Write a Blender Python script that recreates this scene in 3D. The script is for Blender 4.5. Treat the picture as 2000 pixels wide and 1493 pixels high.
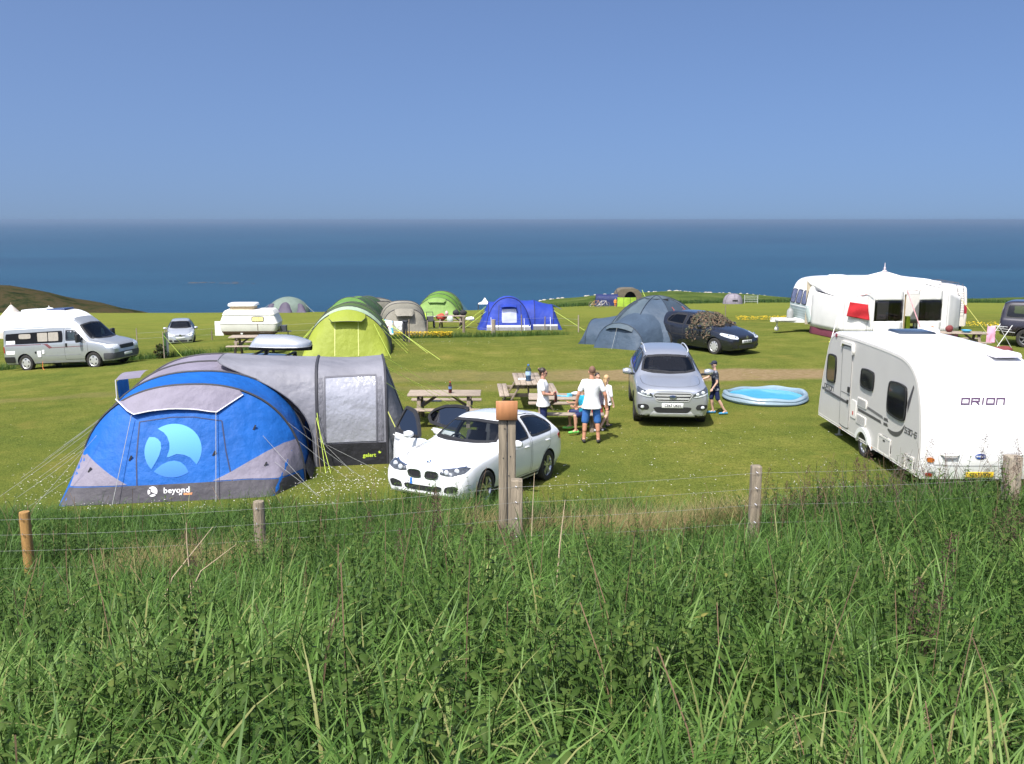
import bpy, bmesh, math, random
import numpy as np
from mathutils import Vector, Matrix
from mathutils.bvhtree import BVHTree
from mathutils.geometry import delaunay_2d_cdt

for o in list(bpy.data.objects): bpy.data.objects.remove(o)
SC = bpy.context.scene
COL = SC.collection
R = math.radians
rng = np.random.default_rng(7)
random.seed(7)

# ---------------------------------------------------------------- camera
cam = bpy.data.cameras.new('camera'); camo = bpy.data.objects.new('camera', cam); COL.objects.link(camo)
camo.location = (0, 0, 5.05); camo.rotation_euler = (R(90 - 10.03), 0, 0)
cam.sensor_width = 36; cam.lens = 32.22; cam.clip_start = 0.05; cam.clip_end = 90000
SC.camera = camo

# ---------------------------------------------------------------- sky, sun, exposure
SUN_EL = 59.0; SUN_AZ = 211.0     # azimuth clockwise from +Y: behind and left of the viewer
wd = bpy.data.worlds.new('World'); SC.world = wd; wd.use_nodes = True
wn = wd.node_tree.nodes; wl = wd.node_tree.links
bg = wn['Background']
sky = wn.new('ShaderNodeTexSky'); sky.sky_type = 'NISHITA'; sky.sun_disc = False
sky.sun_elevation = R(SUN_EL); sky.sun_rotation = R(SUN_AZ)
sky.altitude = 0; sky.air_density = 0.7; sky.dust_density = 4.6; sky.ozone_density = 8.0
tcw = wn.new('ShaderNodeTexCoord'); lift = wn.new('ShaderNodeVectorMath'); lift.operation = 'ADD'; lift.inputs[1].default_value = (0, 0, 0.10)
wl.new(tcw.outputs['Generated'], lift.inputs[0]); wl.new(lift.outputs[0], sky.inputs[0])
wl.new(sky.outputs[0], bg.inputs[0])
bg.inputs[1].default_value = 0.137
sun = bpy.data.lights.new('sun', 'SUN'); suno = bpy.data.objects.new('sun', sun); COL.objects.link(suno)
sun.energy = 4.6; sun.angle = R(0.55); sun.color = (1.0, 0.95, 0.87)
_sd = Vector((math.sin(R(SUN_AZ)) * math.cos(R(SUN_EL)), math.cos(R(SUN_AZ)) * math.cos(R(SUN_EL)), math.sin(R(SUN_EL))))
suno.rotation_euler = (-_sd).to_track_quat('-Z', 'Y').to_euler(); suno.location = (-20, -30, 60)
SC.view_settings.view_transform = 'Standard'; SC.view_settings.look = 'None'
SC.view_settings.exposure = 0.60; SC.view_settings.gamma = 1.0; SC.view_settings.use_curve_mapping = False
SC.render.engine = 'CYCLES'
SC.cycles.max_bounces = 7; SC.cycles.transparent_max_bounces = 16

# ---------------------------------------------------------------- materials
MATS = {}
def _nodes(m):
    m.use_nodes = True; nt = m.node_tree
    return nt, nt.nodes, nt.links, nt.nodes['Principled BSDF']
def mat(name, col, rough=0.6, metal=0.0, spec=0.5, var=0.12, scale=6.0, bump=0.0, bscale=60.0, coat=0.0, trans=0.0, dirt=None, dscale=1.5, stretch=None, bdist=0.02):
    """plain procedural surface: colour broken by noise, optional bump, dirt and a little light coming through"""
    if name in MATS: return MATS[name]
    m = bpy.data.materials.new(name); nt, N, L, P = _nodes(m)
    tc = N.new('ShaderNodeTexCoord'); src = tc.outputs['Object']
    if stretch:
        mp = N.new('ShaderNodeMapping'); mp.inputs['Scale'].default_value = stretch; L.new(src, mp.inputs[0]); src = mp.outputs[0]
    nz = N.new('ShaderNodeTexNoise'); nz.inputs['Scale'].default_value = scale; nz.inputs['Detail'].default_value = 5
    L.new(src, nz.inputs['Vector'])
    rp = N.new('ShaderNodeValToRGB'); c = col
    rp.color_ramp.elements[0].position = 0.28; rp.color_ramp.elements[1].position = 0.72
    rp.color_ramp.elements[0].color = (c[0]*(1-var), c[1]*(1-var), c[2]*(1-var), 1)
    rp.color_ramp.elements[1].color = (min(1, c[0]*(1+var)), min(1, c[1]*(1+var)), min(1, c[2]*(1+var)), 1)
    L.new(nz.outputs[0], rp.inputs[0]); out = rp.outputs[0]
    if dirt:
        n2 = N.new('ShaderNodeTexNoise'); n2.inputs['Scale'].default_value = dscale; n2.inputs['Detail'].default_value = 8; n2.inputs['Roughness'].default_value = 0.7
        L.new(src, n2.inputs['Vector'])
        r2 = N.new('ShaderNodeValToRGB'); r2.color_ramp.elements[0].position = 0.5; r2.color_ramp.elements[1].position = 0.75
        mx = N.new('ShaderNodeMixRGB'); mx.inputs[2].default_value = (*dirt[:3], 1)
        ml = N.new('ShaderNodeMath'); ml.operation = 'MULTIPLY'; ml.inputs[1].default_value = dirt[3]
        L.new(n2.outputs[0], r2.inputs[0]); L.new(r2.outputs[0], ml.inputs[0]); L.new(ml.outputs[0], mx.inputs[0]); L.new(out, mx.inputs[1]); out = mx.outputs[0]
    L.new(out, P.inputs['Base Color'])
    P.inputs['Roughness'].default_value = rough; P.inputs['Metallic'].default_value = metal
    P.inputs['Specular IOR Level'].default_value = spec
    P.inputs['Coat Weight'].default_value = coat; P.inputs['Coat Roughness'].default_value = 0.05
    if bump:
        nb = N.new('ShaderNodeTexNoise'); nb.inputs['Scale'].default_value = bscale; nb.inputs['Detail'].default_value = 4
        L.new(src, nb.inputs['Vector'])
        b = N.new('ShaderNodeBump'); b.inputs['Strength'].default_value = bump; b.inputs['Distance'].default_value = bdist
        L.new(nb.outputs[0], b.inputs['Height']); L.new(b.outputs[0], P.inputs['Normal'])
    if trans:
        t = N.new('ShaderNodeBsdfTranslucent'); L.new(out, t.inputs['Color'])
        if bump: L.new(b.outputs[0], t.inputs['Normal'])
        mixs = N.new('ShaderNodeMixShader'); mixs.inputs[0].default_value = trans
        L.new(P.outputs[0], mixs.inputs[1]); L.new(t.outputs[0], mixs.inputs[2])
        L.new(mixs.outputs[0], N['Material Output'].inputs[0])
    MATS[name] = m; return m
def glass(name, tint, refl=1.0, rough=0.02):
    """thin pane: tinted see-through with a Fresnel mirror on top"""
    if name in MATS: return MATS[name]
    m = bpy.data.materials.new(name); m.use_nodes = True; N = m.node_tree.nodes; L = m.node_tree.links
    N.remove(N['Principled BSDF'])
    tr = N.new('ShaderNodeBsdfTransparent'); tr.inputs[0].default_value = (*tint, 1)
    gl = N.new('ShaderNodeBsdfGlossy'); gl.inputs['Roughness'].default_value = rough; gl.inputs[0].default_value = (refl, refl, refl, 1)
    fr = N.new('ShaderNodeFresnel'); fr.inputs[0].default_value = 1.5
    mx = N.new('ShaderNodeMixShader'); L.new(fr.outputs[0], mx.inputs[0]); L.new(tr.outputs[0], mx.inputs[1]); L.new(gl.outputs[0], mx.inputs[2])
    L.new(mx.outputs[0], N['Material Output'].inputs[0]); MATS[name] = m; return m
def leafmat(name, ca, cb, trans=0.35, rough=0.45, spec=0.35):
    """blades and leaves: colour runs along a per-blade attribute"""
    if name in MATS: return MATS[name]
    m = bpy.data.materials.new(name); nt, N, L, P = _nodes(m)
    at = N.new('ShaderNodeAttribute'); at.attribute_name = 'tone'
    rp = N.new('ShaderNodeValToRGB'); el = rp.color_ramp.elements
    n = len(ca)
    el[0].color = (*ca[0], 1); el[1].color = (*ca[-1], 1)
    for i in range(1, n-1):
        e = el.new(cb[i]); e.color = (*ca[i], 1)
    el[0].position = cb[0]; el[-1].position = cb[-1]
    L.new(at.outputs['Fac'], rp.inputs[0]); L.new(rp.outputs[0], P.inputs['Base Color'])
    P.inputs['Roughness'].default_value = rough; P.inputs['Specular IOR Level'].default_value = spec
    t = N.new('ShaderNodeBsdfTranslucent'); L.new(rp.outputs[0], t.inputs['Color'])
    mx = N.new('ShaderNodeMixShader'); mx.inputs[0].default_value = trans
    L.new(P.outputs[0], mx.inputs[1]); L.new(t.outputs[0], mx.inputs[2]); L.new(mx.outputs[0], N['Material Output'].inputs[0])
    MATS[name] = m; return m

# ---------------------------------------------------------------- object helpers
def mesh_obj(name, verts, faces, m, parent=None, smooth=True, angle=35, fm=None):
    me = bpy.data.meshes.new(name); me.from_pydata([tuple(v) for v in verts], [], [tuple(f) for f in faces]); me.update()
    for q in (m if isinstance(m, (list, tuple)) else [m]): me.materials.append(q)
    if fm is not None: me.polygons.foreach_set('material_index', list(fm))
    if smooth:
        me.polygons.foreach_set('use_smooth', [True]*len(me.polygons)); me.set_sharp_from_angle(angle=R(angle))
    o = bpy.data.objects.new(name, me); COL.objects.link(o)
    if parent is not None: o.parent = parent
    return o
def big_mesh(name, V, F, m, tone=None, smooth=False):
    """fast path for many thousands of faces (F: n x k array, k = 3 or 4)"""
    me = bpy.data.meshes.new(name); k = F.shape[1]
    me.vertices.add(len(V)); me.vertices.foreach_set('co', V.astype(np.float32).ravel())
    me.loops.add(F.size); me.loops.foreach_set('vertex_index', F.astype(np.int32).ravel())
    me.polygons.add(len(F)); me.polygons.foreach_set('loop_start', np.arange(0, F.size, k, dtype=np.int32))
    me.polygons.foreach_set('loop_total', np.full(len(F), k, dtype=np.int32))
    if smooth: me.polygons.foreach_set('use_smooth', np.ones(len(F), dtype=bool))
    if tone is not None:
        a = me.attributes.new('tone', 'FLOAT', 'POINT'); a.data.foreach_set('value', tone.astype(np.float32))
    me.materials.append(m); me.update(calc_edges=True)
    o = bpy.data.objects.new(name, me); COL.objects.link(o); return o
def tag(o, label=None, cat=None, group=None, kind=None):
    if label: o['label'] = label
    if cat: o['category'] = cat
    if group: o['group'] = group
    if kind: o['kind'] = kind
    return o
def thing(name, label, cat, loc=(0, 0, 0), rz=0.0, group=None):
    o = bpy.data.objects.new(name, None); COL.objects.link(o); o.empty_display_size = 0.2
    o.location = loc; o.rotation_euler = (0, 0, rz); return tag(o, label, cat, group)
def copy_tree(o, parent=None, **kw):
    c = o.copy(); COL.objects.link(c); c.parent = parent
    for ch in list(o.children): copy_tree(ch, c)
    return c
class MB:
    """collects simple solids into one mesh"""
    def __init__(s): s.v = []; s.f = []
    def add(s, v, f):
        b = len(s.v); s.v += [tuple(p) for p in v]; s.f += [tuple(i+b for i in q) for q in f]; return s
    def box(s, c, d, rot=None, taper=1.0):
        x, y, z = d[0]/2, d[1]/2, d[2]/2
        P = [Vector(p) for p in ((-x,-y,-z),(x,-y,-z),(x,y,-z),(-x,y,-z),(-x*taper,-y*taper,z),(x*taper,-y*taper,z),(x*taper,y*taper,z),(-x*taper,y*taper,z))]
        if rot is not None: P = [rot @ p for p in P]
        c = Vector(c)
        return s.add([p+c for p in P], [(0,3,2,1),(4,5,6,7),(0,1,5,4),(1,2,6,5),(2,3,7,6),(3,0,4,7)])
    def beam(s, a, b, w, h, up=(0, 0, 1)):
        """rectangular bar from a to b"""
        a, b = Vector(a), Vector(b); t = (b-a); ln = t.length; t.normalize()
        u = Vector(up); sd = t.cross(u)
        if sd.length < 1e-4: sd = t.cross(Vector((1, 0, 0)))
        sd.normalize(); u = sd.cross(t)
        M = Matrix((sd, t, u)).transposed()
        return s.box((a+b)/2, (w, ln, h), M)
    def tube(s, pts, r, n=8, cap=True, flat=1.0):
        pts = [Vector(p) for p in pts]; rs = r if isinstance(r, (list, tuple)) else [r]*len(pts)
        V = []; nrm = None
        for i, p in enumerate(pts):
            t = (pts[min(i+1, len(pts)-1)] - pts[max(i-1, 0)]).normalized()
            if nrm is None:
                nrm = t.cross(Vector((0, 0, 1)))
                if nrm.length < 1e-3: nrm = t.cross(Vector((1, 0, 0)))
            nrm = (nrm - t*nrm.dot(t)).normalized(); bn = t.cross(nrm)
            for k in range(n):
                a = 2*math.pi*k/n; V.append(p + nrm*math.cos(a)*rs[i] + bn*math.sin(a)*rs[i]*flat)
        F = [(i*n+k, i*n+(k+1) % n, (i+1)*n+(k+1) % n, (i+1)*n+k) for i in range(len(pts)-1) for k in range(n)]
        if cap: F += [tuple(range(n))[::-1], tuple((len(pts)-1)*n+k for k in range(n))]
        return s.add(V, F)
    def lathe(s, prof, n=16, o=(0, 0, 0), axis='z', cap=True):
        V = []
        for (r, h) in prof:
            for k in range(n):
                a = 2*math.pi*k/n; x, y = r*math.cos(a), r*math.sin(a)
                V.append((o[0]+x, o[1]+y, o[2]+h) if axis == 'z' else (o[0]+h, o[1]+x, o[2]+y) if axis == 'x' else (o[0]+y, o[1]+h, o[2]+x))
        F = [(i*n+k, i*n+(k+1) % n, (i+1)*n+(k+1) % n, (i+1)*n+k) for i in range(len(prof)-1) for k in range(n)]
        if cap: F += [tuple(range(n))[::-1], tuple((len(prof)-1)*n+k for k in range(n))]
        return s.add(V, F)
    def prism(s, poly, h0, h1, axis='z'):
        n = len(poly); mk = {'z': lambda a, b, h: (a, b, h), 'y': lambda a, b, h: (a, h, b), 'x': lambda a, b, h: (h, a, b)}[axis]
        V = [mk(a, b, h0) for a, b in poly] + [mk(a, b, h1) for a, b in poly]
        return s.add(V, [tuple(range(n))[::-1], tuple(range(n, 2*n))] + [(i, (i+1) % n, n+(i+1) % n, n+i) for i in range(n)])
    def grid(s, G, closed=False):
        """G: rows of points"""
        nr, nc = len(G), len(G[0]); V = [p for row in G for p in row]
        F = [(i*nc+j, i*nc+(j+1) % nc, (i+1)*nc+(j+1) % nc, (i+1)*nc+j) for i in range(nr-1) for j in range(nc if closed else nc-1)]
        return s.add(V, F)
    def ball(s, c, r, n=12, m=8, sc=(1, 1, 1)):
        V = []; F = []
        for i in range(m+1):
            th = math.pi*i/m
            for k in range(n):
                a = 2*math.pi*k/n
                V.append((c[0]+r*sc[0]*math.sin(th)*math.cos(a), c[1]+r*sc[1]*math.sin(th)*math.sin(a), c[2]+r*sc[2]*math.cos(th)))
        for i in range(m):
            for k in range(n): F.append((i*n+k, (i+1)*n+k, (i+1)*n+(k+1) % n, i*n+(k+1) % n))
        return s.add(V, F)
    def build(s, name, m, parent=None, smooth=True, angle=35, fix=True):
        o = mesh_obj(name, s.v, s.f, m, parent, smooth, angle)
        if fix:
            bm = bmesh.new(); bm.from_mesh(o.data); bmesh.ops.remove_doubles(bm, verts=bm.verts, dist=1e-5)
            bmesh.ops.recalc_face_normals(bm, faces=bm.faces); bm.to_mesh(o.data); bm.free()
        return o
def evaluated(o):
    """bake an object's modifiers into its mesh"""
    dg = bpy.context.evaluated_depsgraph_get(); dg.update()
    me = bpy.data.meshes.new_from_object(o.evaluated_get(dg)); old = o.data; o.modifiers.clear(); o.data = me
    bpy.data.meshes.remove(old); return o
def bevel(o, w, seg=2, ang=30):
    b = o.modifiers.new('b', 'BEVEL'); b.width = w; b.segments = seg; b.limit_method = 'ANGLE'; b.angle_limit = R(ang)
    evaluated(o); o.data.polygons.foreach_set('use_smooth', [True]*len(o.data.polygons)); o.data.set_sharp_from_angle(angle=R(50)); return o
def text_obj(name, s, m, size, parent, mtx, depth=0.002, shear=0.0, bold=0.0, space=1.0, align='CENTER', sx=1.0):
    cu = bpy.data.curves.new(name, 'FONT'); cu.body = s; cu.size = size; cu.extrude = depth; cu.shear = shear; cu.offset = bold
    cu.space_character = space; cu.align_x = align; cu.align_y = 'CENTER'; cu.resolution_u = 3
    t = bpy.data.objects.new(name, cu); COL.objects.link(t)
    dg = bpy.context.evaluated_depsgraph_get(); dg.update()
    me = bpy.data.meshes.new_from_object(t.evaluated_get(dg)); bpy.data.objects.remove(t)
    me.transform(Matrix.Diagonal((sx, 1, 1, 1)))
    me.materials.clear(); me.materials.append(m)
    o = bpy.data.objects.new(name, me); COL.objects.link(o); o.parent = parent; o.matrix_local = mtx; return o
def frame(o, x, y):
    """matrix with given origin, x axis and y axis"""
    x = Vector(x).normalized(); z = x.cross(Vector(y)).normalized(); y = z.cross(x)
    M = Matrix((x, y, z)).transposed().to_4x4(); M.translation = Vector(o); return M
def pchip(xs, ys, q):
    """monotone cubic through the given knots"""
    xs = np.asarray(xs, float); ys = np.asarray(ys, float); q = np.asarray(q, float)
    h = np.diff(xs); d = np.diff(ys)/h; m = np.zeros(len(xs)); m[0] = d[0]; m[-1] = d[-1]
    for i in range(1, len(xs)-1):
        if d[i-1]*d[i] > 0:
            w1 = 2*h[i]+h[i-1]; w2 = h[i]+2*h[i-1]; m[i] = (w1+w2)/(w1/d[i-1]+w2/d[i])
    k = np.clip(np.searchsorted(xs, q)-1, 0, len(h)-1); t = np.clip((q-xs[k])/h[k], 0, 1)
    return ((2*t**3-3*t**2+1)*ys[k] + (t**3-2*t**2+t)*h[k]*m[k] + (-2*t**3+3*t**2)*ys[k+1] + (t**3-t**2)*h[k]*m[k+1])
# ================================================================ the land, the sea
def smooth(a, b, t):
    t = np.clip((t-a)/(b-a), 0, 1); return t*t*(3-2*t)
def vnoise(x, y, s, seed=0):
    """cheap smooth value noise"""
    x = np.asarray(x, float)/s; y = np.asarray(y, float)/s
    xi = np.floor(x); yi = np.floor(y); fx = x-xi; fy = y-yi; fx = fx*fx*(3-2*fx); fy = fy*fy*(3-2*fy)
    def h(a, b): v = np.sin(a*127.1+b*311.7+seed*74.7)*43758.5453; return v-np.floor(v)
    return (h(xi, yi)*(1-fx)+h(xi+1, yi)*fx)*(1-fy)+(h(xi, yi+1)*(1-fx)+h(xi+1, yi+1)*fx)*fy
SEA = -46.0
def edge_y(x):      # where the field ends and the coast begins
    return np.interp(x, [-400, -120, -60, -30, -5, 10, 30, 80, 140, 400], [150, 112, 104, 102, 104, 122, 128, 128, 150, 170])
def ground(x, y):
    x = np.asarray(x, float); y = np.asarray(y, float)
    rt = smooth(8, 14, x); z = -np.maximum(0, y-36-6*rt)*(0.074-0.0001*np.clip(x, -45, 45))*(1+0.07*rt)
    z = z - 0.075*np.clip(-8-x, 0, 16)*smooth(18, 34, y)*(1-smooth(60, 100, y))
    z = z + 0.05*(vnoise(x, y, 5.0, 1)-0.5)*smooth(12, 17, y)
    z = z + 0.24*np.exp(-((x+0.9)/1.7)**2)*(1-smooth(15.3, 17.7, y))
    # the hedge bank the viewer stands on
    t = np.clip((y-0.6)/14.2, 0, 1)
    bank = (3.42*(1-t)**1.12 + 0.055*np.clip(x, -12, 12)*(1-smooth(8.5, 14.5, y)))*(1-smooth(13.8, 15.4, y))
    bank = bank + 0.40*smooth(1.5, 5.5, x)*smooth(7.5, 10.5, y)*(1-smooth(12.2, 14.6, y))
    bank = bank + (0.16*(vnoise(x, y, 1.3, 3)-0.5) + 0.1*(vnoise(x, y, 0.5, 4)-0.5))*(1-smooth(12.5, 15.0, y))
    z = z + np.maximum(bank, 0)*(y < 15.5)
    # coast: mound on the right, heath headland on the left, cliff between
    e = edge_y(x); past = np.maximum(0, y-e)
    fall = -past*0.10 - np.maximum(0, past-14)*0.55
    md = 2.6*np.exp(-((x-27)/26)**2-((y-172)/26)**2) + 1.2*np.exp(-((x-110)/42)**2-((y-172)/26)**2)
    mask = smooth(-22, 6, x)
    right = -np.maximum(0, past)*0.02 - np.maximum(0, y-205)*0.9
    z = z + np.where(past > 0, fall*(1-mask) + right*mask, 0) + md*mask
    ridge = np.interp(x, [-420, -180, -112, -103, -97, -92, -87, -82, -70, -50], [-3, -6.5, -10.2, -11.2, -12.6, -13.8, -14.8, -16.0, -20.0, -52])
    head = ridge - 14.0*np.minimum(1.0, np.abs(y-200)/52)**1.7 - np.maximum(0, np.abs(y-205)-52)*0.9
    z = np.where((x < -50) & (y > 110), np.maximum(z, head), z)
    rough = smooth(0, 25, past)
    z = z + rough*(2.0*(vnoise(x, y, 14, 5)-0.5) + 1.2*(vnoise(x, y, 5, 6)-0.5))*np.where(x < -40, 0.8, 0.25)
    return np.maximum(z, SEA-4)
def gz(x, y): return float(ground(np.array([x]), np.array([y]))[0])
def on(x, y, dz=0.0): return (x, y, gz(x, y)+dz)
def _axis(segs):
    a = [segs[0][0]]
    for (s, e, st) in segs:
        n = max(1, int(round((e-s)/st))); a += list(np.linspace(s, e, n+1)[1:])
    return np.array(a)
gx = _axis([(-420, -150, 12), (-150, -60, 3), (-60, -20, 1.6), (-20, 20, 0.5), (20, 60, 1.6), (60, 150, 3), (150, 420, 12)])
gy = _axis([(-40, -2, 3), (-2, 17, 0.3), (17, 45, 0.8), (45, 100, 2.0), (100, 260, 3), (260, 330, 8)])
GX, GY = np.meshgrid(gx, gy); GZ = ground(GX, GY)
nx, ny = len(gx), len(gy)
idx = np.arange(nx*ny).reshape(ny, nx)
F = np.stack([idx[:-1, :-1], idx[:-1, 1:], idx[1:, 1:], idx[1:, :-1]], -1).reshape(-1, 4)

def field_material():
    m = bpy.data.materials.new('turf'); nt, N, L, P = _nodes(m)
    g = N.new('ShaderNodeNewGeometry'); pos = g.outputs['Position']
    sp = N.new('ShaderNodeSeparateXYZ'); L.new(pos, sp.inputs[0])
    def noise(scale, det=5, rgh=0.55, vec=pos):
        n = N.new('ShaderNodeTexNoise'); n.inputs['Scale'].default_value = scale; n.inputs['Detail'].default_value = det; n.inputs['Roughness'].default_value = rgh
        L.new(vec, n.inputs['Vector']); return n.outputs[0]
    def ramp(src, stops):
        r = N.new('ShaderNodeValToRGB'); e = r.color_ramp.elements
        e[0].position, e[0].color = stops[0][0], (*stops[0][1], 1); e[1].position, e[1].color = stops[-1][0], (*stops[-1][1], 1)
        for p, c in stops[1:-1]: q = e.new(p); q.color = (*c, 1)
        L.new(src, r.inputs[0]); return r.outputs[0]
    def mth(op, a, b, c=None, clamp=False):
        n = N.new('ShaderNodeMath'); n.operation = op; n.use_clamp = clamp
        for i, v in enumerate((a, b, c)):
            if v is None: continue
            if isinstance(v, (int, float)): n.inputs[i].default_value = v
            else: L.new(v, n.inputs[i])
        return n.outputs[0]
    def mix(f, a, b):
        n = N.new('ShaderNodeMixRGB')
        for i, v in enumerate((f, a, b)):
            if isinstance(v, tuple): n.inputs[i].default_value = (*v, 1)
            elif isinstance(v, float): n.inputs[i].default_value = v
            else: L.new(v, n.inputs[i])
        return n.outputs[0]
    def band(src, lo0, lo1, hi0, hi1):
        a = N.new('ShaderNodeMapRange'); a.interpolation_type = 'SMOOTHSTEP'; a.inputs[1].default_value = lo0; a.inputs[2].default_value = lo1; L.new(src, a.inputs[0])
        b = N.new('ShaderNodeMapRange'); b.interpolation_type = 'SMOOTHSTEP'; b.inputs[1].default_value = hi0; b.inputs[2].default_value = hi1; L.new(src, b.inputs[0])
        return mth('MULTIPLY', a.outputs[0], mth('SUBTRACT', 1.0, b.outputs[0]))
    big = noise(0.16, 4); mid = noise(0.9, 5, 0.6); fine = noise(9, 6, 0.7)
    c1 = ramp(mid, [(0.3, (0.122, 0.144, 0.024)), (0.5, (0.168, 0.180, 0.033)), (0.7, (0.240, 0.222, 0.056))])
    c2 = ramp(mid, [(0.3, (0.086, 0.124, 0.023)), (0.7, (0.160, 0.178, 0.033))])
    c = mix(ramp(big, [(0.38, (0, 0, 0)), (0.62, (1, 1, 1))]), c1, c2)
    c = mix(ramp(fine, [(0.35, (0.42, 0.42, 0.42)), (0.62, (0, 0, 0))]), c, (0.040, 0.060, 0.013))
    grain = noise(34, 4, 0.8); c = mix(ramp(grain, [(0.38, (0.75, 0.75, 0.75)), (0.55, (0, 0, 0))]), c, (0.030, 0.046, 0.012)); c = mix(ramp(grain, [(0.52, (0, 0, 0)), (0.68, (0.55, 0.55, 0.55))]), c, (0.23, 0.225, 0.075))
    # worn earth: the vehicle track across the pitches and its spurs
    X, Y = sp.outputs[0], sp.outputs[1]
    wob = mth('MULTIPLY', mth('SUBTRACT', noise(0.35, 4), 0.5), 2.2)
    line = mth('MULTIPLY_ADD', X, 0.035, 29.75); dy = mth('ADD', mth('SUBTRACT', Y, line), wob)
    t1 = band(dy, -1.35, -0.7, 0.75, 1.35)
    t1 = mth('MULTIPLY', t1, mth('ADD', 0.4, mth('MULTIPLY', 0.6, band(X, -1, 5, 60, 70)))); t1 = mth('MULTIPLY', t1, band(X, -9, -2, 60, 70)); 
    dy2 = mth('ADD', mth('SUBTRACT', Y, mth('MULTIPLY_ADD', X, 0.02, 27.6)), wob)
    t2 = mth('MULTIPLY', band(dy2, -0.7, -0.2, 0.2, 0.8), band(X, -60, -40, 6, 9))
    t2 = mth('MULTIPLY', t2, 0.28)
    worn = mth('MAXIMUM', t1, t2)
    worn = mth('MULTIPLY', worn, ramp(noise(2.6, 6, 0.75), [(0.26, (0.35, 0.35, 0.35)), (0.46, (1, 1, 1))]))
    spots = ramp(noise(0.55, 5, 0.65), [(0.56, (0, 0, 0)), (0.70, (0.8, 0.8, 0.8))])
    spots = mth('MULTIPLY', spots, band(Y, 15, 18, 60, 70))
    earth = ramp(noise(5, 5, 0.7), [(0.3, (0.165, 0.118, 0.062)), (0.7, (0.26, 0.19, 0.11))])
    c = mix(mth('MULTIPLY', worn, 0.95), c, earth)
    c = mix(mth('MULTIPLY', spots, 0.55), c, (0.20, 0.165, 0.045))
    # far fields a little yellower, coarse dark grass round the coast, heath on the headland
    far = band(Y, 55, 95, 900, 901); c = mix(mth('MULTIPLY', far, 0.45), c, (0.170, 0.185, 0.036))
    mp = N.new('ShaderNodeMapping'); mp.inputs['Scale'].default_value = (0.25, 1.0, 1.0); L.new(pos, mp.inputs[0])
    strip = noise(0.30, 3, 0.5, mp.outputs[0])
    c = mix(mth('MULTIPLY', far, ramp(strip, [(0.42, (0, 0, 0)), (0.62, (0.5, 0.5, 0.5))])), c, (0.140, 0.168, 0.032))
    coast = mth('MULTIPLY', band(Y, 126, 132, 900, 901), band(X, -30, -2, 900, 901))
    cg = ramp(noise(0.22, 6, 0.7), [(0.35, (0.036, 0.060, 0.016)), (0.55, (0.075, 0.105, 0.026)), (0.72, (0.115, 0.12, 0.045))])
    c = mix(coast, c, cg)
    hl = mth('MULTIPLY', band(Y, 128, 160, 900, 901), mth('SUBTRACT', 1.0, band(X, -48, -38, 900, 901)))
    hc = ramp(noise(0.16, 9, 0.85), [(0.36, (0.008, 0.011, 0.006)), (0.46, (0.026, 0.032, 0.011)), (0.54, (0.058, 0.044, 0.022)), (0.66, (0.026, 0.034, 0.011))])
    c = mix(hl, c, hc)
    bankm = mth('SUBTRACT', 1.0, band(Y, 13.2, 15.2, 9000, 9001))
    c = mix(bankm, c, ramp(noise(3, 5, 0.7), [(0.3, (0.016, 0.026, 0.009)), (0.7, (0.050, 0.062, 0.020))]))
    L.new(c, P.inputs['Base Color']); P.inputs['Roughness'].default_value = 1.0; P.inputs['Specular IOR Level'].default_value = 0.0
    b = N.new('ShaderNodeBump'); b.inputs['Strength'].default_value = 0.7; b.inputs['Distance'].default_value = 0.06
    L.new(mth('ADD', noise(14, 5, 0.75), mth('MULTIPLY', noise(2.2, 4), 0.8)), b.inputs['Height']); L.new(b.outputs[0], P.inputs['Normal'])
    return m
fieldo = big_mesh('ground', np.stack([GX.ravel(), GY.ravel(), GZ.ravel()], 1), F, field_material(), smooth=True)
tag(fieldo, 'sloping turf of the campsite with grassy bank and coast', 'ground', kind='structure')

def sea_material():
    m = bpy.data.materials.new('sea_water'); nt, N, L, P = _nodes(m)
    g = N.new('ShaderNodeNewGeometry')
    mp = N.new('ShaderNodeMapping'); mp.inputs['Scale'].default_value = (0.35, 1.0, 1.0); L.new(g.outputs['Position'], mp.inputs[0])
    n1 = N.new('ShaderNodeTexNoise'); n1.inputs['Scale'].default_value = 0.006; n1.inputs['Detail'].default_value = 6; L.new(mp.outputs[0], n1.inputs['Vector'])
    rp = N.new('ShaderNodeValToRGB'); rp.color_ramp.elements[0].position = 0.35; rp.color_ramp.elements[1].position = 0.7
    rp.color_ramp.elements[0].color = (0.005, 0.038, 0.072, 1); rp.color_ramp.elements[1].color = (0.009, 0.055, 0.094, 1)
    L.new(n1.outputs[0], rp.inputs[0]); L.new(rp.outputs[0], P.inputs['Base Color'])
    P.inputs['Roughness'].default_value = 0.32; P.inputs['IOR'].default_value = 1.33; P.inputs['Specular IOR Level'].default_value = 0.30
    n2 = N.new('ShaderNodeTexNoise'); n2.inputs['Scale'].default_value = 0.22; n2.inputs['Detail'].default_value = 6; n2.inputs['Roughness'].default_value = 0.65; L.new(mp.outputs[0], n2.inputs['Vector'])
    b = N.new('ShaderNodeBump'); b.inputs['Strength'].default_value = 0.9; b.inputs['Distance'].default_value = 1.6
    L.new(n2.outputs[0], b.inputs['Height']); L.new(b.outputs[0], P.inputs['Normal'])
    return m
S = 36500
seay = _axis([(-600, 600, 60), (600, 3000, 200), (3000, 12000, 1500), (12000, S, 6000)]); seax = np.linspace(-S, S, 41)
SX, SY = np.meshgrid(seax, seay); si = np.arange(SX.size).reshape(SX.shape)
Fs = np.stack([si[:-1, :-1], si[:-1, 1:], si[1:, 1:], si[1:, :-1]], -1).reshape(-1, 4)
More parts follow.
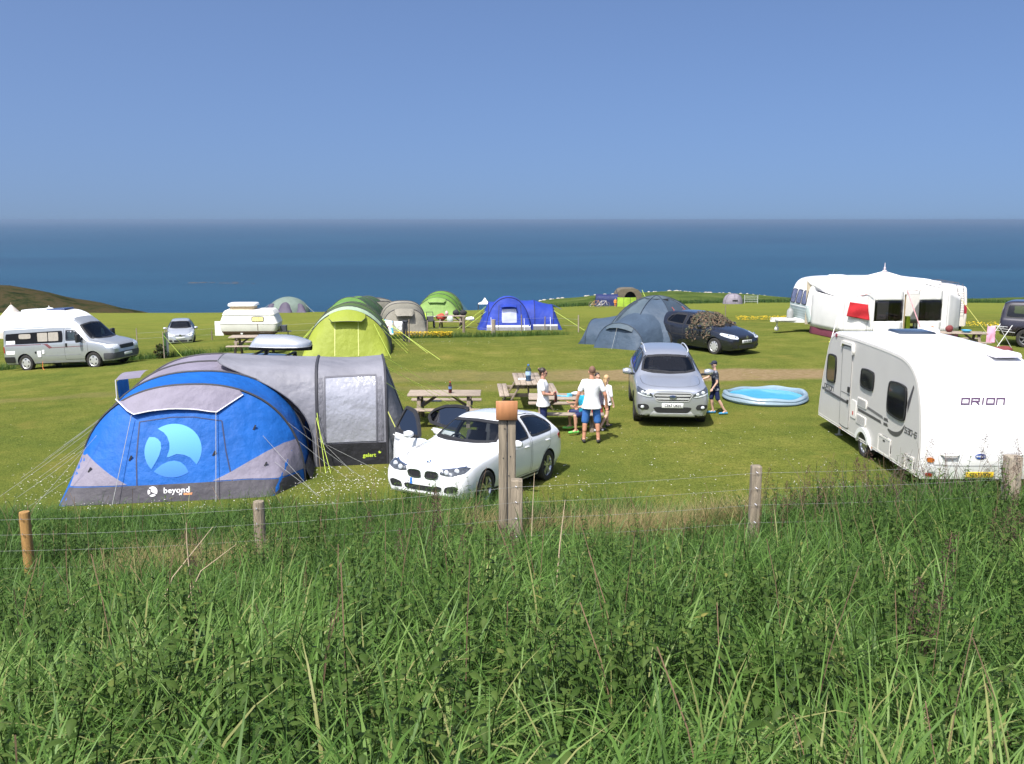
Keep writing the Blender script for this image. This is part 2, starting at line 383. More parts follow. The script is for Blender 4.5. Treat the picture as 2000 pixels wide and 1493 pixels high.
sea = big_mesh('sea', np.stack([SX.ravel(), SY.ravel(), np.full(SX.size, SEA)], 1), Fs, sea_material(), smooth=True)
tag(sea, 'blue open sea reaching the hazy horizon', 'sea', kind='structure')
# rocks awash off the headland
for i, (rx, ry, w) in enumerate([(-245, 760, 26), (-222, 752, 16), (690, 1210, 30)]):
    mb = MB(); 
    for k in range(5):
        mb.ball((rx+(k-2)*w*0.3+random.uniform(-3, 3), ry+random.uniform(-6, 6), SEA-0.4), w*0.16*random.uniform(.6, 1.1), 9, 6, (1.5, 1, 0.28))
    o = mb.build('sea_rock', mat('wet_rock', (0.05, 0.05, 0.05), 0.5, var=0.4), None)
    tag(o, ['low dark rocks awash in the sea left of centre', 'smaller rock awash beside the low dark rocks', 'distant skerry awash on the right of the sea'][i], 'rock', 'rocks awash offshore')
# ================================================================ vehicle tools
BLACK = mat('black_plastic', (0.018, 0.018, 0.019), 0.55, var=0.2)
RUBBER = mat('tyre_rubber', (0.022, 0.021, 0.020), 0.85, var=0.3, bump=0.2, dirt=(0.12, 0.10, 0.07, 0.35), dscale=9)
CHROME = mat('chrome', (0.75, 0.76, 0.78), 0.18, 1.0, var=0.03)
ALLOY = mat('alloy', (0.52, 0.53, 0.55), 0.3, 0.9, var=0.05)
SEAM = mat('panel_gap', (0.03, 0.03, 0.032), 0.8)
CABIN = mat('cabin_trim', (0.030, 0.030, 0.033), 0.8, var=0.2)
SEAT = mat('seat_cloth', (0.045, 0.045, 0.05), 0.9, var=0.25, bump=0.2)
WINGLASS = glass('car_glass', (0.50, 0.56, 0.56))
DARKGLASS = glass('tinted_glass', (0.10, 0.12, 0.13))
LENS = mat('lamp_lens', (0.62, 0.66, 0.70), 0.06, 0.15, var=0.25, scale=22, coat=1.0)
LAMPDARK = mat('lamp_housing', (0.10, 0.11, 0.12), 0.2, 0.5, var=0.4, scale=18, coat=1.0)
REDLENS = mat('red_lens', (0.32, 0.012, 0.012), 0.12, var=0.25, scale=20, coat=1.0)
AMBER = mat('amber_lens', (0.62, 0.17, 0.015), 0.15, var=0.2, scale=20, coat=1.0)
PLATE_W = mat('plate_white', (0.74, 0.75, 0.73), 0.35, var=0.04)
PLATE_Y = mat('plate_yellow', (0.74, 0.50, 0.03), 0.35, var=0.06)
INK = mat('plate_black', (0.012, 0.012, 0.014), 0.5)

def chaikin(P, it=1, closed=True, k=0.25):
    P = [np.asarray(p, float) for p in P]
    for _ in range(it):
        Q = []; n = len(P)
        if not closed: Q.append(P[0])
        for i in range(n if closed else n-1):
            a, b = P[i], P[(i+1) % n]
            if closed or i > 0: Q.append(a*(1-k)+b*k)
            if closed or i < n-2: Q.append(a*k+b*(1-k))
        if not closed: Q.append(P[-1])
        P = Q
    return P
def rounded(poly, k=0.12, it=2):
    return [tuple(p) for p in chaikin(chaikin(poly, 1, True, k), it-1, True, 0.25)]
def densify(poly, d, closed=True):
    out = []; n = len(poly)
    for i in range(n if closed else n-1):
        a, b = np.array(poly[i]), np.array(poly[(i+1) % n]); m = max(1, int(np.linalg.norm(b-a)/d))
        out += [tuple(a+(b-a)*j/m) for j in range(m)]
    if not closed: out.append(tuple(poly[-1]))
    return out
def inset(poly, d):
    P = np.array(poly); n = len(P); area = 0.5*sum(P[i][0]*P[(i+1) % n][1]-P[(i+1) % n][0]*P[i][1] for i in range(n)); s = 1 if area > 0 else -1
    out = []
    for i in range(n):
        a, b, c = P[i-1], P[i], P[(i+1) % n]
        n1 = np.array([-(b-a)[1], (b-a)[0]]); n2 = np.array([-(c-b)[1], (c-b)[0]])
        n1 = n1/(np.linalg.norm(n1)+1e-9); n2 = n2/(np.linalg.norm(n2)+1e-9); m = n1+n2; m = m/(np.linalg.norm(m)+1e-9)
        q = max(0.4, float(m @ n1)); out.append(tuple(b+m*s*d/q))
    return out
def inside(p, poly):
    x, y = p; c = False; n = len(poly); j = n-1
    for i in range(n):
        xi, yi = poly[i]; xj, yj = poly[j]
        if (yi > y) != (yj > y) and x < (xj-xi)*(y-yi)/(yj-yi)+xi: c = not c
        j = i
    return c
VIEW = {'left': (Vector((-1, 0, 0)), lambda a, b: Vector((6, a, b))), 'right': (Vector((1, 0, 0)), lambda a, b: Vector((-6, a, b))),
        'front': (Vector((0, 1, 0)), lambda a, b: Vector((a, -8, b))), 'rear': (Vector((0, -1, 0)), lambda a, b: Vector((a, 8, b))),
        'top': (Vector((0, 0, -1)), lambda a, b: Vector((a, b, 8)))}
def hit(bvh, view, a, b, off=0.0):
    d, mk = VIEW[view]; o = mk(a, b); h = bvh.ray_cast(o, d)
    if h[0] is None:
        # nearest point of the surface to the ray
        best = None
        for t in np.linspace(3, 11, 33):
            q = bvh.find_nearest(o+d*t)
            if q[0] is not None and (best is None or q[3] < best[3]): best = q
        h = best
    n = h[1] if h[1].dot(d) < 0 else -h[1]
    return h[0]+n*off, n
def patch(name, bvh, view, poly, m, parent, off=0.004, grid=0.06, skirt=0.012, smooth=True):
    """a panel following the body surface, outline drawn in a side, front, rear or top elevation"""
    poly = densify(poly, grid); n = len(poly); xs = [p[0] for p in poly]; ys = [p[1] for p in poly]
    pts = [Vector(p) for p in poly]; sm = inset(poly, grid*0.35)
    for gx_ in np.arange(min(xs)+grid*.5, max(xs), grid):
        for gy_ in np.arange(min(ys)+grid*.5, max(ys), grid):
            if inside((gx_, gy_), sm): pts.append(Vector((gx_, gy_)))
    r = delaunay_2d_cdt(pts, [], [list(range(n))], 1, 1e-5)
    V = []; NN = []
    for p in r[0]:
        q, nr = hit(bvh, view, p[0], p[1], off); V.append(q); NN.append(nr)
    F = [tuple(f) for f in r[2]]
    if skirt:
        cnt = {}
        for f in F:
            for i in range(len(f)):
                e = (f[i], f[(i+1) % len(f)]); cnt[e] = 1
        for (a, b) in list(cnt):
            if (b, a) not in cnt:
                k = len(V); V += [V[a]-NN[a]*skirt, V[b]-NN[b]*skirt]; F.append((b, a, k, k+1))
    o = mesh_obj(name, V, F, m, parent, smooth, 40)
    bm = bmesh.new(); bm.from_mesh(o.data); bmesh.ops.remove_doubles(bm, verts=bm.verts, dist=1e-5); bmesh.ops.recalc_face_normals(bm, faces=bm.faces); bm.to_mesh(o.data); bm.free()
    return o
def ringpatch(name, bvh, view, poly, width, m, parent, off=0.006, d=0.05):
    poly = densify(poly, d); inn = inset(poly, width); V = []; n = len(poly)
    for p in poly: V.append(hit(bvh, view, p[0], p[1], off)[0])
    for p in inn: V.append(hit(bvh, view, p[0], p[1], off)[0])
    q = [hit(bvh, view, p[0], p[1], -0.012)[0] for p in poly]; V += q
    q = [hit(bvh, view, p[0], p[1], -0.012)[0] for p in inn]; V += q
    F = [(i, (i+1) % n, n+(i+1) % n, n+i) for i in range(n)]
    F += [(i, 2*n+i, 2*n+(i+1) % n, (i+1) % n) for i in range(n)] + [(n+i, n+(i+1) % n, 3*n+(i+1) % n, 3*n+i) for i in range(n)]
    return mesh_obj(name, V, F, m, parent, True, 40)
def strip(name, bvh, view, line, w, m, parent, off=0.003, d=0.05, closed=False):
    """a thin line on the body: panel gap, trim, crease"""
    line = densify(line, d, closed); n = len(line); V = []
    for i, p in enumerate(line):
        a = np.array(line[(i-1) % n] if closed or i > 0 else line[i]); b = np.array(line[(i+1) % n] if closed or i < n-1 else line[i])
        t = b-a; t = t/(np.linalg.norm(t)+1e-9); nn = np.array([-t[1], t[0]])*w/2
        V.append(hit(bvh, view, p[0]+nn[0], p[1]+nn[1], off)[0]); V.append(hit(bvh, view, p[0]-nn[0], p[1]-nn[1], off)[0])
    F = [(2*i, 2*i+1, (2*i+3) % (2*n), (2*i+2) % (2*n)) for i in range(n if closed else n-1)]
    o = mesh_obj(name, V, F, m, parent, True, 60); return o

def shell(P, n=110, crown=0.07, chk=2):
    """smooth closed body from longitudinal curves; front at -y"""
    K = np.array(P['k'], float)      # rows: s, top, roofw, beltz, beltw, midz, midw, sillz, sillw
    Lc = K[-1, 0]
    s = np.unique(np.concatenate([np.linspace(0, Lc, n), [0.012, 0.03, Lc-0.012, Lc-0.03]]))
    c = [pchip(K[:, 0], K[:, j], s) for j in range(1, 9)]
    rows = []
    for i in range(len(s)):
        top, rw, bz, bw, mz, mw, sz, sw = [q[i] for q in c]
        cr = max(0.004, min(P.get('crown', crown), (top-bz)*0.7)); bul = P.get('bulge', 0.02)*min(1, (top-bz)/0.4)
        h = [(0, top), (rw*.5, top-cr*.05), (rw*.85, top-cr*.3), (rw, top-cr), ((rw+bw)/2+bul, (top-cr+bz)/2), (bw, bz), (bw+(mw-bw)*.55, bz-(bz-mz)*.22),
             (mw, mz), (mw-.005, mz-(mz-sz)*.5), (sw+.01, sz+.05), (sw, sz), (sw-.12, sz-.02), (0, sz-.02)]
        h = chaikin(h, chk, False)
        ring = [(p[0], s[i]-Lc/2, p[1]) for p in h] + [(-p[0], s[i]-Lc/2, p[1]) for p in h[-2:0:-1]]
        rows.append(ring)
    mb = MB(); mb.grid(rows, closed=True); m = len(rows[0])
    mb.f.append(tuple(range(m))); mb.f.append(tuple((len(rows)-1)*m+k for k in range(m))[::-1])
    return mb
def make_shell(name, P, paint, parent, axles, Ra, black_below=0.0, inner=0.5, arch_only=True):
    mb = shell(P, P.get('n', 110)); o = mb.build(name, [paint, BLACK], parent, True, 38)
    if axles:
        cb = MB(); Lc = P['k'][-1][0]; W = 1.3
        for sax, zax in axles:
            for sg in (-1, 1): cb.lathe([(Ra, sg*inner), (Ra, sg*W)], 40, (0, sax-Lc/2, zax), 'x')
        co = cb.build('cutter', BLACK, parent, False)
        b = o.modifiers.new('b', 'BOOLEAN'); b.object = co; b.operation = 'DIFFERENCE'; b.solver = 'EXACT'
        evaluated(o); bpy.data.objects.remove(co)
    me = o.data; Lc = P['k'][-1][0]
    if len(me.materials) < 2:
        me.materials.clear(); me.materials.append(paint); me.materials.append(BLACK)
    idx = []
    for p in me.polygons:
        c = p.center; blk = 0
        for sax, zax in (axles or []):
            if math.hypot(c.y-(sax-Lc/2), c.z-zax) < Ra+0.004 and all(math.hypot(me.vertices[v].co.y-(sax-Lc/2), me.vertices[v].co.z-zax) < Ra+0.003 for v in p.vertices): blk = 1
        if c.z < black_below: blk = 1
        idx.append(blk)
    me.polygons.foreach_set('material_index', idx)
    me.polygons.foreach_set('use_smooth', [True]*len(me.polygons)); me.set_sharp_from_angle(angle=R(38))
    bm = bmesh.new(); bm.from_mesh(me); bvh = BVHTree.FromBMesh(bm); bm.free()
    return o, bvh
def cut_windows(o, wins):
    """open the body where the panes go; wins: (view, poly)"""
    bm = bmesh.new(); bm.from_mesh(o.data); kill = []
    for f in bm.faces:
        for view, poly in wins:
            d, _ = VIEW[view]
            if f.normal.dot(d) > -0.12: continue
            g = (lambda v: (v.co.y, v.co.z)) if view in ('left', 'right') else (lambda v: (v.co.x, v.co.z))
            if all(inside(g(v), poly) for v in f.verts): kill.append(f); break
    bmesh.ops.delete(bm, geom=kill, context='FACES'); bm.to_mesh(o.data); bm.free()
def lining(o, parent, zmin=0.35, t=0.035):
    """dark trim just inside the painted skin, window openings included"""
    me = o.data; N = len(me.vertices); co = np.zeros(N*3); nr = np.zeros(N*3); me.vertices.foreach_get('co', co); me.vertices.foreach_get('normal', nr)
    V = co.reshape(-1, 3)-nr.reshape(-1, 3)*t; F = [tuple(p.vertices) for p in me.polygons if p.center.z > zmin and p.material_index == 0]
    l = mesh_obj('cabin_lining', V, F, CABIN, parent, True, 60)
    bm = bmesh.new(); bm.from_mesh(l.data); bmesh.ops.delete(bm, geom=[v for v in bm.verts if not v.link_faces], context='VERTS'); bm.to_mesh(l.data); bm.free(); return l
def pane(bvh, view, poly, m, parent, name='window', seal=0.035, sealmat=None, rnd=0.10):
    poly = rounded(poly, rnd) if rnd else poly
    g = patch(name, bvh, view, inset(poly, 0.006), m, parent, 0.001, 0.09, 0)
    ringpatch('window_seal', bvh, view, poly, seal, sealmat or BLACK, g, 0.004)
    return g, poly
def wheel(parent, x, y, z, r, w, style, side, hub=ALLOY):
    """tyre with rim as sub-part; side = +1 / -1 for the outer face"""
    mb = MB(); t = w/2
    mb.lathe([(r*.66, -t*.9), (r*.80, -t), (r*.95, -t*.92), (r, -t*.62), (r*1.003, 0), (r, t*.62), (r*.95, t*.92), (r*.80, t), (r*.66, t*.9), (r*.62, 0)], 36, (0, 0, 0), 'x', cap=False)
    wo = mb.build('wheel', RUBBER, parent, True, 40); wo.location = (x, y, z)
    rm = MB(); f = t*.82*side
    rm.lathe([(r*.70, f), (r*.68, f*1.05), (r*.63, f*.92), (r*.60, f*.55), (r*.60, -f*.6)], 30, (0, 0, 0), 'x', cap=False)
    bo = MB(); bo.lathe([(r*.61, f*.30), (r*.08, f*.30)], 24, (0, 0, 0), 'x')
    rm.lathe([(r*.001, f*.96), (r*.12, f*.96), (r*.15, f*.80), (r*.15, f*.35)], 14, (0, 0, 0), 'x', cap=False)
    if style == 'cap':      # pressed cover with holes round the rim
        rm.lathe([(r*.66, f*.85), (r*.60, f*.98), (r*.45, f*1.06), (r*.15, f*1.08), (r*.001, f*1.02)], 30, (0, 0, 0), 'x', cap=False)
        for k in range(9):
            a = 2*math.pi*k/9; bo.lathe([(r*.075, f*.98), (r*.075, f*1.10)], 9, (0, r*.52*math.cos(a), r*.52*math.sin(a)), 'x')
    elif style == 'star':   # five broad lobes
        rm.lathe([(r*.66, f*.85), (r*.58, f*.95), (r*.2, f*1.0), (r*.001, f*1.0)], 30, (0, 0, 0), 'x', cap=False)
        for k in range(5):
            a = 2*math.pi*k/5+.3; p = [(r*.52*math.cos(a+d)*q, r*.52*math.sin(a+d)*q) for d, q in ((-.3, .96), (0, 1), (.3, .96), (.16, .72), (-.16, .72))]
            bo.prism(p, f*.95, f*1.06, 'x')
    else:                   # spokes (style = number)
        n = int(style)
        for k in range(n):
            a = 2*math.pi*k/n+.2; wd = 0.16 if n <= 5 else 0.085
            for sgn in ((-1, 1) if n <= 5 else (0,)):
                a0, a1 = a+sgn*.10, a+sgn*wd*1.2
                rm.beam((f*.80, r*.10*math.cos(a0), r*.10*math.sin(a0)), (f*.86, r*.64*math.cos(a1), r*.64*math.sin(a1)), r*(.10 if n <= 5 else .12), abs(f)*.28, up=(1, 0, 0))
    rm.build('rim', hub, wo, True, 40); bo.build('brake', SEAM, wo, False)
    return wo
def seat(parent, x, y, z, m=None, back=0.62):
    m = m or SEAT; mb = MB()
    mb.grid([[(x+u*.25*(1-.12*abs(t)), y+.28*t+.05*0, z+.12*(1-u*u*.4)*1.0-(.03 if abs(t) > .9 else 0)) for u in np.linspace(-1, 1, 7)] for t in np.linspace(-1, 1, 6)])
    mb.box((x, y, z+.02), (.48, .54, .12))
    mb.box((x, y+.33, z+.05+back/2), (.48, .13, back), Matrix.Rotation(R(-14), 3, 'X'), .86)
    mb.box((x, y+.46, z+.10+back+.08), (.26, .10, .18), Matrix.Rotation(R(-10), 3, 'X'), .85)
    o = mb.build('seat', m, parent, True, 40); return bevel(o, .03, 2)
def steering(parent, x, y, z, r=.185):
    mb = MB(); tl = R(-28); pts = []
    for k in range(25):
        a = 2*math.pi*k/24; pts.append((x+r*math.cos(a), y+r*math.sin(a)*math.sin(-tl)*-1, z+r*math.sin(a)*math.cos(tl)))
    mb.tube(pts, .016, 8); mb.ball((x, y-.02, z), .055, 10, 6); mb.tube([(x-r, y, z), (x+r, y, z)], .014, 6); mb.tube([(x, y-.02, z), (x, y-.4, z-.22)], .03, 8)
    return mb.build('steering_wheel', BLACK, parent)
def mirror(parent, x, y, z, side, m, sc=1.0):
    mb = MB(); prof = []
    rows = []
    for t in np.linspace(0, 1, 7):
        q = math.sin(math.pi*(.12+.80*t))**.5; rows.append([(x+side*(.04+.20*t)*sc, y+(-.075*q*math.cos(a)-.0)*sc if math.cos(a) > 0 else y-.045*q*math.cos(a)*sc, z+.078*q*math.sin(a)*sc) for a in np.linspace(0, 2*math.pi, 15)[:-1]])
    mb.grid(rows, True); mb.f.append(tuple(range(14))[::-1]); mb.f.append(tuple(6*14+k for k in range(14)))
    o = mb.build('door_mirror', m, parent); 
    st = MB().beam((x-side*.04, y, z-.06*sc), (x+side*.09*sc, y, z-.055*sc), .05*sc, .045*sc); st.build('mirror_arm', BLACK, o)
    g = MB(); g.box((x+side*.145*sc, y+.048*sc, z), (.17*sc, .004, .11*sc)); g.build('mirror_glass', CHROME, o, False); return o
def plate(parent, loc, nrm_view, s, m, w=.52, h=.112, tilt=0, sx=1.0):
    o = MB().box((0, 0, 0), (w, .008, h)).build('number_plate', m, parent); o.location = loc; o.rotation_euler = (R(tilt), 0, 0 if nrm_view == 'front' else math.pi)
    bevel(o, .006, 1)
    if s.strip(): text_obj('plate_lettering', s, INK, .098, o, frame((0, -.0055, -.002), (1, 0, 0), (0, 0, 1)), .001, 0, .0022, 1.02, sx=sx*.86)
    return o
def handle(parent, bvh, view, a, b, m, L=.2):
    p, n = hit(bvh, view, a, b, .022); mb = MB(); mb.tube([p+Vector((0, -L/2, 0))-n*.02, p+Vector((0, -L*.38, 0)), p+Vector((0, L*.38, 0)), p+Vector((0, L/2, 0))-n*.02], [.008, .013, .013, .008], 8)
    return mb.build('door_handle', m, parent)
# ================================================================ white hatchback with open doors
WHITE = mat('white_paint', (0.80, 0.81, 0.81), 0.22, var=0.02, scale=2, coat=1.0)
def white_hatchback():
    t = thing('parked_car', 'white hatchback with two doors standing open, parked nose to the wire fence', 'car', (-0.6, 16.7, .105), R(-26.6)); t.rotation_euler = (R(-4.9), 0, R(-26.6)); t.scale = (.96, .95, .97)
    K = [  # s, top, roofw, beltz, beltw, midz, midw, sillz, sillw
        (0.00, .67, .50, .61, .62, .50, .67, .27, .58), (.05, .70, .59, .64, .72, .52, .77, .22, .69), (.16, .75, .645, .69, .775, .54, .83, .19, .75),
        (.36, .815, .67, .745, .805, .56, .862, .18, .79), (.70, .895, .67, .81, .805, .58, .868, .18, .80), (1.05, .95, .68, .855, .822, .60, .878, .18, .80),
        (1.32, .995, .675, .885, .830, .60, .8825, .18, .80), (1.45, 1.05, .655, .895, .832, .60, .8825, .18, .80), (1.80, 1.245, .595, .915, .836, .60, .8825, .18, .80), (2.12, 1.375, .555, .93, .838, .61, .8825, .18, .80),
        (2.45, 1.415, .565, .945, .838, .61, .8825, .18, .80), (2.9, 1.42, .57, .96, .836, .62, .8825, .18, .80), (3.4, 1.392, .56, .985, .83, .63, .8825, .18, .80),
        (3.80, 1.335, .545, 1.01, .815, .64, .88, .19, .79), (4.0, 1.265, .54, 1.0, .80, .64, .87, .21, .77), (4.15, 1.10, .57, .96, .775, .62, .845, .23, .74), (4.27, .93, .60, .85, .73, .60, .80, .27, .69), (4.33, .74, .48, .68, .60, .54, .66, .32, .55)]
    P = {'k': K, 'crown': .075, 'bulge': .022}; Lc = 4.33
    Y = lambda s: s-Lc/2
    body, bvh = make_shell('body', P, WHITE, t, [(.77, .315), (3.46, .315)], .352)
    S = lambda pts: [(Y(a), b) for a, b in pts]
    wf = S([(1.66, .945), (2.02, 1.215), (2.22, 1.315), (2.56, 1.362), (2.60, .965)]); wr = S([(2.68, .968), (2.66, 1.365), (3.05, 1.362), (3.42, 1.315), (3.72, 1.20), (3.80, 1.10), (3.66, 1.005)])
    ws = [(-.655, 1.005), (-.3, .985), (.3, .985), (.655, 1.005), (.57, 1.285), (.50, 1.325), (0, 1.342), (-.50, 1.325), (-.57, 1.285)]
    rw = [(-.60, 1.0), (.60, 1.0), (.50, 1.28), (-.50, 1.28)]
    doorf = S([(1.42, .30), (1.40, .86), (1.50, .90), (2.06, 1.28), (2.30, 1.375), (2.60, 1.385), (2.60, .30)])
    doorr = S([(2.67, .30), (2.67, 1.385), (3.1, 1.38), (3.40, 1.33), (3.62, 1.04), (3.50, .72), (3.22, .62), (3.05, .30)])
    # left side (nearest the viewer): panes and gaps
    for view, poly, rnd in (('left', wf, .08), ('left', wr, .10), ('front', ws, .06), ('rear', rw, .10)):
        pane(bvh, view, poly, WINGLASS if view == 'front' else DARKGLASS, t, {'left': 'side_window', 'front': 'windscreen', 'rear': 'rear_window'}[view], .04, rnd=rnd)
    for poly in (doorf, doorr): strip('door_gap', bvh, 'left', poly, .009, SEAM, t, closed=True)
    handle(t, bvh, 'left', Y(2.42), .83, WHITE); handle(t, bvh, 'left', Y(3.40), .85, WHITE)
    strip('crease', bvh, 'left', S([(1.2, .80), (2.0, .825), (3.0, .85), (4.05, .88)]), .012, mat('white_crease_shade', (0.66, 0.67, 0.68), .25, coat=1.0), t, .002)  # side crease is a greyer strip of paint, its shade put into the colour
    strip('sill_trim', bvh, 'left', S([(1.15, .235), (3.1, .245)]), .05, BLACK, t, .004)
    cut_windows(body, [('left', inset(rounded(wf, .08), .006)), ('left', inset(rounded(wr), .006)), ('front', inset(rounded(ws, .06), .006)), ('rear', inset(rounded(rw), .006)), ('right', doorf), ('right', doorr)])
    lining(body, t)
    # lamps, twin grille, badge
    for sg in (-1, 1):
        hl = [(sg*a, b) for a, b in ((.335, .615), (.45, .60), (.62, .61), (.775, .655), (.80, .735), (.70, .735), (.50, .70), (.36, .675))]
        h = patch('headlight', bvh, 'front', rounded(hl, .15), LAMPDARK, t, .008, .03)
        for (a, b, r) in ((.47, .65, .048), (.63, .675, .050)):
            q, n = hit(bvh, 'front', sg*a, b, .012); mb = MB(); mb.ball(q, r, 14, 8, (1, .35, 1)); mb.build('lamp', LENS, h)
        strip('lamp_rim', bvh, 'front', [(sg*.36, .685), (sg*.52, .71), (sg*.72, .74)], .016, CHROME, h, .012)
        g = [(sg*a, b) for a, b in ((.03, .535), (.045, .625), (.10, .652), (.27, .652), (.325, .615), (.30, .535), (.20, .495), (.08, .500))]
        gr = patch('grille', bvh, 'front', rounded(g, .18), BLACK, t, .006, .03); ringpatch('grille_rim', bvh, 'front', rounded(g, .18), .018, CHROME, gr, .018)
        for k in range(8):
            xx = sg*(.06+k*.033); strip('grille_bar', bvh, 'front', [(xx, .525), (xx, .635)], .010, SEAM if k % 2 else mat('grille_slat', (0.05, .05, .055), .35, .4), gr, .016)
        fl = [(sg*a, b) for a, b in ((.42, .30), (.66, .30), (.70, .41), (.62, .44), (.45, .40))]
        patch('air_intake', bvh, 'front', rounded(fl, .15), BLACK, t, .005, .04)
        tl = [(sg*a, b) for a, b in ((.50, .80), (.74, .82), (.76, .93), (.60, .94), (.48, .88))]
        patch('tail_light', bvh, 'rear', rounded(tl, .15), REDLENS, t, .008, .04)
        sl = S([(4.0, .80), (4.17, .80), (4.10, .93), (3.95, .90)]); patch('tail_light', bvh, 'left' if sg > 0 else 'right', rounded(sl, .15), REDLENS, t, .008, .04)
    patch('air_intake', bvh, 'front', rounded([(-.36, .29), (.36, .29), (.40, .40), (-.40, .40)], .15), BLACK, t, .005, .05)
    strip('bonnet_gap', bvh, 'top', chaikin([(-.70, Y(1.25)), (-.68, Y(.62)), (-.52, Y(.24)), (0, Y(.13)), (.52, Y(.24)), (.68, Y(.62)), (.70, Y(1.25))], 3, False), .008, SEAM, t)
    for sg in (-1, 1): strip('bonnet_crease', bvh, 'top', [(sg*.22, Y(.25)), (sg*.42, Y(1.2))], .01, mat('white_crease_shade', (0.66, 0.67, 0.68)), t, .002)  # bonnet creases likewise shaded in with the greyer paint
    q, n = hit(bvh, 'top', 0, Y(.20), .004); bd = MB().lathe([(.043, 0), (.041, .006), (.001, .007)], 24).build('badge', INK, t); bd.matrix_local = frame(q, (1, 0, 0), n.cross(Vector((1, 0, 0))))
    for k, mm in enumerate((mat('badge_blue', (.02, .16, .52), .3), PLATE_W)*2):
        a0 = k*math.pi/2; MB().prism([(0, 0)]+[(.027*math.cos(a0+a), .027*math.sin(a0+a)) for a in np.linspace(0, math.pi/2, 7)], .0072, .0085).build('badge_quarter', mm, bd, False)
    ringpatch('badge_rim', BVHTree.FromPolygons([(-1, -1, .008), (1, -1, .008), (1, 1, .008), (-1, 1, .008)], [(0, 1, 2, 3)]), 'top', [(.044*math.cos(a), .044*math.sin(a)) for a in np.linspace(0, 2*math.pi, 25)[:-1]], .004, CHROME, bd, .0012, .02)
    q, n = hit(bvh, 'front', 0, .44, .01); plate(t, q, 'front', 'CE16 BMV'[:4], PLATE_W) if False else None
    pl = MB().box((0, 0, 0), (.52, .008, .112)).build('number_plate', PLATE_W, t); pl.location = q
    MB().box((-.235, -.005, 0), (.045, .004, .108)).build('plate_band', mat('badge_blue', (.02, .16, .52), .3), pl, False)
    for sg in (-1, 1): strip('wiper', bvh, 'front', [(sg*.05, 1.0), (sg*.05-.5, 1.04)], .02, BLACK, t, .014)
    for sx in (-1, 1):
        for s in (.77, 3.46): wheel(t, sx*.775, Y(s), .315, .315, .21, '5', sx)
    mirror(t, .86, Y(1.72), .985, 1, WHITE, .95)
    # cabin
    for sx in (-1, 1): seat(t, sx*.37, Y(2.25), .34)
    seat(t, -.40, Y(3.15), .38); seat(t, .40, Y(3.15), .38); seat(t, 0, Y(3.15), .38)
    MB().grid([[(x, Y(1.35+.42*v), .90+.03*math.sin(3.1*v)-.10*v*v) for x in np.linspace(-.72, .72, 5)] for v in np.linspace(0, 1, 6)]).box((0, Y(1.62), .68), (1.45, .26, .34)).build('dashboard', CABIN, t)
    steering(t, -.37, Y(1.92), .86)
    MB().box((0, Y(2.08), 1.26), (.2, .02, .06)).build('rear_view_mirror', BLACK, t)
    # open doors, hinged at their front edge
    def door(poly, glassp, hs, ang, tagl, hz, mir):
        d = thing('x', 'x', 'x'); bpy.data.objects.remove(d)
        px = [(a-Y(hs), b) for a, b in poly]; gp = rounded([(a-Y(hs), b) for a, b in glassp], .08)
        # flat sheet bent like the body side, thick lower part, frame round the pane
        def side_x(z): return float(np.interp(z, [.25, .60, .93, 1.38], [-.01, 0.0, -.035, -.27]))
        mbd = MB(); belt = .94
        low = [p for p in densify(px, .08) if p[1] <= belt]
        low.sort(key=lambda p: math.atan2(p[1]-.6, p[0]-.5)); n = len(low)
        V = [(-side_x(z)*1.0, y, z) for y, z in low]+[(-side_x(z)+.10, y, z) for y, z in low]
        mbd.add(V, [tuple(range(n)), tuple(range(n, 2*n))[::-1]]+[(i, (i+1) % n, n+(i+1) % n, n+i) for i in range(n)])
        do = mbd.build('door', WHITE, t, True, 30); bevel(do, .018, 2)
        do.location = (-.872, Y(hs), 0); do.rotation_euler = (0, 0, R(ang))
        gd = densify(gp, .06); og = inset(gd, -.055); n = len(gd); fr = MB()
        V = [(-side_x(z)-.008, y, z) for y, z in og]+[(-side_x(z)-.008, y, z) for y, z in gd]+[(-side_x(z)+.035, y, z) for y, z in og]+[(-side_x(z)+.035, y, z) for y, z in gd]
        F = []
        for i in range(n):
            j = (i+1) % n; F += [(i, j, n+j, n+i), (2*n+i, 3*n+i, 3*n+j, 2*n+j), (i, 2*n+i, 2*n+j, j), (n+i, n+j, 3*n+j, 3*n+i)]
        fr.add(V, F); fr.build('window_frame', BLACK, do)
        r = delaunay_2d_cdt([Vector(p) for p in gd], [], [list(range(n))], 1, 1e-5)
        mesh_obj('window_pane', [(-side_x(p[1])+.012, p[0], p[1]) for p in r[0]], r[2], glass('door_glass', (.34, .42, .40), .22), do)
        MB().grid([[(-side_x(z)+.108, y, z) for y in np.linspace(.08, max(p[0] for p in low)-.08, 5)] for z in np.linspace(.36, .86, 5)]).build('door_card', CABIN, do)
        ym = max(p[0] for p in low); MB().tube([(-.03, ym-.26, .84), (-.045, ym-.22, .845), (-.045, ym-.10, .85), (-.03, ym-.06, .85)], .012, 8).build('door_handle', WHITE, do)
        if mir: 
            mo = mirror(do, -.03, .30, .985, -1, WHITE, .95)
        return do
    door(doorf, wf, 1.40, 62, '', 0, True); door(doorr, wr, 2.67, 66, '', 0, False)
    return t
white_hatchback()

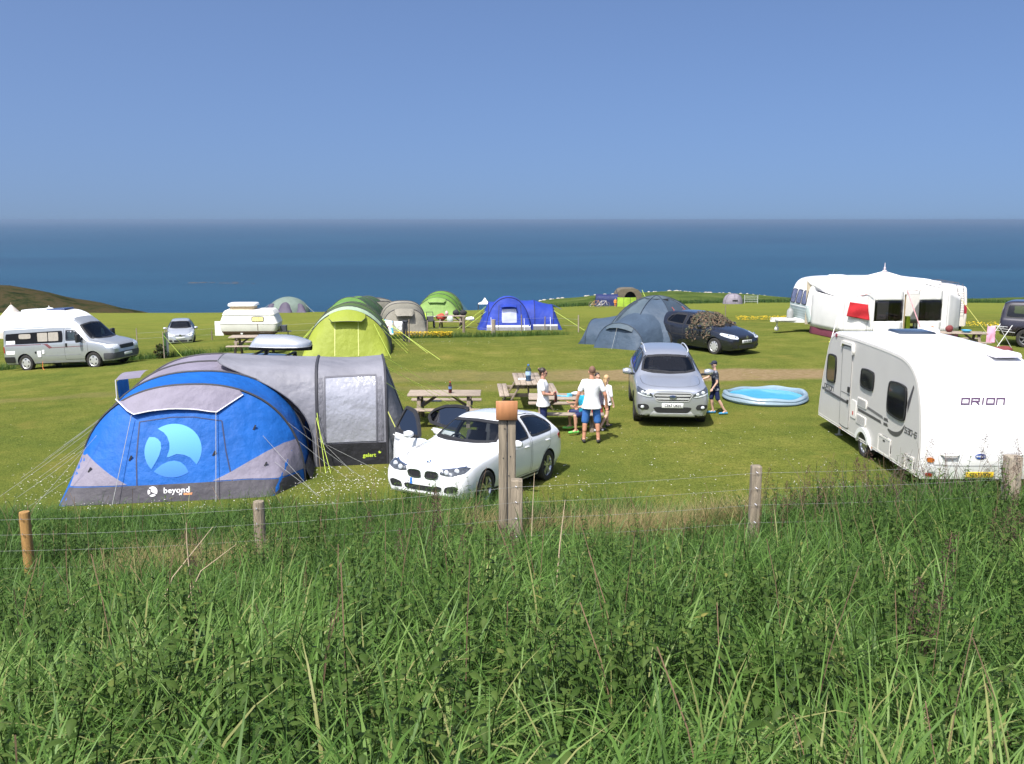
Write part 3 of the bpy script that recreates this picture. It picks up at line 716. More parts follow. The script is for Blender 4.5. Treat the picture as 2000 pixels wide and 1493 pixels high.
# ================================================================ silver sport utility with driver
SILVER = mat('silver_paint', (0.44, 0.46, 0.50), 0.30, 0.55, var=0.03, scale=3, coat=0.8)
def silver_suv():
    t = thing('parked_car', 'silver sport utility car facing the viewer beside the boy in a cap', 'car', on(4.12, 24.25), R(-4.8))
    K = [(0.00, .94, .56, .87, .70, .66, .75, .38, .62), (.05, .98, .65, .92, .78, .68, .83, .31, .74), (.16, 1.02, .69, .96, .83, .70, .88, .27, .81), (.36, 1.06, .71, .99, .85, .72, .905, .26, .84),
         (.75, 1.115, .71, 1.03, .85, .74, .908, .26, .84), (1.12, 1.165, .715, 1.06, .86, .74, .915, .26, .84), (1.25, 1.20, .70, 1.07, .862, .74, .919, .26, .84), (1.60, 1.40, .645, 1.09, .866, .75, .919, .26, .84), (1.98, 1.60, .595, 1.11, .868, .75, .919, .26, .84),
         (2.35, 1.665, .60, 1.12, .868, .76, .919, .26, .84), (2.9, 1.68, .605, 1.13, .866, .76, .919, .26, .84), (3.6, 1.66, .60, 1.15, .86, .77, .915, .27, .84), (4.05, 1.60, .57, 1.15, .84, .77, .90, .29, .81),
         (4.28, 1.42, .58, 1.12, .81, .76, .87, .32, .77), (4.42, 1.16, .60, 1.03, .77, .72, .83, .36, .72), (4.52, .90, .52, .84, .66, .66, .72, .42, .60)]
    Lc = 4.52; Y = lambda s: s-Lc/2; S = lambda pts: [(Y(a), b) for a, b in pts]
    body, bvh = make_shell('body', {'k': K, 'crown': .085, 'bulge': .02}, SILVER, t, [(.93, .345), (3.62, .345)], .395, .335)
    wf = S([(1.52, 1.12), (1.92, 1.42), (2.12, 1.535), (2.56, 1.585), (2.60, 1.14)]); wr = S([(2.68, 1.145), (2.66, 1.59), (3.30, 1.575), (3.46, 1.17)]); wq = S([(3.54, 1.18), (3.40, 1.565), (3.80, 1.53), (4.0, 1.30), (3.92, 1.22)])
    ws = [(-.70, 1.215), (-.4, 1.185), (0, 1.175), (.4, 1.185), (.70, 1.215), (.63, 1.47), (.56, 1.545), (.3, 1.572), (0, 1.58), (-.3, 1.572), (-.56, 1.545), (-.63, 1.47)]
    rw = [(-.62, 1.18), (.62, 1.18), (.52, 1.52), (-.52, 1.52)]
    cuts = [('front', inset(rounded(ws, .05), .006)), ('rear', inset(rounded(rw), .006))]
    pane(bvh, 'front', ws, WINGLASS, t, 'windscreen', .045, rnd=.05); pane(bvh, 'rear', rw, DARKGLASS, t, 'rear_window', .04)
    for view in ('left', 'right'):
        for poly in (wf, wr, wq): pane(bvh, view, poly, DARKGLASS, t, 'side_window', .04, rnd=.08); cuts.append((view, inset(rounded(poly, .08), .006)))
        for poly in (S([(1.45, .45), (1.40, 1.06), (1.52, 1.10), (2.05, 1.54), (2.6, 1.60), (2.62, .45)]), S([(2.68, .45), (2.66, 1.60), (3.4, 1.59), (3.52, 1.0), (3.3, .70), (3.15, .45)])): strip('door_gap', bvh, view, poly, .009, SEAM, t, closed=True)
        strip('sill_cladding', bvh, view, S([(1.35, .37), (3.2, .37)]), .12, BLACK, t, .006)
        handle(t, bvh, view, Y(2.42), 1.0, SILVER); handle(t, bvh, view, Y(3.32), 1.02, SILVER)
        for s in (.93, 3.62): strip('arch_trim', bvh, view, [(Y(s)+.42*math.cos(a), .345+.42*math.sin(a)) for a in np.linspace(-.15, math.pi+.15, 20)], .05, BLACK, t, .008)
    cut_windows(body, cuts); lining(body, t, .45)
    CH2 = mat('satin_chrome', (0.60, 0.61, 0.63), 0.25, 0.35, var=.03)
    # front: hexagonal grille with bars, lamps, fog lamps, skid plate
    gp = [(-.47, .835), (-.43, .895), (.43, .895), (.47, .835), (.38, .69), (-.38, .69)]
    gr = patch('grille', bvh, 'front', rounded(gp, .08), BLACK, t, .006, .05)
    ringpatch('grille_rim', bvh, 'front', rounded(inset(gp, -.012), .08), .022, CH2, gr, .014)
    for z, w in ((.835, .43), (.755, .40)): patch('grille_bar', bvh, 'front', rounded([(-w, z-.022), (w, z-.022), (w+.015, z+.024), (-w-.015, z+.024)], .1), CH2, gr, .024, .05)
    q, n = hit(bvh, 'front', 0, .81, .034); bd = MB().lathe([(.09, 0), (.088, .012), (.06, .016), (.001, .017)], 28).build('badge', mat('badge_navy', (.012, .035, .13), .25, coat=1.), t)
    bd.matrix_local = frame(q, (1, 0, 0), (0, 0, 1)) @ Matrix.Diagonal((1, .42, 1, 1)); 
    MB().lathe([(.092, .012), (.092, .016), (.083, .017), (.083, .012)], 28, cap=False).build('badge_rim', CHROME, bd)
    tx = text_obj('badge_lettering', 'Ford', CHROME, .062, bd, frame((0, 0, .0175), (1, 0, 0), (0, 1, 0)), .001, .3); tx.scale = (1, 1.9, 1)
    for sg in (-1, 1):
        hl = [(sg*a, b) for a, b in ((.47, .80), (.50, .86), (.60, .925), (.74, .965), (.84, 1.0), (.865, .93), (.84, .85), (.70, .80), (.56, .775))]
        h = patch('headlight', bvh, 'front', rounded(hl, .12), LAMPDARK, t, .008, .03)
        patch('lamp_strip', bvh, 'front', rounded([(sg*a, b) for a, b in ((.49, .795), (.56, .785), (.70, .81), (.83, .855), (.85, .90), (.70, .85), (.56, .82))], .12), LENS, h, .013, .03)
        for (a, b, r) in ((.60, .865, .042), (.73, .90, .045)):
            q, n = hit(bvh, 'front', sg*a, b, .012); MB().ball(q, r, 14, 8, (1, .4, 1)).build('lamp', LENS, h)
        fl = [(sg*a, b) for a, b in ((.56, .53), (.60, .475), (.76, .475), (.84, .52), (.84, .60), (.70, .625), (.60, .60))]
        f = patch('fog_lamp', bvh, 'front', rounded(fl, .12), BLACK, t, .007, .04); q, n = hit(bvh, 'front', sg*.73, .545, .012); MB().ball(q, .045, 12, 8, (1, .4, .9)).build('lamp', LENS, f)
        tl = [(sg*a, b) for a, b in ((.52, 1.0), (.82, .98), (.84, 1.10), (.60, 1.10))]; patch('tail_light', bvh, 'rear', rounded(tl, .12), REDLENS, t, .008, .05)
        mirror(t, sg*.90, Y(1.62), 1.165, sg, SILVER, 1.12)
        # roof rails
        pts = [hit(bvh, 'top', sg*.545, Y(s), dz)[0] for s, dz in ((2.15, .005), (2.25, .05), (2.6, .062), (3.2, .062), (3.8, .055), (3.95, .005))]
        MB().tube(pts, .018, 8).build('roof_rail', CH2, t)
    patch('air_intake', bvh, 'front', rounded([(-.47, .52), (-.38, .40), (.38, .40), (.47, .52), (.40, .545), (-.40, .545)], .1), BLACK, t, .006, .05)
    patch('skid_plate', bvh, 'front', rounded([(-.56, .31), (-.52, .365), (-.44, .44), (-.38, .385), (.38, .385), (.44, .44), (.52, .365), (.56, .31)], .06), CH2, t, .010, .05)
    q, n = hit(bvh, 'front', 0, .585, .02); plate(t, q, 'front', 'CE67 UKH', PLATE_W, .52, .118)
    strip('bonnet_gap', bvh, 'top', chaikin([(-.74, Y(1.1)), (-.72, Y(.55)), (-.54, Y(.20)), (0, Y(.13)), (.54, Y(.20)), (.72, Y(.55)), (.74, Y(1.1))], 3, False), .009, SEAM, t)
    for sg in (-1, 1): strip('bonnet_crease', bvh, 'top', [(sg*.40, Y(.22)), (sg*.56, Y(1.15))], .012, SILVER, t, .008)
    for sg in (-1, 1): strip('wiper', bvh, 'front', [(sg*.05+.05, 1.205), (sg*.05-.45, 1.235)], .022, BLACK, t, .014)
    for sx in (-1, 1):
        for s in (.93, 3.62): wheel(t, sx*.79, Y(s), .345, .345, .23, '5', sx)
    for sx in (-1, 1): seat(t, sx*.38, Y(2.35), .52)
    for sx in (-.42, 0, .42): seat(t, sx, Y(3.25), .54)
    MB().grid([[(x, Y(1.20+.55*v), 1.10+.03*math.sin(3.1*v)-.10*v*v) for x in np.linspace(-.74, .74, 5)] for v in np.linspace(0, 1, 6)]).box((0, Y(1.60), .86), (1.5, .3, .36)).build('dashboard', CABIN, t)
    steering(t, -.38, Y(1.92), 1.07)
    MB().box((0, Y(1.93), 1.49), (.2, .02, .06)).tube([(0, Y(1.92), 1.46), (0, Y(1.92), 1.41)], .01, 6).build('rear_view_mirror', mat('mirror_back', (.30, .31, .32), .4), t)
    return t
suv_kuga = silver_suv()
# ================================================================ black hatchback under a camouflage net
def simple_hatch(t, paint, Lc, W, H, wbase, fo, wr, wheel_style, name_plate=None, five=True, hub=ALLOY, lamps='round', netting=False, belt=.90, seatm=None):
    w = W/2; Y = lambda s: s-Lc/2; S = lambda pts: [(Y(a*Lc), b*H) for a, b in pts]
    K = [(0, .47, .52, .42, .65, .34, .70, .19, .60), (.012, .50, .62, .45, .76, .35, .82, .16, .72), (.04, .53, .67, .48, .84, .37, .90, .135, .82), (.09, .575, .68, .52, .84, .39, .915, .13, .84), (.16, .63, .73, .565, .90, .41, .965, .13, .89),
         (.235, .67, .75, .60, .925, .42, .99, .13, .905), (.27, .69, .75, .61, .93, .42, 1.0, .13, .905), (.30, .73, .73, .62, .935, .42, 1.0, .13, .905), (.385, .875, .665, .635, .94, .425, 1.0, .13, .905), (.465, .965, .625, .645, .945, .43, 1.0, .13, .905), (.54, .992, .635, .65, .945, .43, 1.0, .13, .905),
         (.66, 1.0, .645, .66, .94, .435, 1.0, .13, .905), (.80, .985, .64, .675, .93, .44, .995, .135, .90), (.905, .945, .61, .685, .905, .44, .975, .145, .875), (.945, .86, .62, .675, .875, .44, .945, .16, .84), (.975, .71, .64, .625, .84, .43, .905, .18, .79), (1, .50, .56, .46, .70, .38, .76, .21, .64)]
    P = {'k': [(k[0]*Lc, k[1]*H, k[2]*w, k[3]*H, k[4]*w, k[5]*H, k[6]*w, k[7]*H, k[8]*w) for k in K], 'crown': .075, 'n': 84}
    body, bvh = make_shell('body', P, paint, t, [(fo, wr), (fo+wbase, wr)], wr+.045, .11*H)
    wf = S([(.345, .655), (.425, .835), (.475, .90), (.575, .935), (.585, .66)]); wrr = S([(.605, .66), (.60, .935), (.74, .93), (.80, .89), (.835, .77), (.82, .69)])
    ws = [(a*w, b*H) for a, b in ((-.78, .70), (-.4, .685), (.4, .685), (.78, .70), (.67, .89), (.58, .945), (0, .958), (-.58, .945), (-.67, .89))]
    rw = [(a*w, b*H) for a, b in ((-.70, .70), (.70, .70), (.56, .90), (-.56, .90))]
    cuts = []
    for view, poly, nm in (('front', ws, 'windscreen'), ('rear', rw, 'rear_window'), ('left', wf, 'side_window'), ('left', wrr, 'side_window'), ('right', wf, 'side_window'), ('right', wrr, 'side_window')):
        pane(bvh, view, poly, WINGLASS if view == 'front' else DARKGLASS, t, nm, .04, rnd=.07); cuts.append((view, inset(rounded(poly, .07), .006)))
    for view in ('left', 'right'):
        strip('door_gap', bvh, view, S([(.325, .22), (.32, .60), (.345, .635), (.43, .86), (.49, .925), (.595, .95), (.595, .22)]), .010, SEAM, t, closed=True)
        strip('door_gap', bvh, view, S([(.605, .22), (.605, .95), (.74, .945), (.80, .72), (.765, .50), (.70, .22)]), .010, SEAM, t, closed=True)
        strip('rubbing_strip', bvh, view, S([(.335, .40), (.74, .41)]), .05, BLACK, t, .008)
        handle(t, bvh, view, Y(.545*Lc), .60*H, paint); handle(t, bvh, view, Y(.73*Lc), .61*H, paint)
    cut_windows(body, cuts); lining(body, t, .3*H)
    for sg in (-1, 1):
        hl = [(sg*a*w, b*H) for a, b in ((.50, .44), (.60, .425), (.86, .45), (.93, .53), (.86, .565), (.62, .525), (.52, .49))]
        h = patch('headlight', bvh, 'front', rounded(hl, .15), LENS, t, .009, .035)
        for (a, b, r) in ((.62, .475, .05), (.80, .505, .05)):
            q, n = hit(bvh, 'front', sg*a*w, b*H, .010); MB().ball(q, r, 12, 8, (1, .3, 1)).build('lamp', CHROME, h)
        patch('tail_light', bvh, 'rear', rounded([(sg*a*w, b*H) for a, b in ((.66, .48), (.86, .48), (.86, .66), (.74, .66))], .12), REDLENS, t, .008, .05)
        patch('tail_light', bvh, 'left' if sg > 0 else 'right', rounded(S([(.945, .48), (.985, .48), (.965, .66), (.935, .66)]), .1), REDLENS, t, .008, .05)
        mirror(t, sg*w*.93, Y(.365*Lc), .675*H, sg, paint)
        patch('fog_lamp', bvh, 'front', rounded([(sg*a*w, b*H) for a, b in ((.55, .20), (.78, .20), (.80, .28), (.58, .28))], .15), BLACK, t, .006, .05)
    gr = patch('grille', bvh, 'front', rounded([(-.36*w, .43*H), (.36*w, .43*H), (.42*w, .485*H), (-.42*w, .485*H)], .1), BLACK, t, .006, .05)
    patch('air_intake', bvh, 'front', rounded([(-.45*w, .19*H), (.45*w, .19*H), (.48*w, .27*H), (-.48*w, .27*H)], .1), BLACK, t, .006, .05)
    q, n = hit(bvh, 'front', 0, .465*H, .014); bd = MB().lathe([(.062, 0), (.062, .008), (.052, .009), (.052, .002)], 24, cap=False).build('badge', CHROME, t); bd.matrix_local = frame(q, (1, 0, 0), (0, 0, 1))
    mb = MB().lathe([(.05, .001), (.05, .003)], 20); mb.build('badge_face', LAMPDARK, bd)
    mb = MB()
    if netting is not None:
        for (a, b) in (((-.022, .036), (-.004, .004)), ((-.004, .004), (.004, .004)), ((.022, .036), (.004, .004)), ((-.042, .018), (-.020, -.038)), ((-.020, -.038), (0, -.002)), ((0, -.002), (.020, -.038)), ((.020, -.038), (.042, .018))): mb.beam((*a, .005), (*b, .005), .008, .004)
        mb.build('badge_mark', CHROME, bd, False)
    if name_plate: q, n = hit(bvh, 'front', 0, .36*H, .016); plate(t, q, 'front', name_plate, PLATE_W)
    for sg in (-1, 1): strip('wiper', bvh, 'front', [(sg*.05, .70*H), (sg*.05+.4, .725*H)], .02, BLACK, t, .014)
    for sx in (-1, 1):
        for s in (fo, fo+wbase): wheel(t, sx*(w-.115), Y(s), wr, wr, .20, wheel_style, sx, hub)
    for sx in (-1, 1): seat(t, sx*.36, Y(.53*Lc), .26*H, seatm, .42*H)
    for sx in (-.38, .38): seat(t, sx, Y(.745*Lc), .28*H, seatm, .36*H)
    MB().grid([[(x, Y(.28*Lc+.36*v), .655*H-.06*v*v) for x in np.linspace(-.70, .70, 4)] for v in np.linspace(0, 1, 4)]).box((0, Y(.35*Lc), .52*H), (1.4, .3, .22*H)).build('dashboard', CABIN, t)
    steering(t, -.36, Y(.43*Lc), .60*H)
    return bvh, Y
BLKPAINT = mat('black_paint', (0.010, 0.011, 0.016), 0.25, var=.1, coat=1.0)
HUBCAP = mat('hubcap', (0.60, 0.60, 0.60), 0.35, .5, var=.06, dirt=(.2, .17, .12, .3), dscale=12)
gt = thing('parked_car', 'black hatchback with a camouflage net spread over its windscreen', 'car', on(7.68, 36.1), R(34.5))
gbvh, gY = simple_hatch(gt, BLKPAINT, 4.20, 1.76, 1.485, 2.575, .86, .315, 'cap', 'ND05 FWE', hub=HUBCAP)
# the net: hundreds of cloth scraps over a mesh, hanging down the near side
net = thing('camouflage_net', 'brown and green camouflage net draped over the black hatchback', 'net', on(7.68, 36.1), R(34.5))
mb1, mb2 = MB(), MB(); cords = MB()
def scrap(mb, p, n, s):
    t = Vector((random.gauss(0, 1), random.gauss(0, 1), random.gauss(0, 1))); t = (t-n*t.dot(n)*.6).normalized(); b = n.cross(t).normalized()
    q = [p+t*s*random.uniform(.7, 1.3), p+b*s*.6*random.uniform(.6, 1.3)+n*random.uniform(0, .03), p-t*s*random.uniform(.7, 1.3)+n*random.uniform(-.01, .03), p-b*s*.6*random.uniform(.6, 1.3)]
    k = [v-n*.006 for v in q]; mb.add(q+k, [(0, 1, 2, 3), (7, 6, 5, 4), (0, 4, 5, 1), (1, 5, 6, 2), (2, 6, 7, 3), (3, 7, 4, 0)])
for i in range(1250):
    a = random.uniform(-.88, .72); s = random.uniform(1.0, 2.15)+random.gauss(0, .05)
    if s < 1.14+.10*math.sin(a*7)+.12*abs(a): continue
    if s > 1.85 and a > .1 and random.random() < .6: continue
    p, n = hit(gbvh, 'top', a, gY(s), random.uniform(.012, .045)); scrap(mb1 if random.random() < .68 else mb2, p, n, random.uniform(.025, .06))
for i in range(420):   # over the right side, thinning into hanging strips
    s = random.uniform(1.05, 2.3); z = random.uniform(.40, 1.42)
    if z < 1.0 and (vnoise(np.array([s]), np.array([0.]), .17, 9)[0] < .38+.25*(1.0-z)): continue
    if s > 1.75 and random.random() < .55: continue
    p, n = hit(gbvh, 'right', gY(s), z, random.uniform(.012, .05)); scrap(mb1 if random.random() < .5 else mb2, p, n, random.uniform(.022, .055))
for k in range(9):
    s = 1.05+k*.14; pts = [hit(gbvh, 'right', gY(s+.02*math.sin(z*9)), z, .02)[0] for z in np.linspace(1.35, random.uniform(.45, .8), 7)]; cords.tube(pts, .006, 5)
tag(mb1.build('brown_scraps', mat('net_brown', (0.13, 0.088, 0.055), .9, var=.35, scale=14), net, False), kind='stuff'); tag(mb2.build('green_scraps', mat('net_green', (0.060, 0.068, 0.040), .9, var=.35, scale=14), net, False), kind='stuff')
cords.build('net_cord', mat('net_cord', (.06, .06, .045), .9), net)

# ---------------------------------------------------------------- small silver car behind the van
ct = thing('parked_car', 'small pale silver hatchback behind the green windbreak at far left', 'car', on(-20.7, 57.0), R(18))
simple_hatch(ct, mat('pale_silver', (0.50, 0.52, 0.55), .3, .45, var=.03, coat=.8), 3.67, 1.66, 1.46, 2.315, .72, .29, '5', ' ')
# ---------------------------------------------------------------- dark car carrying the roof box, mostly behind the big tent
rt = thing('parked_car', 'dark car with a silver roof box, mostly hidden behind the big blue tent', 'car', on(-6.15, 24.3), R(86))
rbvh, rY = simple_hatch(rt, BLKPAINT, 4.25, 1.74, 1.47, 2.6, .85, .31, '5')
for s in (1.95, 2.75):
    q = [hit(rbvh, 'top', x, rY(s), .05)[0] for x in (-.55, -.3, .3, .55)]; z = max(v.z for v in q)+.02
    MB().box((0, rY(s), z), (1.12, .07, .035)).box((-.54, rY(s), z-.06), (.07, .09, .12)).box((.54, rY(s), z-.06), (.07, .09, .12)).build('roof_bar', BLACK, rt)
bx = thing('roof_box', 'silver car roof box with dark base above the grey awning', 'roof box', on(-6.15, 24.3), R(86))
rows = []
for t in np.linspace(0, 1, 26):
    w = .40*(math.sin(math.pi*min(1, .10+.62*t+.1))**.55 if t < .75 else math.sin(math.pi*(.10+.62*.75+.1))**.55*math.sqrt(max(.04, 1-((t-.75)/.26)**2)))
    hgt = .30*(min(1, (t/.12))**.5 if t < .12 else 1-.55*max(0, (t-.55)/.45)**1.6)
    rows.append([(w*math.cos(a), 0.80-1.60*t, 1.585+.13+hgt*max(0, math.sin(a))**.75 if math.sin(a) > 0 else 1.585+.13) for a in np.linspace(0, math.pi, 19)])
mb = MB(); mb.grid(rows); nR = len(rows)
mb.f.append(tuple(range(19))[::-1]); mb.f.append(tuple((nR-1)*19+k for k in range(19)))
mb.build('lid', mat('box_silver', (.50, .52, .54), .25, .5, var=.03, coat=.6), bx, True, 45)
mb = MB(); mb.grid([[(p[0]*1.01, p[1], 1.715-.11*math.sin(math.pi*k/18)**.5*(1 if 0 < k < 18 else 0)) for k, p in enumerate(r)] for r in rows]); mb.build('base', BLACK, bx, True, 45)
mb = MB(); mb.tube([(r[0][0]*1.01, r[0][1], 1.717) for r in rows], .012, 6); mb.tube([(r[-1][0]*1.01, r[-1][1], 1.717) for r in rows], .012, 6); mb.build('rim', mat('box_rim', (.33, .34, .36), .4, .5), bx)

# ---------------------------------------------------------------- dark off-roader at the right edge
def offroader():
    t = thing('parked_car', 'black and gold four-wheel-drive car cut off by the right edge', 'car', on(22.15, 36.4), R(53))
    Lc, w = 4.6, .94; Y = lambda s: s-Lc/2; S = lambda pts: [(Y(a), b) for a, b in pts]
    K = [(0, 1.0, .5, .92, .62, .75, .66, .48, .58), (.05, 1.04, .66, .97, .76, .77, .82, .42, .74), (.18, 1.07, .72, 1.0, .83, .78, .90, .40, .84), (.7, 1.10, .74, 1.02, .86, .80, .94, .40, .87), (1.30, 1.14, .74, 1.06, .87, .80, .945, .40, .87), (1.42, 1.19, .72, 1.07, .87, .80, .945, .40, .87),
         (1.95, 1.74, .66, 1.09, .87, .80, .945, .40, .87), (2.2, 1.82, .66, 1.10, .87, .80, .945, .40, .87), (3.2, 1.84, .67, 1.11, .87, .81, .945, .40, .87), (4.2, 1.82, .66, 1.12, .86, .81, .94, .42, .86), (4.48, 1.74, .65, 1.12, .85, .81, .92, .45, .84), (4.58, 1.3, .66, 1.10, .80, .80, .86, .50, .78), (4.60, 1.0, .6, .95, .72, .76, .78, .54, .70)]
    body, bvh = make_shell('body', {'k': K, 'crown': .06, 'n': 84}, mat('plum_black', (.016, .012, .018), .25, coat=1.0), t, [(.85, .37), (3.58, .37)], .43)
    ps = [S([(1.62, 1.15), (2.05, 1.62), (2.18, 1.70), (2.62, 1.71), (2.62, 1.15)]), S([(2.72, 1.15), (2.72, 1.71), (3.50, 1.71), (3.50, 1.15)]), S([(3.60, 1.15), (3.60, 1.70), (4.35, 1.68), (4.40, 1.15)])]
    ws = [(-.70, 1.19), (.70, 1.19), (.60, 1.71), (-.60, 1.71)]; cuts = [('front', inset(rounded(ws, .07), .006)), ('rear', inset(ws, .05))]
    pane(bvh, 'front', ws, WINGLASS, t, 'windscreen', .04); pane(bvh, 'rear', ws, DARKGLASS, t, 'rear_window', .04)
    GOLD = mat('gold_cladding', (.30, .27, .21), .4, .4, var=.05)
    for v in ('left', 'right'):
        for p in ps: pane(bvh, v, p, WINGLASS, t, 'side_window', .04, rnd=.07); cuts.append((v, inset(rounded(p, .07), .006)))
        patch('side_cladding', bvh, v, rounded(S([(1.40, .44), (3.05, .44), (3.05, .74), (1.40, .74)]), .06), GOLD, t, .012, .1)
        for s in (.85, 3.58): strip('wheel_arch', bvh, v, [(Y(s)+.47*math.cos(a), .37+.47*math.sin(a)) for a in np.linspace(-.1, math.pi+.1, 18)], .10, GOLD, t, .03)
        for s in (1.5, 2.67, 3.55): strip('door_gap', bvh, v, S([(s, .45), (s, 1.12)]), .010, SEAM, t)
        handle(t, bvh, v, Y(2.5), 1.0, BLACK); handle(t, bvh, v, Y(3.4), 1.0, BLACK)
        sg = 1 if v == 'left' else -1; mirror(t, sg*.92, Y(1.7), 1.2, sg, BLACK, 1.1)
        MB().box((sg*.95, Y(2.2), .40), (.16, 1.7, .05)).build('side_step', ALLOY, t)
    cut_windows(body, cuts); lining(body, t, .6)
    for sg in (-1, 1): patch('headlight', bvh, 'front', rounded([(sg*a, b) for a, b in ((.44, .80), (.78, .80), (.80, .95), (.46, .95))], .1), LENS, t, .01, .05)
    patch('grille', bvh, 'front', rounded([(-.4, .78), (.4, .78), (.4, .96), (-.4, .96)], .1), CHROME, t, .008, .06)
    for sx in (-1, 1):
        for s in (.85, 3.58): wheel(t, sx*.81, Y(s), .37, .37, .26, '6', sx)
        seat(t, sx*.4, Y(2.35), .65); seat(t, sx*.4, Y(3.2), .65)
    MB().box((0, Y(1.75), 1.0), (1.5, .35, .3)).build('dashboard', CABIN, t); steering(t, -.4, Y(2.0), 1.12)
offroader()

# ---------------------------------------------------------------- campervan at the left
def campervan():
    t = thing('campervan', 'silver campervan with white high roof at the left of the field', 'campervan', on(-17.65, 36.6), R(77))
    t.location.z = gz(-17.5, 36.6)-.03; t.rotation_euler = (R(-4.0), 0, R(77)); t.scale = (.96, .96, .96)
    Lc, w = 5.20, .987; Y = lambda s: s-Lc/2; S = lambda pts: [(Y(a), b) for a, b in pts]
    K = [(0, .86, .42, .78, .56, .60, .60, .34, .52), (.05, .92, .60, .84, .74, .62, .80, .29, .72), (.18, 1.0, .68, .92, .84, .64, .90, .27, .84), (.50, 1.10, .72, 1.02, .90, .68, .96, .27, .90), (.82, 1.19, .74, 1.09, .925, .70, .98, .27, .92), (.95, 1.27, .73, 1.11, .93, .72, .987, .27, .92),
         (1.30, 1.60, .70, 1.14, .935, .74, .987, .27, .92), (1.62, 1.90, .69, 1.15, .94, .75, .987, .27, .92), (1.85, 2.06, .70, 1.16, .94, .75, .987, .27, .92), (2.2, 2.29, .71, 1.16, .94, .75, .987, .27, .92), (2.55, 2.40, .72, 1.16, .94, .75, .987, .27, .92), (3.2, 2.44, .73, 1.16, .94, .75, .987, .27, .92), (4.6, 2.44, .73, 1.16, .94, .75, .987, .27, .92), (5.0, 2.38, .71, 1.16, .935, .75, .98, .29, .92), (5.14, 2.28, .68, 1.14, .92, .75, .965, .31, .90), (5.20, 2.0, .62, 1.10, .87, .72, .92, .36, .84)]
    P = {'k': K, 'crown': .14, 'bulge': .055, 'n': 110}
    VS = mat('van_silver', (.40, .42, .43), .28, .5, var=.03, coat=.7)
    body, bvh = make_shell('body', P, VS, t, [(.93, .335), (4.16, .335)], .40, .30)
    VW = mat('grp_white', (.80, .80, .79), .3, var=.03, coat=.3)
    zr = 1.74
    # white glass-fibre roof: everything above the gutter, front fairing stays silver
    me = body.data; me.materials.append(VW); 
    for p in me.polygons:
        if p.center.z > zr+.0 and p.center.y > Y(1.72)+.55*max(0, (p.center.z-zr)) and p.material_index == 0: p.material_index = 2
    for v in ('left', 'right'):
        strip('roof_gutter', bvh, v, S([(1.75, zr), (3.0, zr+.005), (5.1, zr)]), .03, VW, t, .012)
        strip('roof_moulding', bvh, v, S([(2.2, 1.98), (3.9, 1.985), (4.05, 2.05), (5.05, 2.05)]), .02, mat('grp_grey', (.55, .56, .57), .4), t, .006)
        wd = S([(1.30, 1.18), (1.40, 1.30), (1.72, 1.60), (2.12, 1.62), (2.14, 1.18)]); lw = S([(2.26, 1.13), (2.26, 1.61), (5.02, 1.57), (5.04, 1.13)])
        pane(bvh, v, wd, WINGLASS, t, 'cab_window', .035, rnd=.06)
        dk = patch('window_band', bvh, v, rounded(lw, .04), mat('dark_panel', (.010, .010, .012), .3, 0, .15, var=.2), t, .006, .12)
        CUR = mat('van_blind', (.34, .31, .27), .7, var=.12, scale=9)
        for (a, b) in ((2.46, 2.94), (2.98, 3.46)): patch('blind', bvh, v, rounded(S([(a, 1.20), (a, 1.555), (b, 1.555), (b, 1.20)]), .05), CUR, dk, .012, .12)
        patch('blind', bvh, v, rounded(S([(3.78, 1.34), (3.78, 1.54), (4.36, 1.54), (4.36, 1.34)]), .12), CUR, dk, .012, .12)
        patch('vent_cover', bvh, v, S([(4.56, 1.14), (4.56, 1.28), (5.0, 1.28), (5.0, 1.14)]), VW, t, .016, .12)
        patch('locker_cover', bvh, v, S([(4.60, .72), (4.60, .86), (5.02, .86), (5.02, .72)]), VW, t, .014, .12)
        BG = mat('burgundy_tape', (.16, .055, .062), .4)
        strip('side_tape', bvh, v, S([(5.05, 1.085), (3.30, 1.085)]), .028, BG, t, .004); patch('side_tape', bvh, v, S([(3.30, 1.10), (3.0, 1.10), (2.78, .94), (2.92, .90), (3.14, 1.07)]), BG, t, .005, .08)
        strip('side_tape', bvh, v, S([(2.9, .93), (1.3, .95)]), .022, BG, t, .004)
        strip('side_rub', bvh, v, S([(1.45, .62), (3.6, .62)]), .03, mat('van_rub', (.25, .26, .27), .5), t, .006)
        for (a, b, c, d) in ((3.42, .70, .17, .26), (3.22, .78, .11, .16)): patch('hook_up_flap', bvh, v, rounded(S([(a-c/2, b-d/2), (a-c/2, b+d/2), (a+c/2, b+d/2), (a+c/2, b-d/2)]), .08), VW, t, .02, .1)
        q, n = hit(bvh, v, Y(3.60), .76, .004); fl = MB().lathe([(.05, 0), (.05, .012), (.03, .014)], 16, (0, 0, 0), 'x').build('flue', BLACK, t); fl.location = q
        strip('door_gap', bvh, v, S([(1.12, .42), (1.12, 1.10), (1.25, 1.16), (1.74, 1.66), (2.2, 1.68), (2.2, .42), (1.40, .42)]), .010, SEAM, t, closed=True)
        p, n = hit(bvh, v, Y(2.1), 1.02, .018); MB().box(p, (.03, .07, .14)).build('door_handle', BLACK, t)
        strip('sill_strip', bvh, v, S([(1.42, .34), (3.68, .34)]), .05, mat('van_rub', (.25, .26, .27)), t, .008)
        sg = 1 if v == 'left' else -1
        mr = MB().box((sg*1.10, Y(1.42), 1.28), (.22, .12, .34)).beam((sg*.95, Y(1.40), 1.14), (sg*1.10, Y(1.42), 1.16), .08, .06).build('door_mirror', BLACK, t); bevel(mr, .03)
        cuts_v = [(v, inset(rounded(wd, .06), .006))]; cut_windows(body, cuts_v)
        patch('rear_bumper', bvh, v, rounded(S([(4.66, .36), (5.18, .38), (5.16, .62), (4.62, .62)]), .08), BLACK, t, .02, .1)
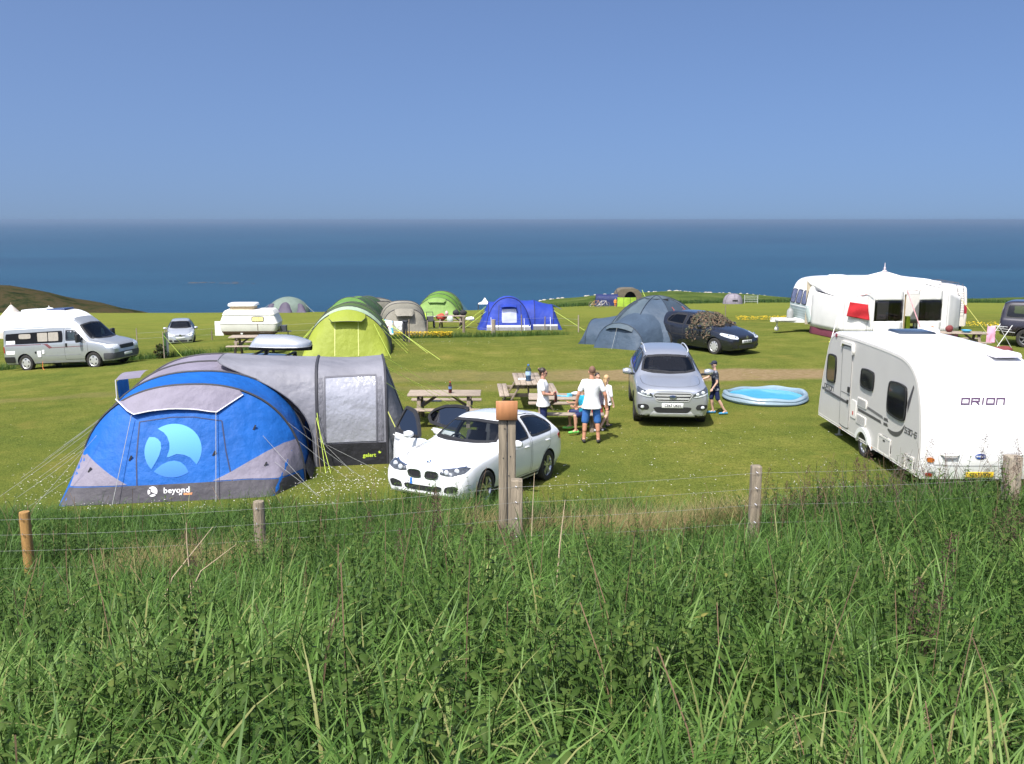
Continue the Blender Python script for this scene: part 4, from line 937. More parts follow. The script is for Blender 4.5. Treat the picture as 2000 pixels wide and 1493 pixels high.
        patch('tail_light', bvh, v, rounded(S([(5.10, .78), (5.19, .78), (5.17, 1.05), (5.10, 1.05)]), .1), REDLENS, t, .012, .06)
        patch('front_bumper', bvh, v, rounded(S([(.0, .34), (.0, .60), (.42, .62), (.46, .34)]), .08), mat('bumper_grey', (.07, .072, .08), .6), t, .016, .08)
        hl = S([(.02, .78), (.05, .92), (.42, .96), (.30, .80)]); patch('headlight', bvh, v, rounded(hl, .12), LENS, t, .012, .05)
    ws = [(-.78, 1.20), (0, 1.16), (.78, 1.20), (.66, 1.80), (0, 1.86), (-.66, 1.80)]
    pane(bvh, 'front', ws, WINGLASS, t, 'windscreen', .05, rnd=.08); cut_windows(body, [('front', inset(rounded(ws, .08), .006))])
    lining(body, t, .5)
    patch('front_bumper', bvh, 'front', rounded([(-.85, .34), (.85, .34), (.85, .60), (-.85, .60)], .08), mat('bumper_grey', (.07, .072, .08)), t, .018, .1)
    patch('grille', bvh, 'front', rounded([(-.42, .72), (.42, .72), (.46, .88), (-.46, .88)], .1), BLACK, t, .01, .08)
    for sg in (-1, 1): patch('headlight', bvh, 'front', rounded([(sg*a, b) for a, b in ((.46, .72), (.80, .74), (.84, .92), (.50, .88))], .1), LENS, t, .012, .05)
    q, n = hit(bvh, 'front', 0, .50, .024); plate(t, q, 'front', ' ', PLATE_W)
    for sx in (-1, 1):
        for s in (.93, 4.16): wheel(t, sx*.865, Y(s), .335, .335, .22, 'star', sx, HUBCAP)
        seat(t, sx*.45, Y(2.05), .72)
        MB().grid([[(sx*(.84-.06*(z-1.15)), Y(1.75+.36*u)+.0, z) if True else 0 for u in np.linspace(0, 1, 9)] for z in (1.16, 1.4, 1.60)]).build('curtain', mat('pale_curtain', (.50, .56, .50), .8, var=.15, scale=12), t)
    MB().box((0, Y(1.15), 1.02), (1.7, .5, .22)).build('dashboard', CABIN, t); steering(t, -.45, Y(1.55), 1.14, .2)
    # roof: vents, solar panel, aerial dome
    zt = 2.44
    for (s, a, wd_, ln, h, mm, nm) in ((4.55, .15, .5, .5, .05, mat('grp_grey', (.55, .56, .57)), 'roof_vent'), (4.0, -.1, .45, .6, .06, VW, 'roof_vent'), (2.95, 0, .62, .95, .035, mat('solar_panel', (.03, .05, .13), .15, .2, var=.2, coat=1.0), 'solar_panel')):
        o = MB().box((a, Y(s), zt+h/2-.01), (wd_, ln, h+.03), None, .9).build(nm, mm, t); bevel(o, .015)
    MB().lathe([(.17, 0), (.18, .03), (.12, .07), (.02, .09), (.012, .16), (.001, .16)], 20, (.1, Y(3.55), zt)).build('aerial', VW, t)
    cp = [(-1.0, Y(3.3), .40), (-1.06, Y(3.32), .12), (-1.14, Y(3.15), .02), (-1.3, Y(2.9), .02), (-1.45, Y(2.4), .02)]
    MB().tube([tuple(np.array(p)) for p in chaikin(cp, 2, False)], .012, 6).build('power_cable', mat('orange_cable', (.55, .16, .04), .6), t)
    return t
campervan()
# ================================================================ caravans
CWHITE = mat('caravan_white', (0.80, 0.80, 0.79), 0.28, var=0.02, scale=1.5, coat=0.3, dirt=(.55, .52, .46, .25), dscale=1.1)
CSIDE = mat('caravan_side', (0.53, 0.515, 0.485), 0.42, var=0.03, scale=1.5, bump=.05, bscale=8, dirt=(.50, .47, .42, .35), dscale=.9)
TRIM = mat('cream_trim', (0.74, 0.715, 0.66), 0.45, var=.05)
GREYTAPE = mat('grey_tape', (0.075, 0.072, 0.078), .4, var=.1)
PLUM = mat('plum_lettering', (0.10, 0.055, 0.11), .4)
WINBLK = mat('acrylic_window', (0.012, 0.013, 0.016), 0.07, var=.4, scale=3, coat=1.0)
def slab(outline, W, r, seg=5):
    """side outline (y, z) swept across the width, long edges rounded; returns mesh builder, face tags"""
    out = densify(outline, .12); mb = MB(); rows = []
    angs = np.linspace(0, math.pi/2, seg)
    prof = [(-W/2+r-r*math.sin(a), r*(1-math.sin(math.pi/2-a+0) if False else 1-math.cos(a))) for a in angs[::-1]] + [(W/2-r+r*math.sin(a), r*(1-math.cos(a))) for a in angs]
    for x, ins in prof:
        q = inset(out, ins) if ins > 1e-4 else out; rows.append([(x, p[0], p[1]) for p in q])
    mb.grid(rows, True); n = len(out); mb.f.append(tuple(range(n))); mb.f.append(tuple((len(rows)-1)*n+k for k in range(n))[::-1])
    return mb
def bvh_of(o):
    bm = bmesh.new(); bm.from_mesh(o.data); b = BVHTree.FromBMesh(bm); bm.free(); return b
def stroke_text(name, s, m, parent, mtx, h, w=.0, t=.16, gap=.22, slant=.22, depth=.003):
    """squared rounded-corner lettering drawn as strokes"""
    G = {'O': [[(0, 0), (1, 0), (1, 1), (0, 1), (0, 0)]], 'R': [[(0, 0), (0, 1), (1, 1), (1, .48), (0, .48)], [(.55, .48), (1, 0)]], 'I': [[(.5, 0), (.5, 1)]], 'n': [[(0, 0), (0, 1), (1, 1), (1, 0)]],
         '5': [[(1, 1), (0, 1), (0, .5), (1, .5), (1, 0), (0, 0)]], '3': [[(0, 1), (1, 1), (1, 0), (0, 0)], [(.2, .5), (1, .5)]], '0': [[(0, 0), (1, 0), (1, 1), (0, 1), (0, 0)]], '-': [[(.1, .5), (.9, .5)]], '6': [[(1, 1), (0, 1), (0, 0), (1, 0), (1, .5), (0, .5)]]}
    mb = MB(); x = 0.0; W = h*(w or 1.15)
    for ch in s:
        cw = W*(.35 if ch == 'I' else .6 if ch == '-' else 1.0)
        for pl in G[ch]:
            P = [(x+a*cw+slant*b*h, b*h) for a, b in pl]
            for k, (a, b) in enumerate(zip(P[:-1], P[1:])):
                d = np.array(b)-np.array(a); d = d/np.linalg.norm(d)*h*t*.5
                mb.beam((a[0]-d[0], a[1]-d[1], depth*(.5+.02*k)), (b[0]+d[0], b[1]+d[1], depth*(.5+.02*k)), h*t, depth)
        x += cw+gap*h+h*t*.6
    o = mb.build(name, m, parent, False, fix=False); o.matrix_local = mtx @ Matrix.Translation((-x/2, -h/2, 0)); return o
def big_caravan():
    t = thing('caravan', 'large white caravan seen from behind at right, nearest the viewer', 'caravan', (8.70, 19.4, 0), 0)
    W = 2.24
    out = [(-2.84, .28), (-2.93, .62), (-2.90, 1.1), (-2.80, 1.62), (-2.66, 1.98), (-2.44, 2.26), (-2.05, 2.45), (-1.5, 2.51), (0, 2.53), (1.75, 2.51), (2.12, 2.44), (2.34, 2.26), (2.52, 1.80), (2.70, 1.25), (2.80, .85), (2.86, .45), (2.84, .28)]
    out = [tuple(p) for p in chaikin(out, 2, False)]
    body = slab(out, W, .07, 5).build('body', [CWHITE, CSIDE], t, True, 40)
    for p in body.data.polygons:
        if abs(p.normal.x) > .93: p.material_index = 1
    bvh = bvh_of(body); Yl = lambda Y: Y-19.4
    S = lambda pts: [(Yl(a), b) for a, b in pts]
    V = 'right'
    # edge trim running round the side panel
    for v in ('left', 'right'):
        ed = inset(densify([p for p in out], .1), .085); ed = [p for p in ed if p[1] > .36]
        strip('edge_trim', bvh, v, ed, .035, TRIM, t, .006, .15)
        for nm, poly in (('window', S([(21.73, 1.24), (21.68, 1.93), (21.12, 1.94), (21.12, 1.26)])), ('window', S([(19.60, 1.49), (19.57, 1.92), (18.86, 1.92), (18.88, 1.48)])), ('window', S([(18.14, 1.21), (18.10, 1.91), (17.24, 1.92), (17.24, 1.18)]))):
            pl = rounded(poly, .13, 3); g = patch(nm, bvh, v, pl, WINBLK, t, .028, .12, .045); ringpatch('window_rim', bvh, v, pl, .035, BLACK, g, .034)
        dpl = S([(20.72, .40), (20.78, 2.24), (20.16, 2.26), (20.14, .40)])
        d = patch('door', bvh, v, rounded(dpl, .05), CSIDE, t, .012, .2, .012); strip('door_gap', bvh, v, rounded(dpl, .05), .016, SEAM, d, .015, closed=True)
        strip('door_split', bvh, v, S([(20.70, 1.18), (20.15, 1.18)]), .012, SEAM, d, .017)
        p, n = hit(bvh, v, Yl(20.22), 1.30, .03); MB().box(p, (.03, .08, .12)).build('door_handle', BLACK, d); p, n = hit(bvh, v, Yl(20.24), 1.02, .03); MB().box(p, (.03, .05, .08)).build('door_handle', BLACK, d)
        aw = S([(20.84, 2.20), (20.80, 2.34), (20.12, 2.36), (20.06, 2.10), (20.12, 2.10), (20.18, 2.29), (20.74, 2.28), (20.78, 2.20)]); patch('door_canopy', bvh, v, aw, TRIM, t, .05, .1, .05)
        def louvre(a0, a1, z0, z1):
            f = patch('vent', bvh, v, rounded(S([(a0, z0), (a0, z1), (a1, z1), (a1, z0)]), .06), TRIM, t, .016, .1, .016)
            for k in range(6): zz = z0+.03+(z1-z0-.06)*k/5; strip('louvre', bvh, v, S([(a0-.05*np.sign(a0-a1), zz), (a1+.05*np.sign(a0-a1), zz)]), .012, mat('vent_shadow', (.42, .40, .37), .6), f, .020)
        louvre(19.72, 19.18, 1.06, 1.24); louvre(19.71, 19.18, .67, .87)
        hk = patch('hook_up_flap', bvh, v, rounded(S([(20.08, .72), (20.08, 1.12), (19.76, 1.12), (19.76, .72)]), .06), TRIM, t, .014, .1, .014); p, n = hit(bvh, v, Yl(19.92), .83, .018); MB().box(p, (.006, .05, .08)).build('flap_sticker', mat('red_sticker', (.5, .08, .06), .5), hk)
        for a0, a1, z0, z1 in ((18.46, 17.82, .33, .72), (17.14, 16.74, .33, .64)):
            pl = rounded(S([(a0, z0), (a0, z1), (a1, z1), (a1, z0)]), .05); f = patch('locker_door', bvh, v, pl, CSIDE, t, .016, .15, .016); ringpatch('locker_frame', bvh, v, pl, .04, TRIM, f, .022); p, n = hit(bvh, v, Yl((a0+a1)/2), z1-.09, .02); MB().box(p, (.008, .10, .025)).build('latch', BLACK, f)
        # grey decals
        patch('decal', bvh, v, S([(22.02, 1.00), (22.02, 1.05), (21.86, 1.05), (21.86, 1.00)]), GREYTAPE, t, .004, .2, 0)
        patch('decal', bvh, v, S([(21.80, .985), (21.80, 1.045), (20.30, 1.02), (20.24, .96)]), GREYTAPE, t, .018, .2, 0)
        patch('decal', bvh, v, S([(19.66, .94), (19.66, 1.0), (18.42, .99), (18.36, .93)]), GREYTAPE, t, .004, .2, 0)
        patch('decal', bvh, v, S([(19.16, 1.08), (19.16, 1.14), (18.34, 1.10), (18.28, 1.04)]), mat('decal_grey', (.16, .155, .16), .4), t, .004, .2, 0)
        for k in (0, 1): patch('decal', bvh, v, S([(18.26, .93+.10*k), (18.26, .99+.10*k), (18.08, 1.0+.10*k), (18.03, .94+.10*k)]), GREYTAPE, t, .004, .2, 0)
        sw = [(18.02, .92), (17.85, .905), (17.60, .93), (17.40, 1.02), (17.26, 1.17), (17.26, 1.12), (17.38, .95), (17.58, .84), (17.85, .82), (18.06, .88)]; patch('decal', bvh, v, S(chaikin(sw, 1)), GREYTAPE, t, .005, .1, 0)
        patch('decal', bvh, v, S([(17.22, 1.60), (17.02, 1.98), (16.98, 1.94), (17.19, 1.40)]), GREYTAPE, t, .005, .1, 0)
        sg = -1 if v == 'right' else 1; xx = sg*(W/2+.004); xd = (0, -1, 0) if sg < 0 else (0, 1, 0)
        stroke_text('lettering', 'ORIOn', GREYTAPE, t, frame((xx, Yl(21.55), 1.11), xd, (0, 0, 1)), .10, t=.15)
        stroke_text('lettering', '530-6', GREYTAPE, t, frame((xx, Yl(16.98), 1.07), xd, (0, 0, 1)), .10, .85, t=.17)
        patch('marker_light', bvh, v, S([(21.30, 2.36), (21.30, 2.44), (21.20, 2.44), (21.20, 2.36)]), REDLENS, t, .02, .2)
        for yy in (20.75, 18.9, 16.95): patch('marker_light', bvh, v, S([(yy, .30), (yy, .335), (yy-.12, .335), (yy-.12, .30)]), AMBER, t, .012, .2)
        strip('skirt_rail', bvh, v, S([(22.2, .295), (16.6, .295)]), .05, TRIM, t, .016, .3)
        # wheel under a moulded arch
        am = [(Yl(19.25)+.43*math.cos(a)*1.02, .22+.43*math.sin(a)) for a in np.linspace(-.05, math.pi+.05, 16)]; ai = [(Yl(19.25)+.33*math.cos(a), .22+.33*math.sin(a)) for a in np.linspace(math.pi+.05, -.05, 16)]
        patch('wheel_arch', bvh, v, [p for p in am+ai if True], CWHITE, t, .05, .2, .06); patch('arch_well', bvh, v, [(Yl(19.25)+.34*math.cos(a), max(.285, .22+.34*math.sin(a))) for a in np.linspace(.15, math.pi-.15, 14)], BLACK, t, .004, .1, 0)
        wheel(t, sg*(W/2-.09), Yl(19.25), .30, .30, .19, '8', sg)
    # rear (facing the viewer): name, emblem, handles, lamps, bumper, plate
    vr = 'front'
    stroke_text('lettering', 'ORIOn', PLUM, t, frame(hit(bvh, vr, .03, 1.745, .007)[0], (1, 0, 0), hit(bvh, vr, .03, 1.81, .006)[0]-hit(bvh, vr, .03, 1.69, .006)[0]), .105, 1.3, t=.26, gap=.30)
    p, n = hit(bvh, vr, .12, 1.645, .003); MB().box(p, (.22, .004, .008)).build('underline', mat('pale_line', (.55, .5, .55), .5), t)
    p, n = hit(bvh, vr, -.02, .735, .006); ov = MB().lathe([(.10, 0), (.10, .006), (.001, .008)], 28).build('emblem', mat('emblem_blue', (.012, .06, .30), .3, coat=1.), t); ov.matrix_local = frame(p, (1, 0, 0), (0, 0, 1)) @ Matrix.Diagonal((1, .5, 1, 1))
    tx = text_obj('emblem_lettering', 'BAILEY', PLATE_W, .055, ov, frame((0, 0, .0085), (1, 0, 0), (0, 1, 0)), .001, 0, .002); tx.scale = (1, 1.6, 1)
    for sg in (-1, 1):
        gp = [(sg*(.80-.0), .80), (sg*.40, .80), (sg*.44, .70), (sg*.54, .64), (sg*.68, .64)]
        rc = patch('grab_recess', bvh, vr, rounded(gp, .08), mat('recess_shade', (.50, .49, .50), .5), t, .004, .08, 0)  # flat patch on the white panel, the recess shade painted in grey
        pts = [hit(bvh, vr, sg*a, b, o_)[0] for a, b, o_ in ((.42, .775, .01), (.46, .765, .05), (.70, .765, .05), (.76, .775, .01))]; MB().tube(pts, .014, 8).build('grab_handle', TRIM, rc)
        lp = [(sg*a, b) for a, b in ((1.00, .63), (.90, .62), (.86, .67), (.92, .72), (1.02, .71))]; patch('rear_lamp', bvh, vr, rounded(lp, .15), AMBER, t, .014, .05)
        lp = [(sg*a, b) for a, b in ((1.0, .34), (.86, .33), (.86, .40), (1.0, .41))]; patch('rear_lamp', bvh, vr, rounded(lp, .15), REDLENS, t, .014, .05)
        lp = [(sg*a, b) for a, b in ((.98, .44), (.84, .44), (.84, .56), (.98, .57))]; patch('rear_lamp', bvh, vr, rounded(lp, .15), CWHITE, t, .02, .05)
        strip('corner_trim', bvh, vr, [(sg*1.03, .40), (sg*1.035, 1.0), (sg*1.03, 1.7)], .03, TRIM, t, .004, .2)
    strip('bumper_crease', bvh, vr, [(-.95, .58), (-.4, .55), (.4, .55), (.95, .58)], .02, mat('crease_shade', (.55, .54, .53), .5), t, .004, .2)  # bumper crease shaded in by colour, a grey strip on white
    p, n = hit(bvh, vr, 0.02, .375, .012); plate(t, p, 'front', 'CE67 UKH', PLATE_Y)
    # roof fittings
    def rooflight(x, y, w, l, h, mt, top, nm):
        o = MB().box((x, y, 2.50+h*.5), (w, l, h+.06), None, .88).build(nm, mt, t); bevel(o, .03)
        if top is not None: q = MB().box((x, y, 2.50+h+.045), (w*.86, l*.86, .05), None, .9).build('tinted_dome', top, o); bevel(q, .02)
    rooflight(-.13, .14, .92, .82, .15, TRIM, glass('dome', (.25, .30, .38)), 'rooflight'); rooflight(-.20, -.62, .62, .42, .04, mat('vent_cream', (.66, .60, .50), .5), None, 'roof_vent'); rooflight(.73, -1.95, .55, .5, .03, mat('vent_lilac', (.64, .62, .68), .5), None, 'roof_vent'); rooflight(.95, 1.7, .4, .4, .05, mat('vent_lilac', (.64, .62, .68)), None, 'roof_vent')
    # chassis, legs, drawbar
    mb = MB()
    for sx in (-.7, .7): mb.box((sx, 0, .25), (.06, 5.2, .12))
    mb.beam((-.6, 2.6, .26), (0, 4.0, .40), .06, .08); mb.beam((.6, 2.6, .26), (0, 4.0, .40), .06, .08); mb.box((0, -.15, .26), (1.9, .08, .08)); mb.build('chassis', mat('galvanised', (.35, .36, .36), .5, .6), t, False)
    for sx in (-.92, .92):
        for sy in (-2.2, 2.05): 
            lg = MB().beam((sx*.9, sy, .27), (sx*1.0, sy+.25*(-1 if sy < 0 else 1)*0-.18, .02), .05, .03).box((sx, sy-.18, .012), (.16, .12, .024)); lg.build('corner_steady', mat('galvanised', (.35, .36, .36)), t, False)
    return t
big_caravan()

def popup_caravan():
    t = thing('caravan', 'small old cream caravan with raised pop-up roof left of the lime tent', 'caravan', on(-15.75, 55.2), R(4))
    t.location.z = gz(-15.75, 55.2)-.02
    CR = mat('old_cream', (.72, .71, .64), .45, var=.05, dirt=(.45, .42, .33, .3)); BR = mat('brown_skirt', (.13, .075, .05), .6, var=.2)
    # plan section stack: body swells to a waist then leans in; length along x
    lv = [(.30, 1.44, .80), (.36, 1.52, .86), (.55, 1.62, .93), (.80, 1.68, .97), (.98, 1.70, .98), (1.0, 1.72, 1.0), (1.03, 1.70, .98), (1.3, 1.60, .92), (1.50, 1.52, .88), (1.53, 1.55, .91), (1.56, 1.53, .89), (1.72, 1.44, .84), (1.78, 1.36, .80), (1.80, 1.1, .6)]
    def ring(z, a, b, n=48, e=14): return [(a*np.sign(math.cos(q))*abs(math.cos(q))**(2/e), b*np.sign(math.sin(q))*abs(math.sin(q))**(2/e), z) for q in np.linspace(0, 2*math.pi, n+1)[:-1]]
    mb = MB(); mb.grid([ring(*l) for l in lv], True); mb.f.append(tuple(range(48))[::-1]); mb.f.append(tuple((len(lv)-1)*48+k for k in range(48)))
    body = mb.build('body', [CR, BR], t, True, 30)
    for p in body.data.polygons:
        if p.center.z < .52: p.material_index = 1
    bvh = bvh_of(body)
    mb = MB(); mb.grid([[(q[0]-.42, q[1], q[2]) for q in ring(z, a, b, 48, 5)] for z, a, b in ((1.78, .74, .60), (2.02, .75, .61))], True); mb.build('roof_bellows', mat('canvas_tan', (.50, .38, .24), .9, var=.15, scale=12), t)
    mb = MB(); mb.grid([[(q[0]-.42, q[1], q[2]) for q in ring(z, a, b, 48, 5)] for z, a, b in ((2.0, .82, .66), (2.02, .86, .70), (2.13, .85, .69), (2.17, .80, .62), (2.18, .4, .3))], True); mb.f.append(tuple(range(48))[::-1]); mb.f.append(tuple(4*48+k for k in range(48))); mb.build('pop_up_roof', CWHITE, t)
    wn_ = rounded([(.20, 1.10), (.20, 1.43), (.92, 1.43), (.92, 1.10)], .12); w = patch('window', bvh, 'front', wn_, mat('yellow_curtain', (.62, .56, .22), .7, var=.35, scale=14, stretch=(1, 1, .05)), t, .012, .08); ringpatch('window_rim', bvh, 'front', wn_, .035, BLACK, w, .02)
    wl_ = rounded([(-.5, 1.12), (-.5, 1.42), (.5, 1.42), (.5, 1.12)], .12); patch('window', bvh, 'right', wl_, mat('amber_window', (.30, .20, .12), .2, coat=1.), t, .012, .1)
    for z in (1.52, 1.0): strip('trim_line', bvh, 'front', [(-1.5, z), (1.5, z)], .022, mat('trim_grey', (.40, .40, .38), .5), t, .006, .1)
    strip('trim_line', bvh, 'front', [(.55, .58), (.55, .98)], .04, mat('trim_brown', (.20, .16, .12), .6), t, .006, .1)
    p, n = hit(bvh, 'front', -.42, .42, .01); MB().lathe([(.07, 0), (.07, .02)], 14, (0, 0, 0), 'y').build('reflector', PLATE_W, t).location = p
    MB().box((-1.86, -.3, .66), (.5, .06, .86)).build('door', CWHITE, t)
    bx = MB().box((1.92, -.1, .62), (.34, .5, .34)).beam((1.5, 0, .42), (2.35, 0, .42), .07, .08).tube([(2.15, 0, .42), (2.15, 0, .1)], .03, 8).ball((2.15, 0, .10), .10, 12, 8, (.4, 1, 1)); bx.build('drawbar', mat('dark_metal', (.06, .065, .08), .5), t)
    for sy in (-.75, .75): wheel(t, 0, sy, .28, .28, .16, 'cap', 1).rotation_euler = (0, 0, R(90))
popup_caravan()

def touring_caravan():
    t = thing('caravan', 'old white and pale green touring caravan behind its white awning', 'caravan', (16.40, 42.45, gz(15, 41)-.02), R(5))
    W = 2.1; out = [(-3.12, .50), (-3.28, 1.15), (-3.12, 1.95), (-2.92, 2.30), (-2.55, 2.46), (-1.5, 2.52), (1.5, 2.50), (2.5, 2.44), (2.95, 2.22), (3.12, 1.8), (3.22, 1.1), (3.12, .50)]
    out = [tuple(p) for p in chaikin(out, 2, False)]
    GREENP = mat('pale_green_panel', (.42, .50, .49), .4, var=.05)
    # swept across its width; turn the sweep so the length lies along x
    mb = slab(out, W, .12, 5); mb.v = [(p[1], -p[0], p[2]) for p in mb.v]; body = mb.build('body', [CWHITE, GREENP], t, True, 40)
    for p in body.data.polygons:
        if p.center.z < 1.18: p.material_index = 1
    bvh = bvh_of(body)
    for (a, b) in ((-.92, -.34), (-.28, .28), (.34, .92)):
        pl = rounded([(a, 1.28), (a+.02, 1.92), (b-.02, 1.92), (b, 1.28)], .1); w = patch('window', bvh, 'right', pl, mat('lilac_window', (.12, .12, .19), .12, var=.5, scale=5, coat=1.), t, .014, .1); ringpatch('window_rim', bvh, 'right', pl, .03, BLACK, w, .022)
    for k in range(5): strip('panel_rib', bvh, 'right', [(-.98, .62+.12*k), (.98, .62+.12*k)], .02, mat('rib_grey', (.30, .36, .36), .5), t, .008, .2)
    strip('waist_strip', bvh, 'right', [(-1.0, 1.18), (1.0, 1.18)], .05, CWHITE, t, .012, .2); strip('waist_strip', bvh, 'front', [(-3.2, 1.18), (-1.0, 1.18)], .05, CWHITE, t, .012, .2)
    wn_ = rounded([(-2.95, 1.30), (-2.95, 1.92), (-2.45, 1.92), (-2.45, 1.30)], .1); patch('window', bvh, 'front', wn_, mat('lilac_window', (.12, .12, .19)), t, .014, .1)
    o = MB().box((-1.5, -.1, 2.55), (.7, .6, .09), None, .85).build('roof_vent', CWHITE, t); bevel(o, .03)
    db = MB().beam((-3.1, -.55, .5), (-4.5, 0, .5), .08, .1).beam((-3.1, .55, .5), (-4.5, 0, .5), .08, .1).box((-3.7, 0, .56), (1.3, .9, .06)).tube([(-4.2, 0, .5), (-4.2, 0, .12)], .03, 8).ball((-4.2, 0, .12), .11, 12, 8, (1, .4, 1)); db.build('drawbar', mat('drawbar_white', (.62, .62, .60), .5), t)
    gb = MB().lathe([(.14, 0), (.15, .04), (.15, .34), (.10, .44), (.05, .46), (.05, .52)], 16, (-3.55, .12, .58)).build('gas_bottle', mat('gas_grey', (.28, .29, .28), .5), t)
    for sy in (-.95, .95): wheel(t, .2, sy, .30, .30, .17, 'cap', 1).rotation_euler = (0, 0, R(90))
touring_caravan()

def awning():
    t = thing('awning', 'white canvas awning with pointed roof and dark windows at right', 'awning', (0, 0, 0), 0)
    CV = mat('white_canvas', (.80, .79, .76), .85, var=.04, scale=3, bump=.25, bscale=2.2, trans=.15); BU = mat('burgundy_canvas', (.17, .035, .06), .85, var=.1)
    z0 = 0.0; P0, P1, P2, P3, P4, P5 = (13.45, 41.2), (14.05, 38.75), (14.9, 38.25), (18.35, 38.55), (19.25, 39.3), (19.0, 41.65)
    E = {1: 1.76, 2: 2.12, 3: 2.16, 4: 1.78, 0: 1.92, 5: 1.95}
    def wall(name, a, b, za0, zb0, za1, zb1, m, bulge=.05, n=8):
        G_ = []
        nx_, ny_ = b[0]-a[0], b[1]-a[1]; L_ = math.hypot(nx_, ny_); nrm = (ny_/L_, -nx_/L_)
        for j in range(n+1):
            v = j/n; row = []
            for i in range(n+1):
                u = i/n; bl = bulge*math.sin(math.pi*u)*math.sin(math.pi*(.15+.7*v))+.012*math.sin(u*19+v*3)*math.sin(v*5+u*4)
                row.append((a[0]+nx_*u+nrm[0]*bl, a[1]+ny_*u+nrm[1]*bl, (za0+(zb0-za0)*u)*(1-v)+(za1+(zb1-za1)*u)*v))
            G_.append(row)
        mb = MB(); mb.grid(G_); o = mb.build(name, m, t, True, 60); s = o.modifiers.new('s', 'SOLIDIFY'); s.thickness = .008; return evaluated(o)
    lerp = lambda a, b, u: (a[0]+(b[0]-a[0])*u, a[1]+(b[1]-a[1])*u)
    wall('side_wall', P0, P1, .34, .34, 1.95, E[1], CV, .10); wall('mud_skirt', P0, P1, 0, 0, .335, .335, BU, .02); wall('corner_wall', P1, P2, .34, .34, E[1], E[2], CV, .06); wall('mud_skirt', P1, P2, 0, 0, .335, .335, BU, .02)
    wall('corner_wall', P3, P4, .34, .34, E[3], E[4], CV, .06); wall('side_wall', P4, P5, .34, .34, E[4], 1.95, CV, .14); wall('mud_skirt', P3, P4, 0, 0, .335, .335, BU, .02)
    # front: windows either side of the open doorway
    cols = [(0, .075, None), (.075, .435, 'w'), (.435, .445, None), (.445, .635, 'd'), (.635, .925, 'w'), (.925, 1, None)]
    for u0, u1, k in cols:
        a, b = lerp(P2, P3, u0), lerp(P2, P3, u1); e0, e1 = E[2]+(E[3]-E[2])*u0, E[2]+(E[3]-E[2])*u1
        if k is None: wall('front_wall', a, b, .34, .34, e0, e1, CV, .0)
        elif k == 'w':
            wall('front_wall', a, b, .34, .34, .86, .86, CV, .02); wall('front_wall', a, b, 1.74, 1.74, e0, e1, CV, .02)
            w = wall('window', a, b, .86, .86, 1.74, 1.74, glass('awning_window', (.22, .22, .24)), .01)
            cm = mat('grey_curtain', (.42, .42, .46), .9, var=.12); 
            for (c0, c1) in ((.0, .12), (.52, .98)) if u0 < .3 else ((.18, .34),):
                G_ = [[(a[0]+(b[0]-a[0])*(c0+(c1-c0)*i/16), a[1]+(b[1]-a[1])*(c0+(c1-c0)*i/16)+.10+.03*math.sin(i*1.7), z) for i in range(17)] for z in (.84, 1.3, 1.76)]; MB().grid(G_).build('curtain', cm, t)
        else: wall('door_header', a, b, 1.98, 1.98, e0, e1, CV, .0)
        if k != 'd': wall('mud_skirt', a, b, 0, 0, .335, .335, BU, .0)
    da = lerp(P2, P3, .455); MB().grid([[(da[0]+.06*math.sin(i*1.3)+.02*i, da[1]+.05+.05*i, z) for i in range(6)] for z in (.3, 1.1, 1.98)]).build('door_flap', mat('tan_flap', (.55, .40, .22), .9, var=.1), t)
    # roof: panels from the eaves up to the rail on the caravan and a central peak
    A = (16.25, 40.2, 2.86); Rl, Rr = (13.25, 41.32, 2.38), (18.8, 41.75, 2.40)
    ev = [(P0[0]+.2, P0[1], 1.97), (*P1, E[1]), (*P2, E[2]), (*lerp(P2, P3, .5), 2.16), (*P3, E[3]), (*P4, E[4]), (P5[0], P5[1], 1.97)]
    rg = [Rl, lerp(Rl, A, .35)+(2.46,), (15.1, 40.5, 2.52), A, (17.5, 40.6, 2.52), (18.4, 41.2, 2.44), Rr]; rg = [tuple(q[:2])+(q[-1],) for q in rg]
    for i in range(6):
        G_ = []
        for j in range(7):
            v = j/6; row = []
            for k in range(7):
                u = k/6; e = [ev[i][c]*(1-u)+ev[i+1][c]*u for c in range(3)]; r = [rg[i][c]*(1-u)+rg[i+1][c]*u for c in range(3)]
                row.append((e[0]*(1-v)+r[0]*v, e[1]*(1-v)+r[1]*v, e[2]*(1-v)+r[2]*v-.07*math.sin(math.pi*v)*(1 if i in (2, 3) else .4)))
            G_.append(row)
        MB().grid(G_).build('roof_panel', CV, t, True, 60)
    for i in range(5): MB().tube([ev[i+1], tuple((ev[i+1][c]+ev[i+2][c])/2-(.02 if c == 2 else 0) for c in range(3)), ev[i+2]] if i < 5 and i+2 < 7 else [ev[i], ev[i+1]], .016, 6).build('eave_piping', mat('piping', (.50, .42, .38), .7), t)
    bk = [(*lerp(Rl, Rr, u), 2.40) for u in (0, .5, 1)]; MB().grid([[(x_, y_, z) for (x_, y_, _) in bk] for z in (.4, 1.4, 2.40)]).build('inner_wall', mat('caravan_inner', (.42, .36, .26), .8, var=.1), t)
    MB().lathe([(.10, -.02), (.085, .03), (.03, .05), (.045, .09), (.05, .13), (.02, .19), (.012, .34), (.001, .36)], 14, A).build('finial', mat('finial_lilac', (.50, .44, .46), .5), t)
    POLE = mat('striped_pole', (.58, .30, .32), .5, var=.3, scale=5)
    mid = lerp(P2, P3, .50); MB().tube([(mid[0]-.1, mid[1]-.02, 2.14), (mid[0]+.42, mid[1]-.95, .03)], .022, 8).build('door_pole', POLE, t)
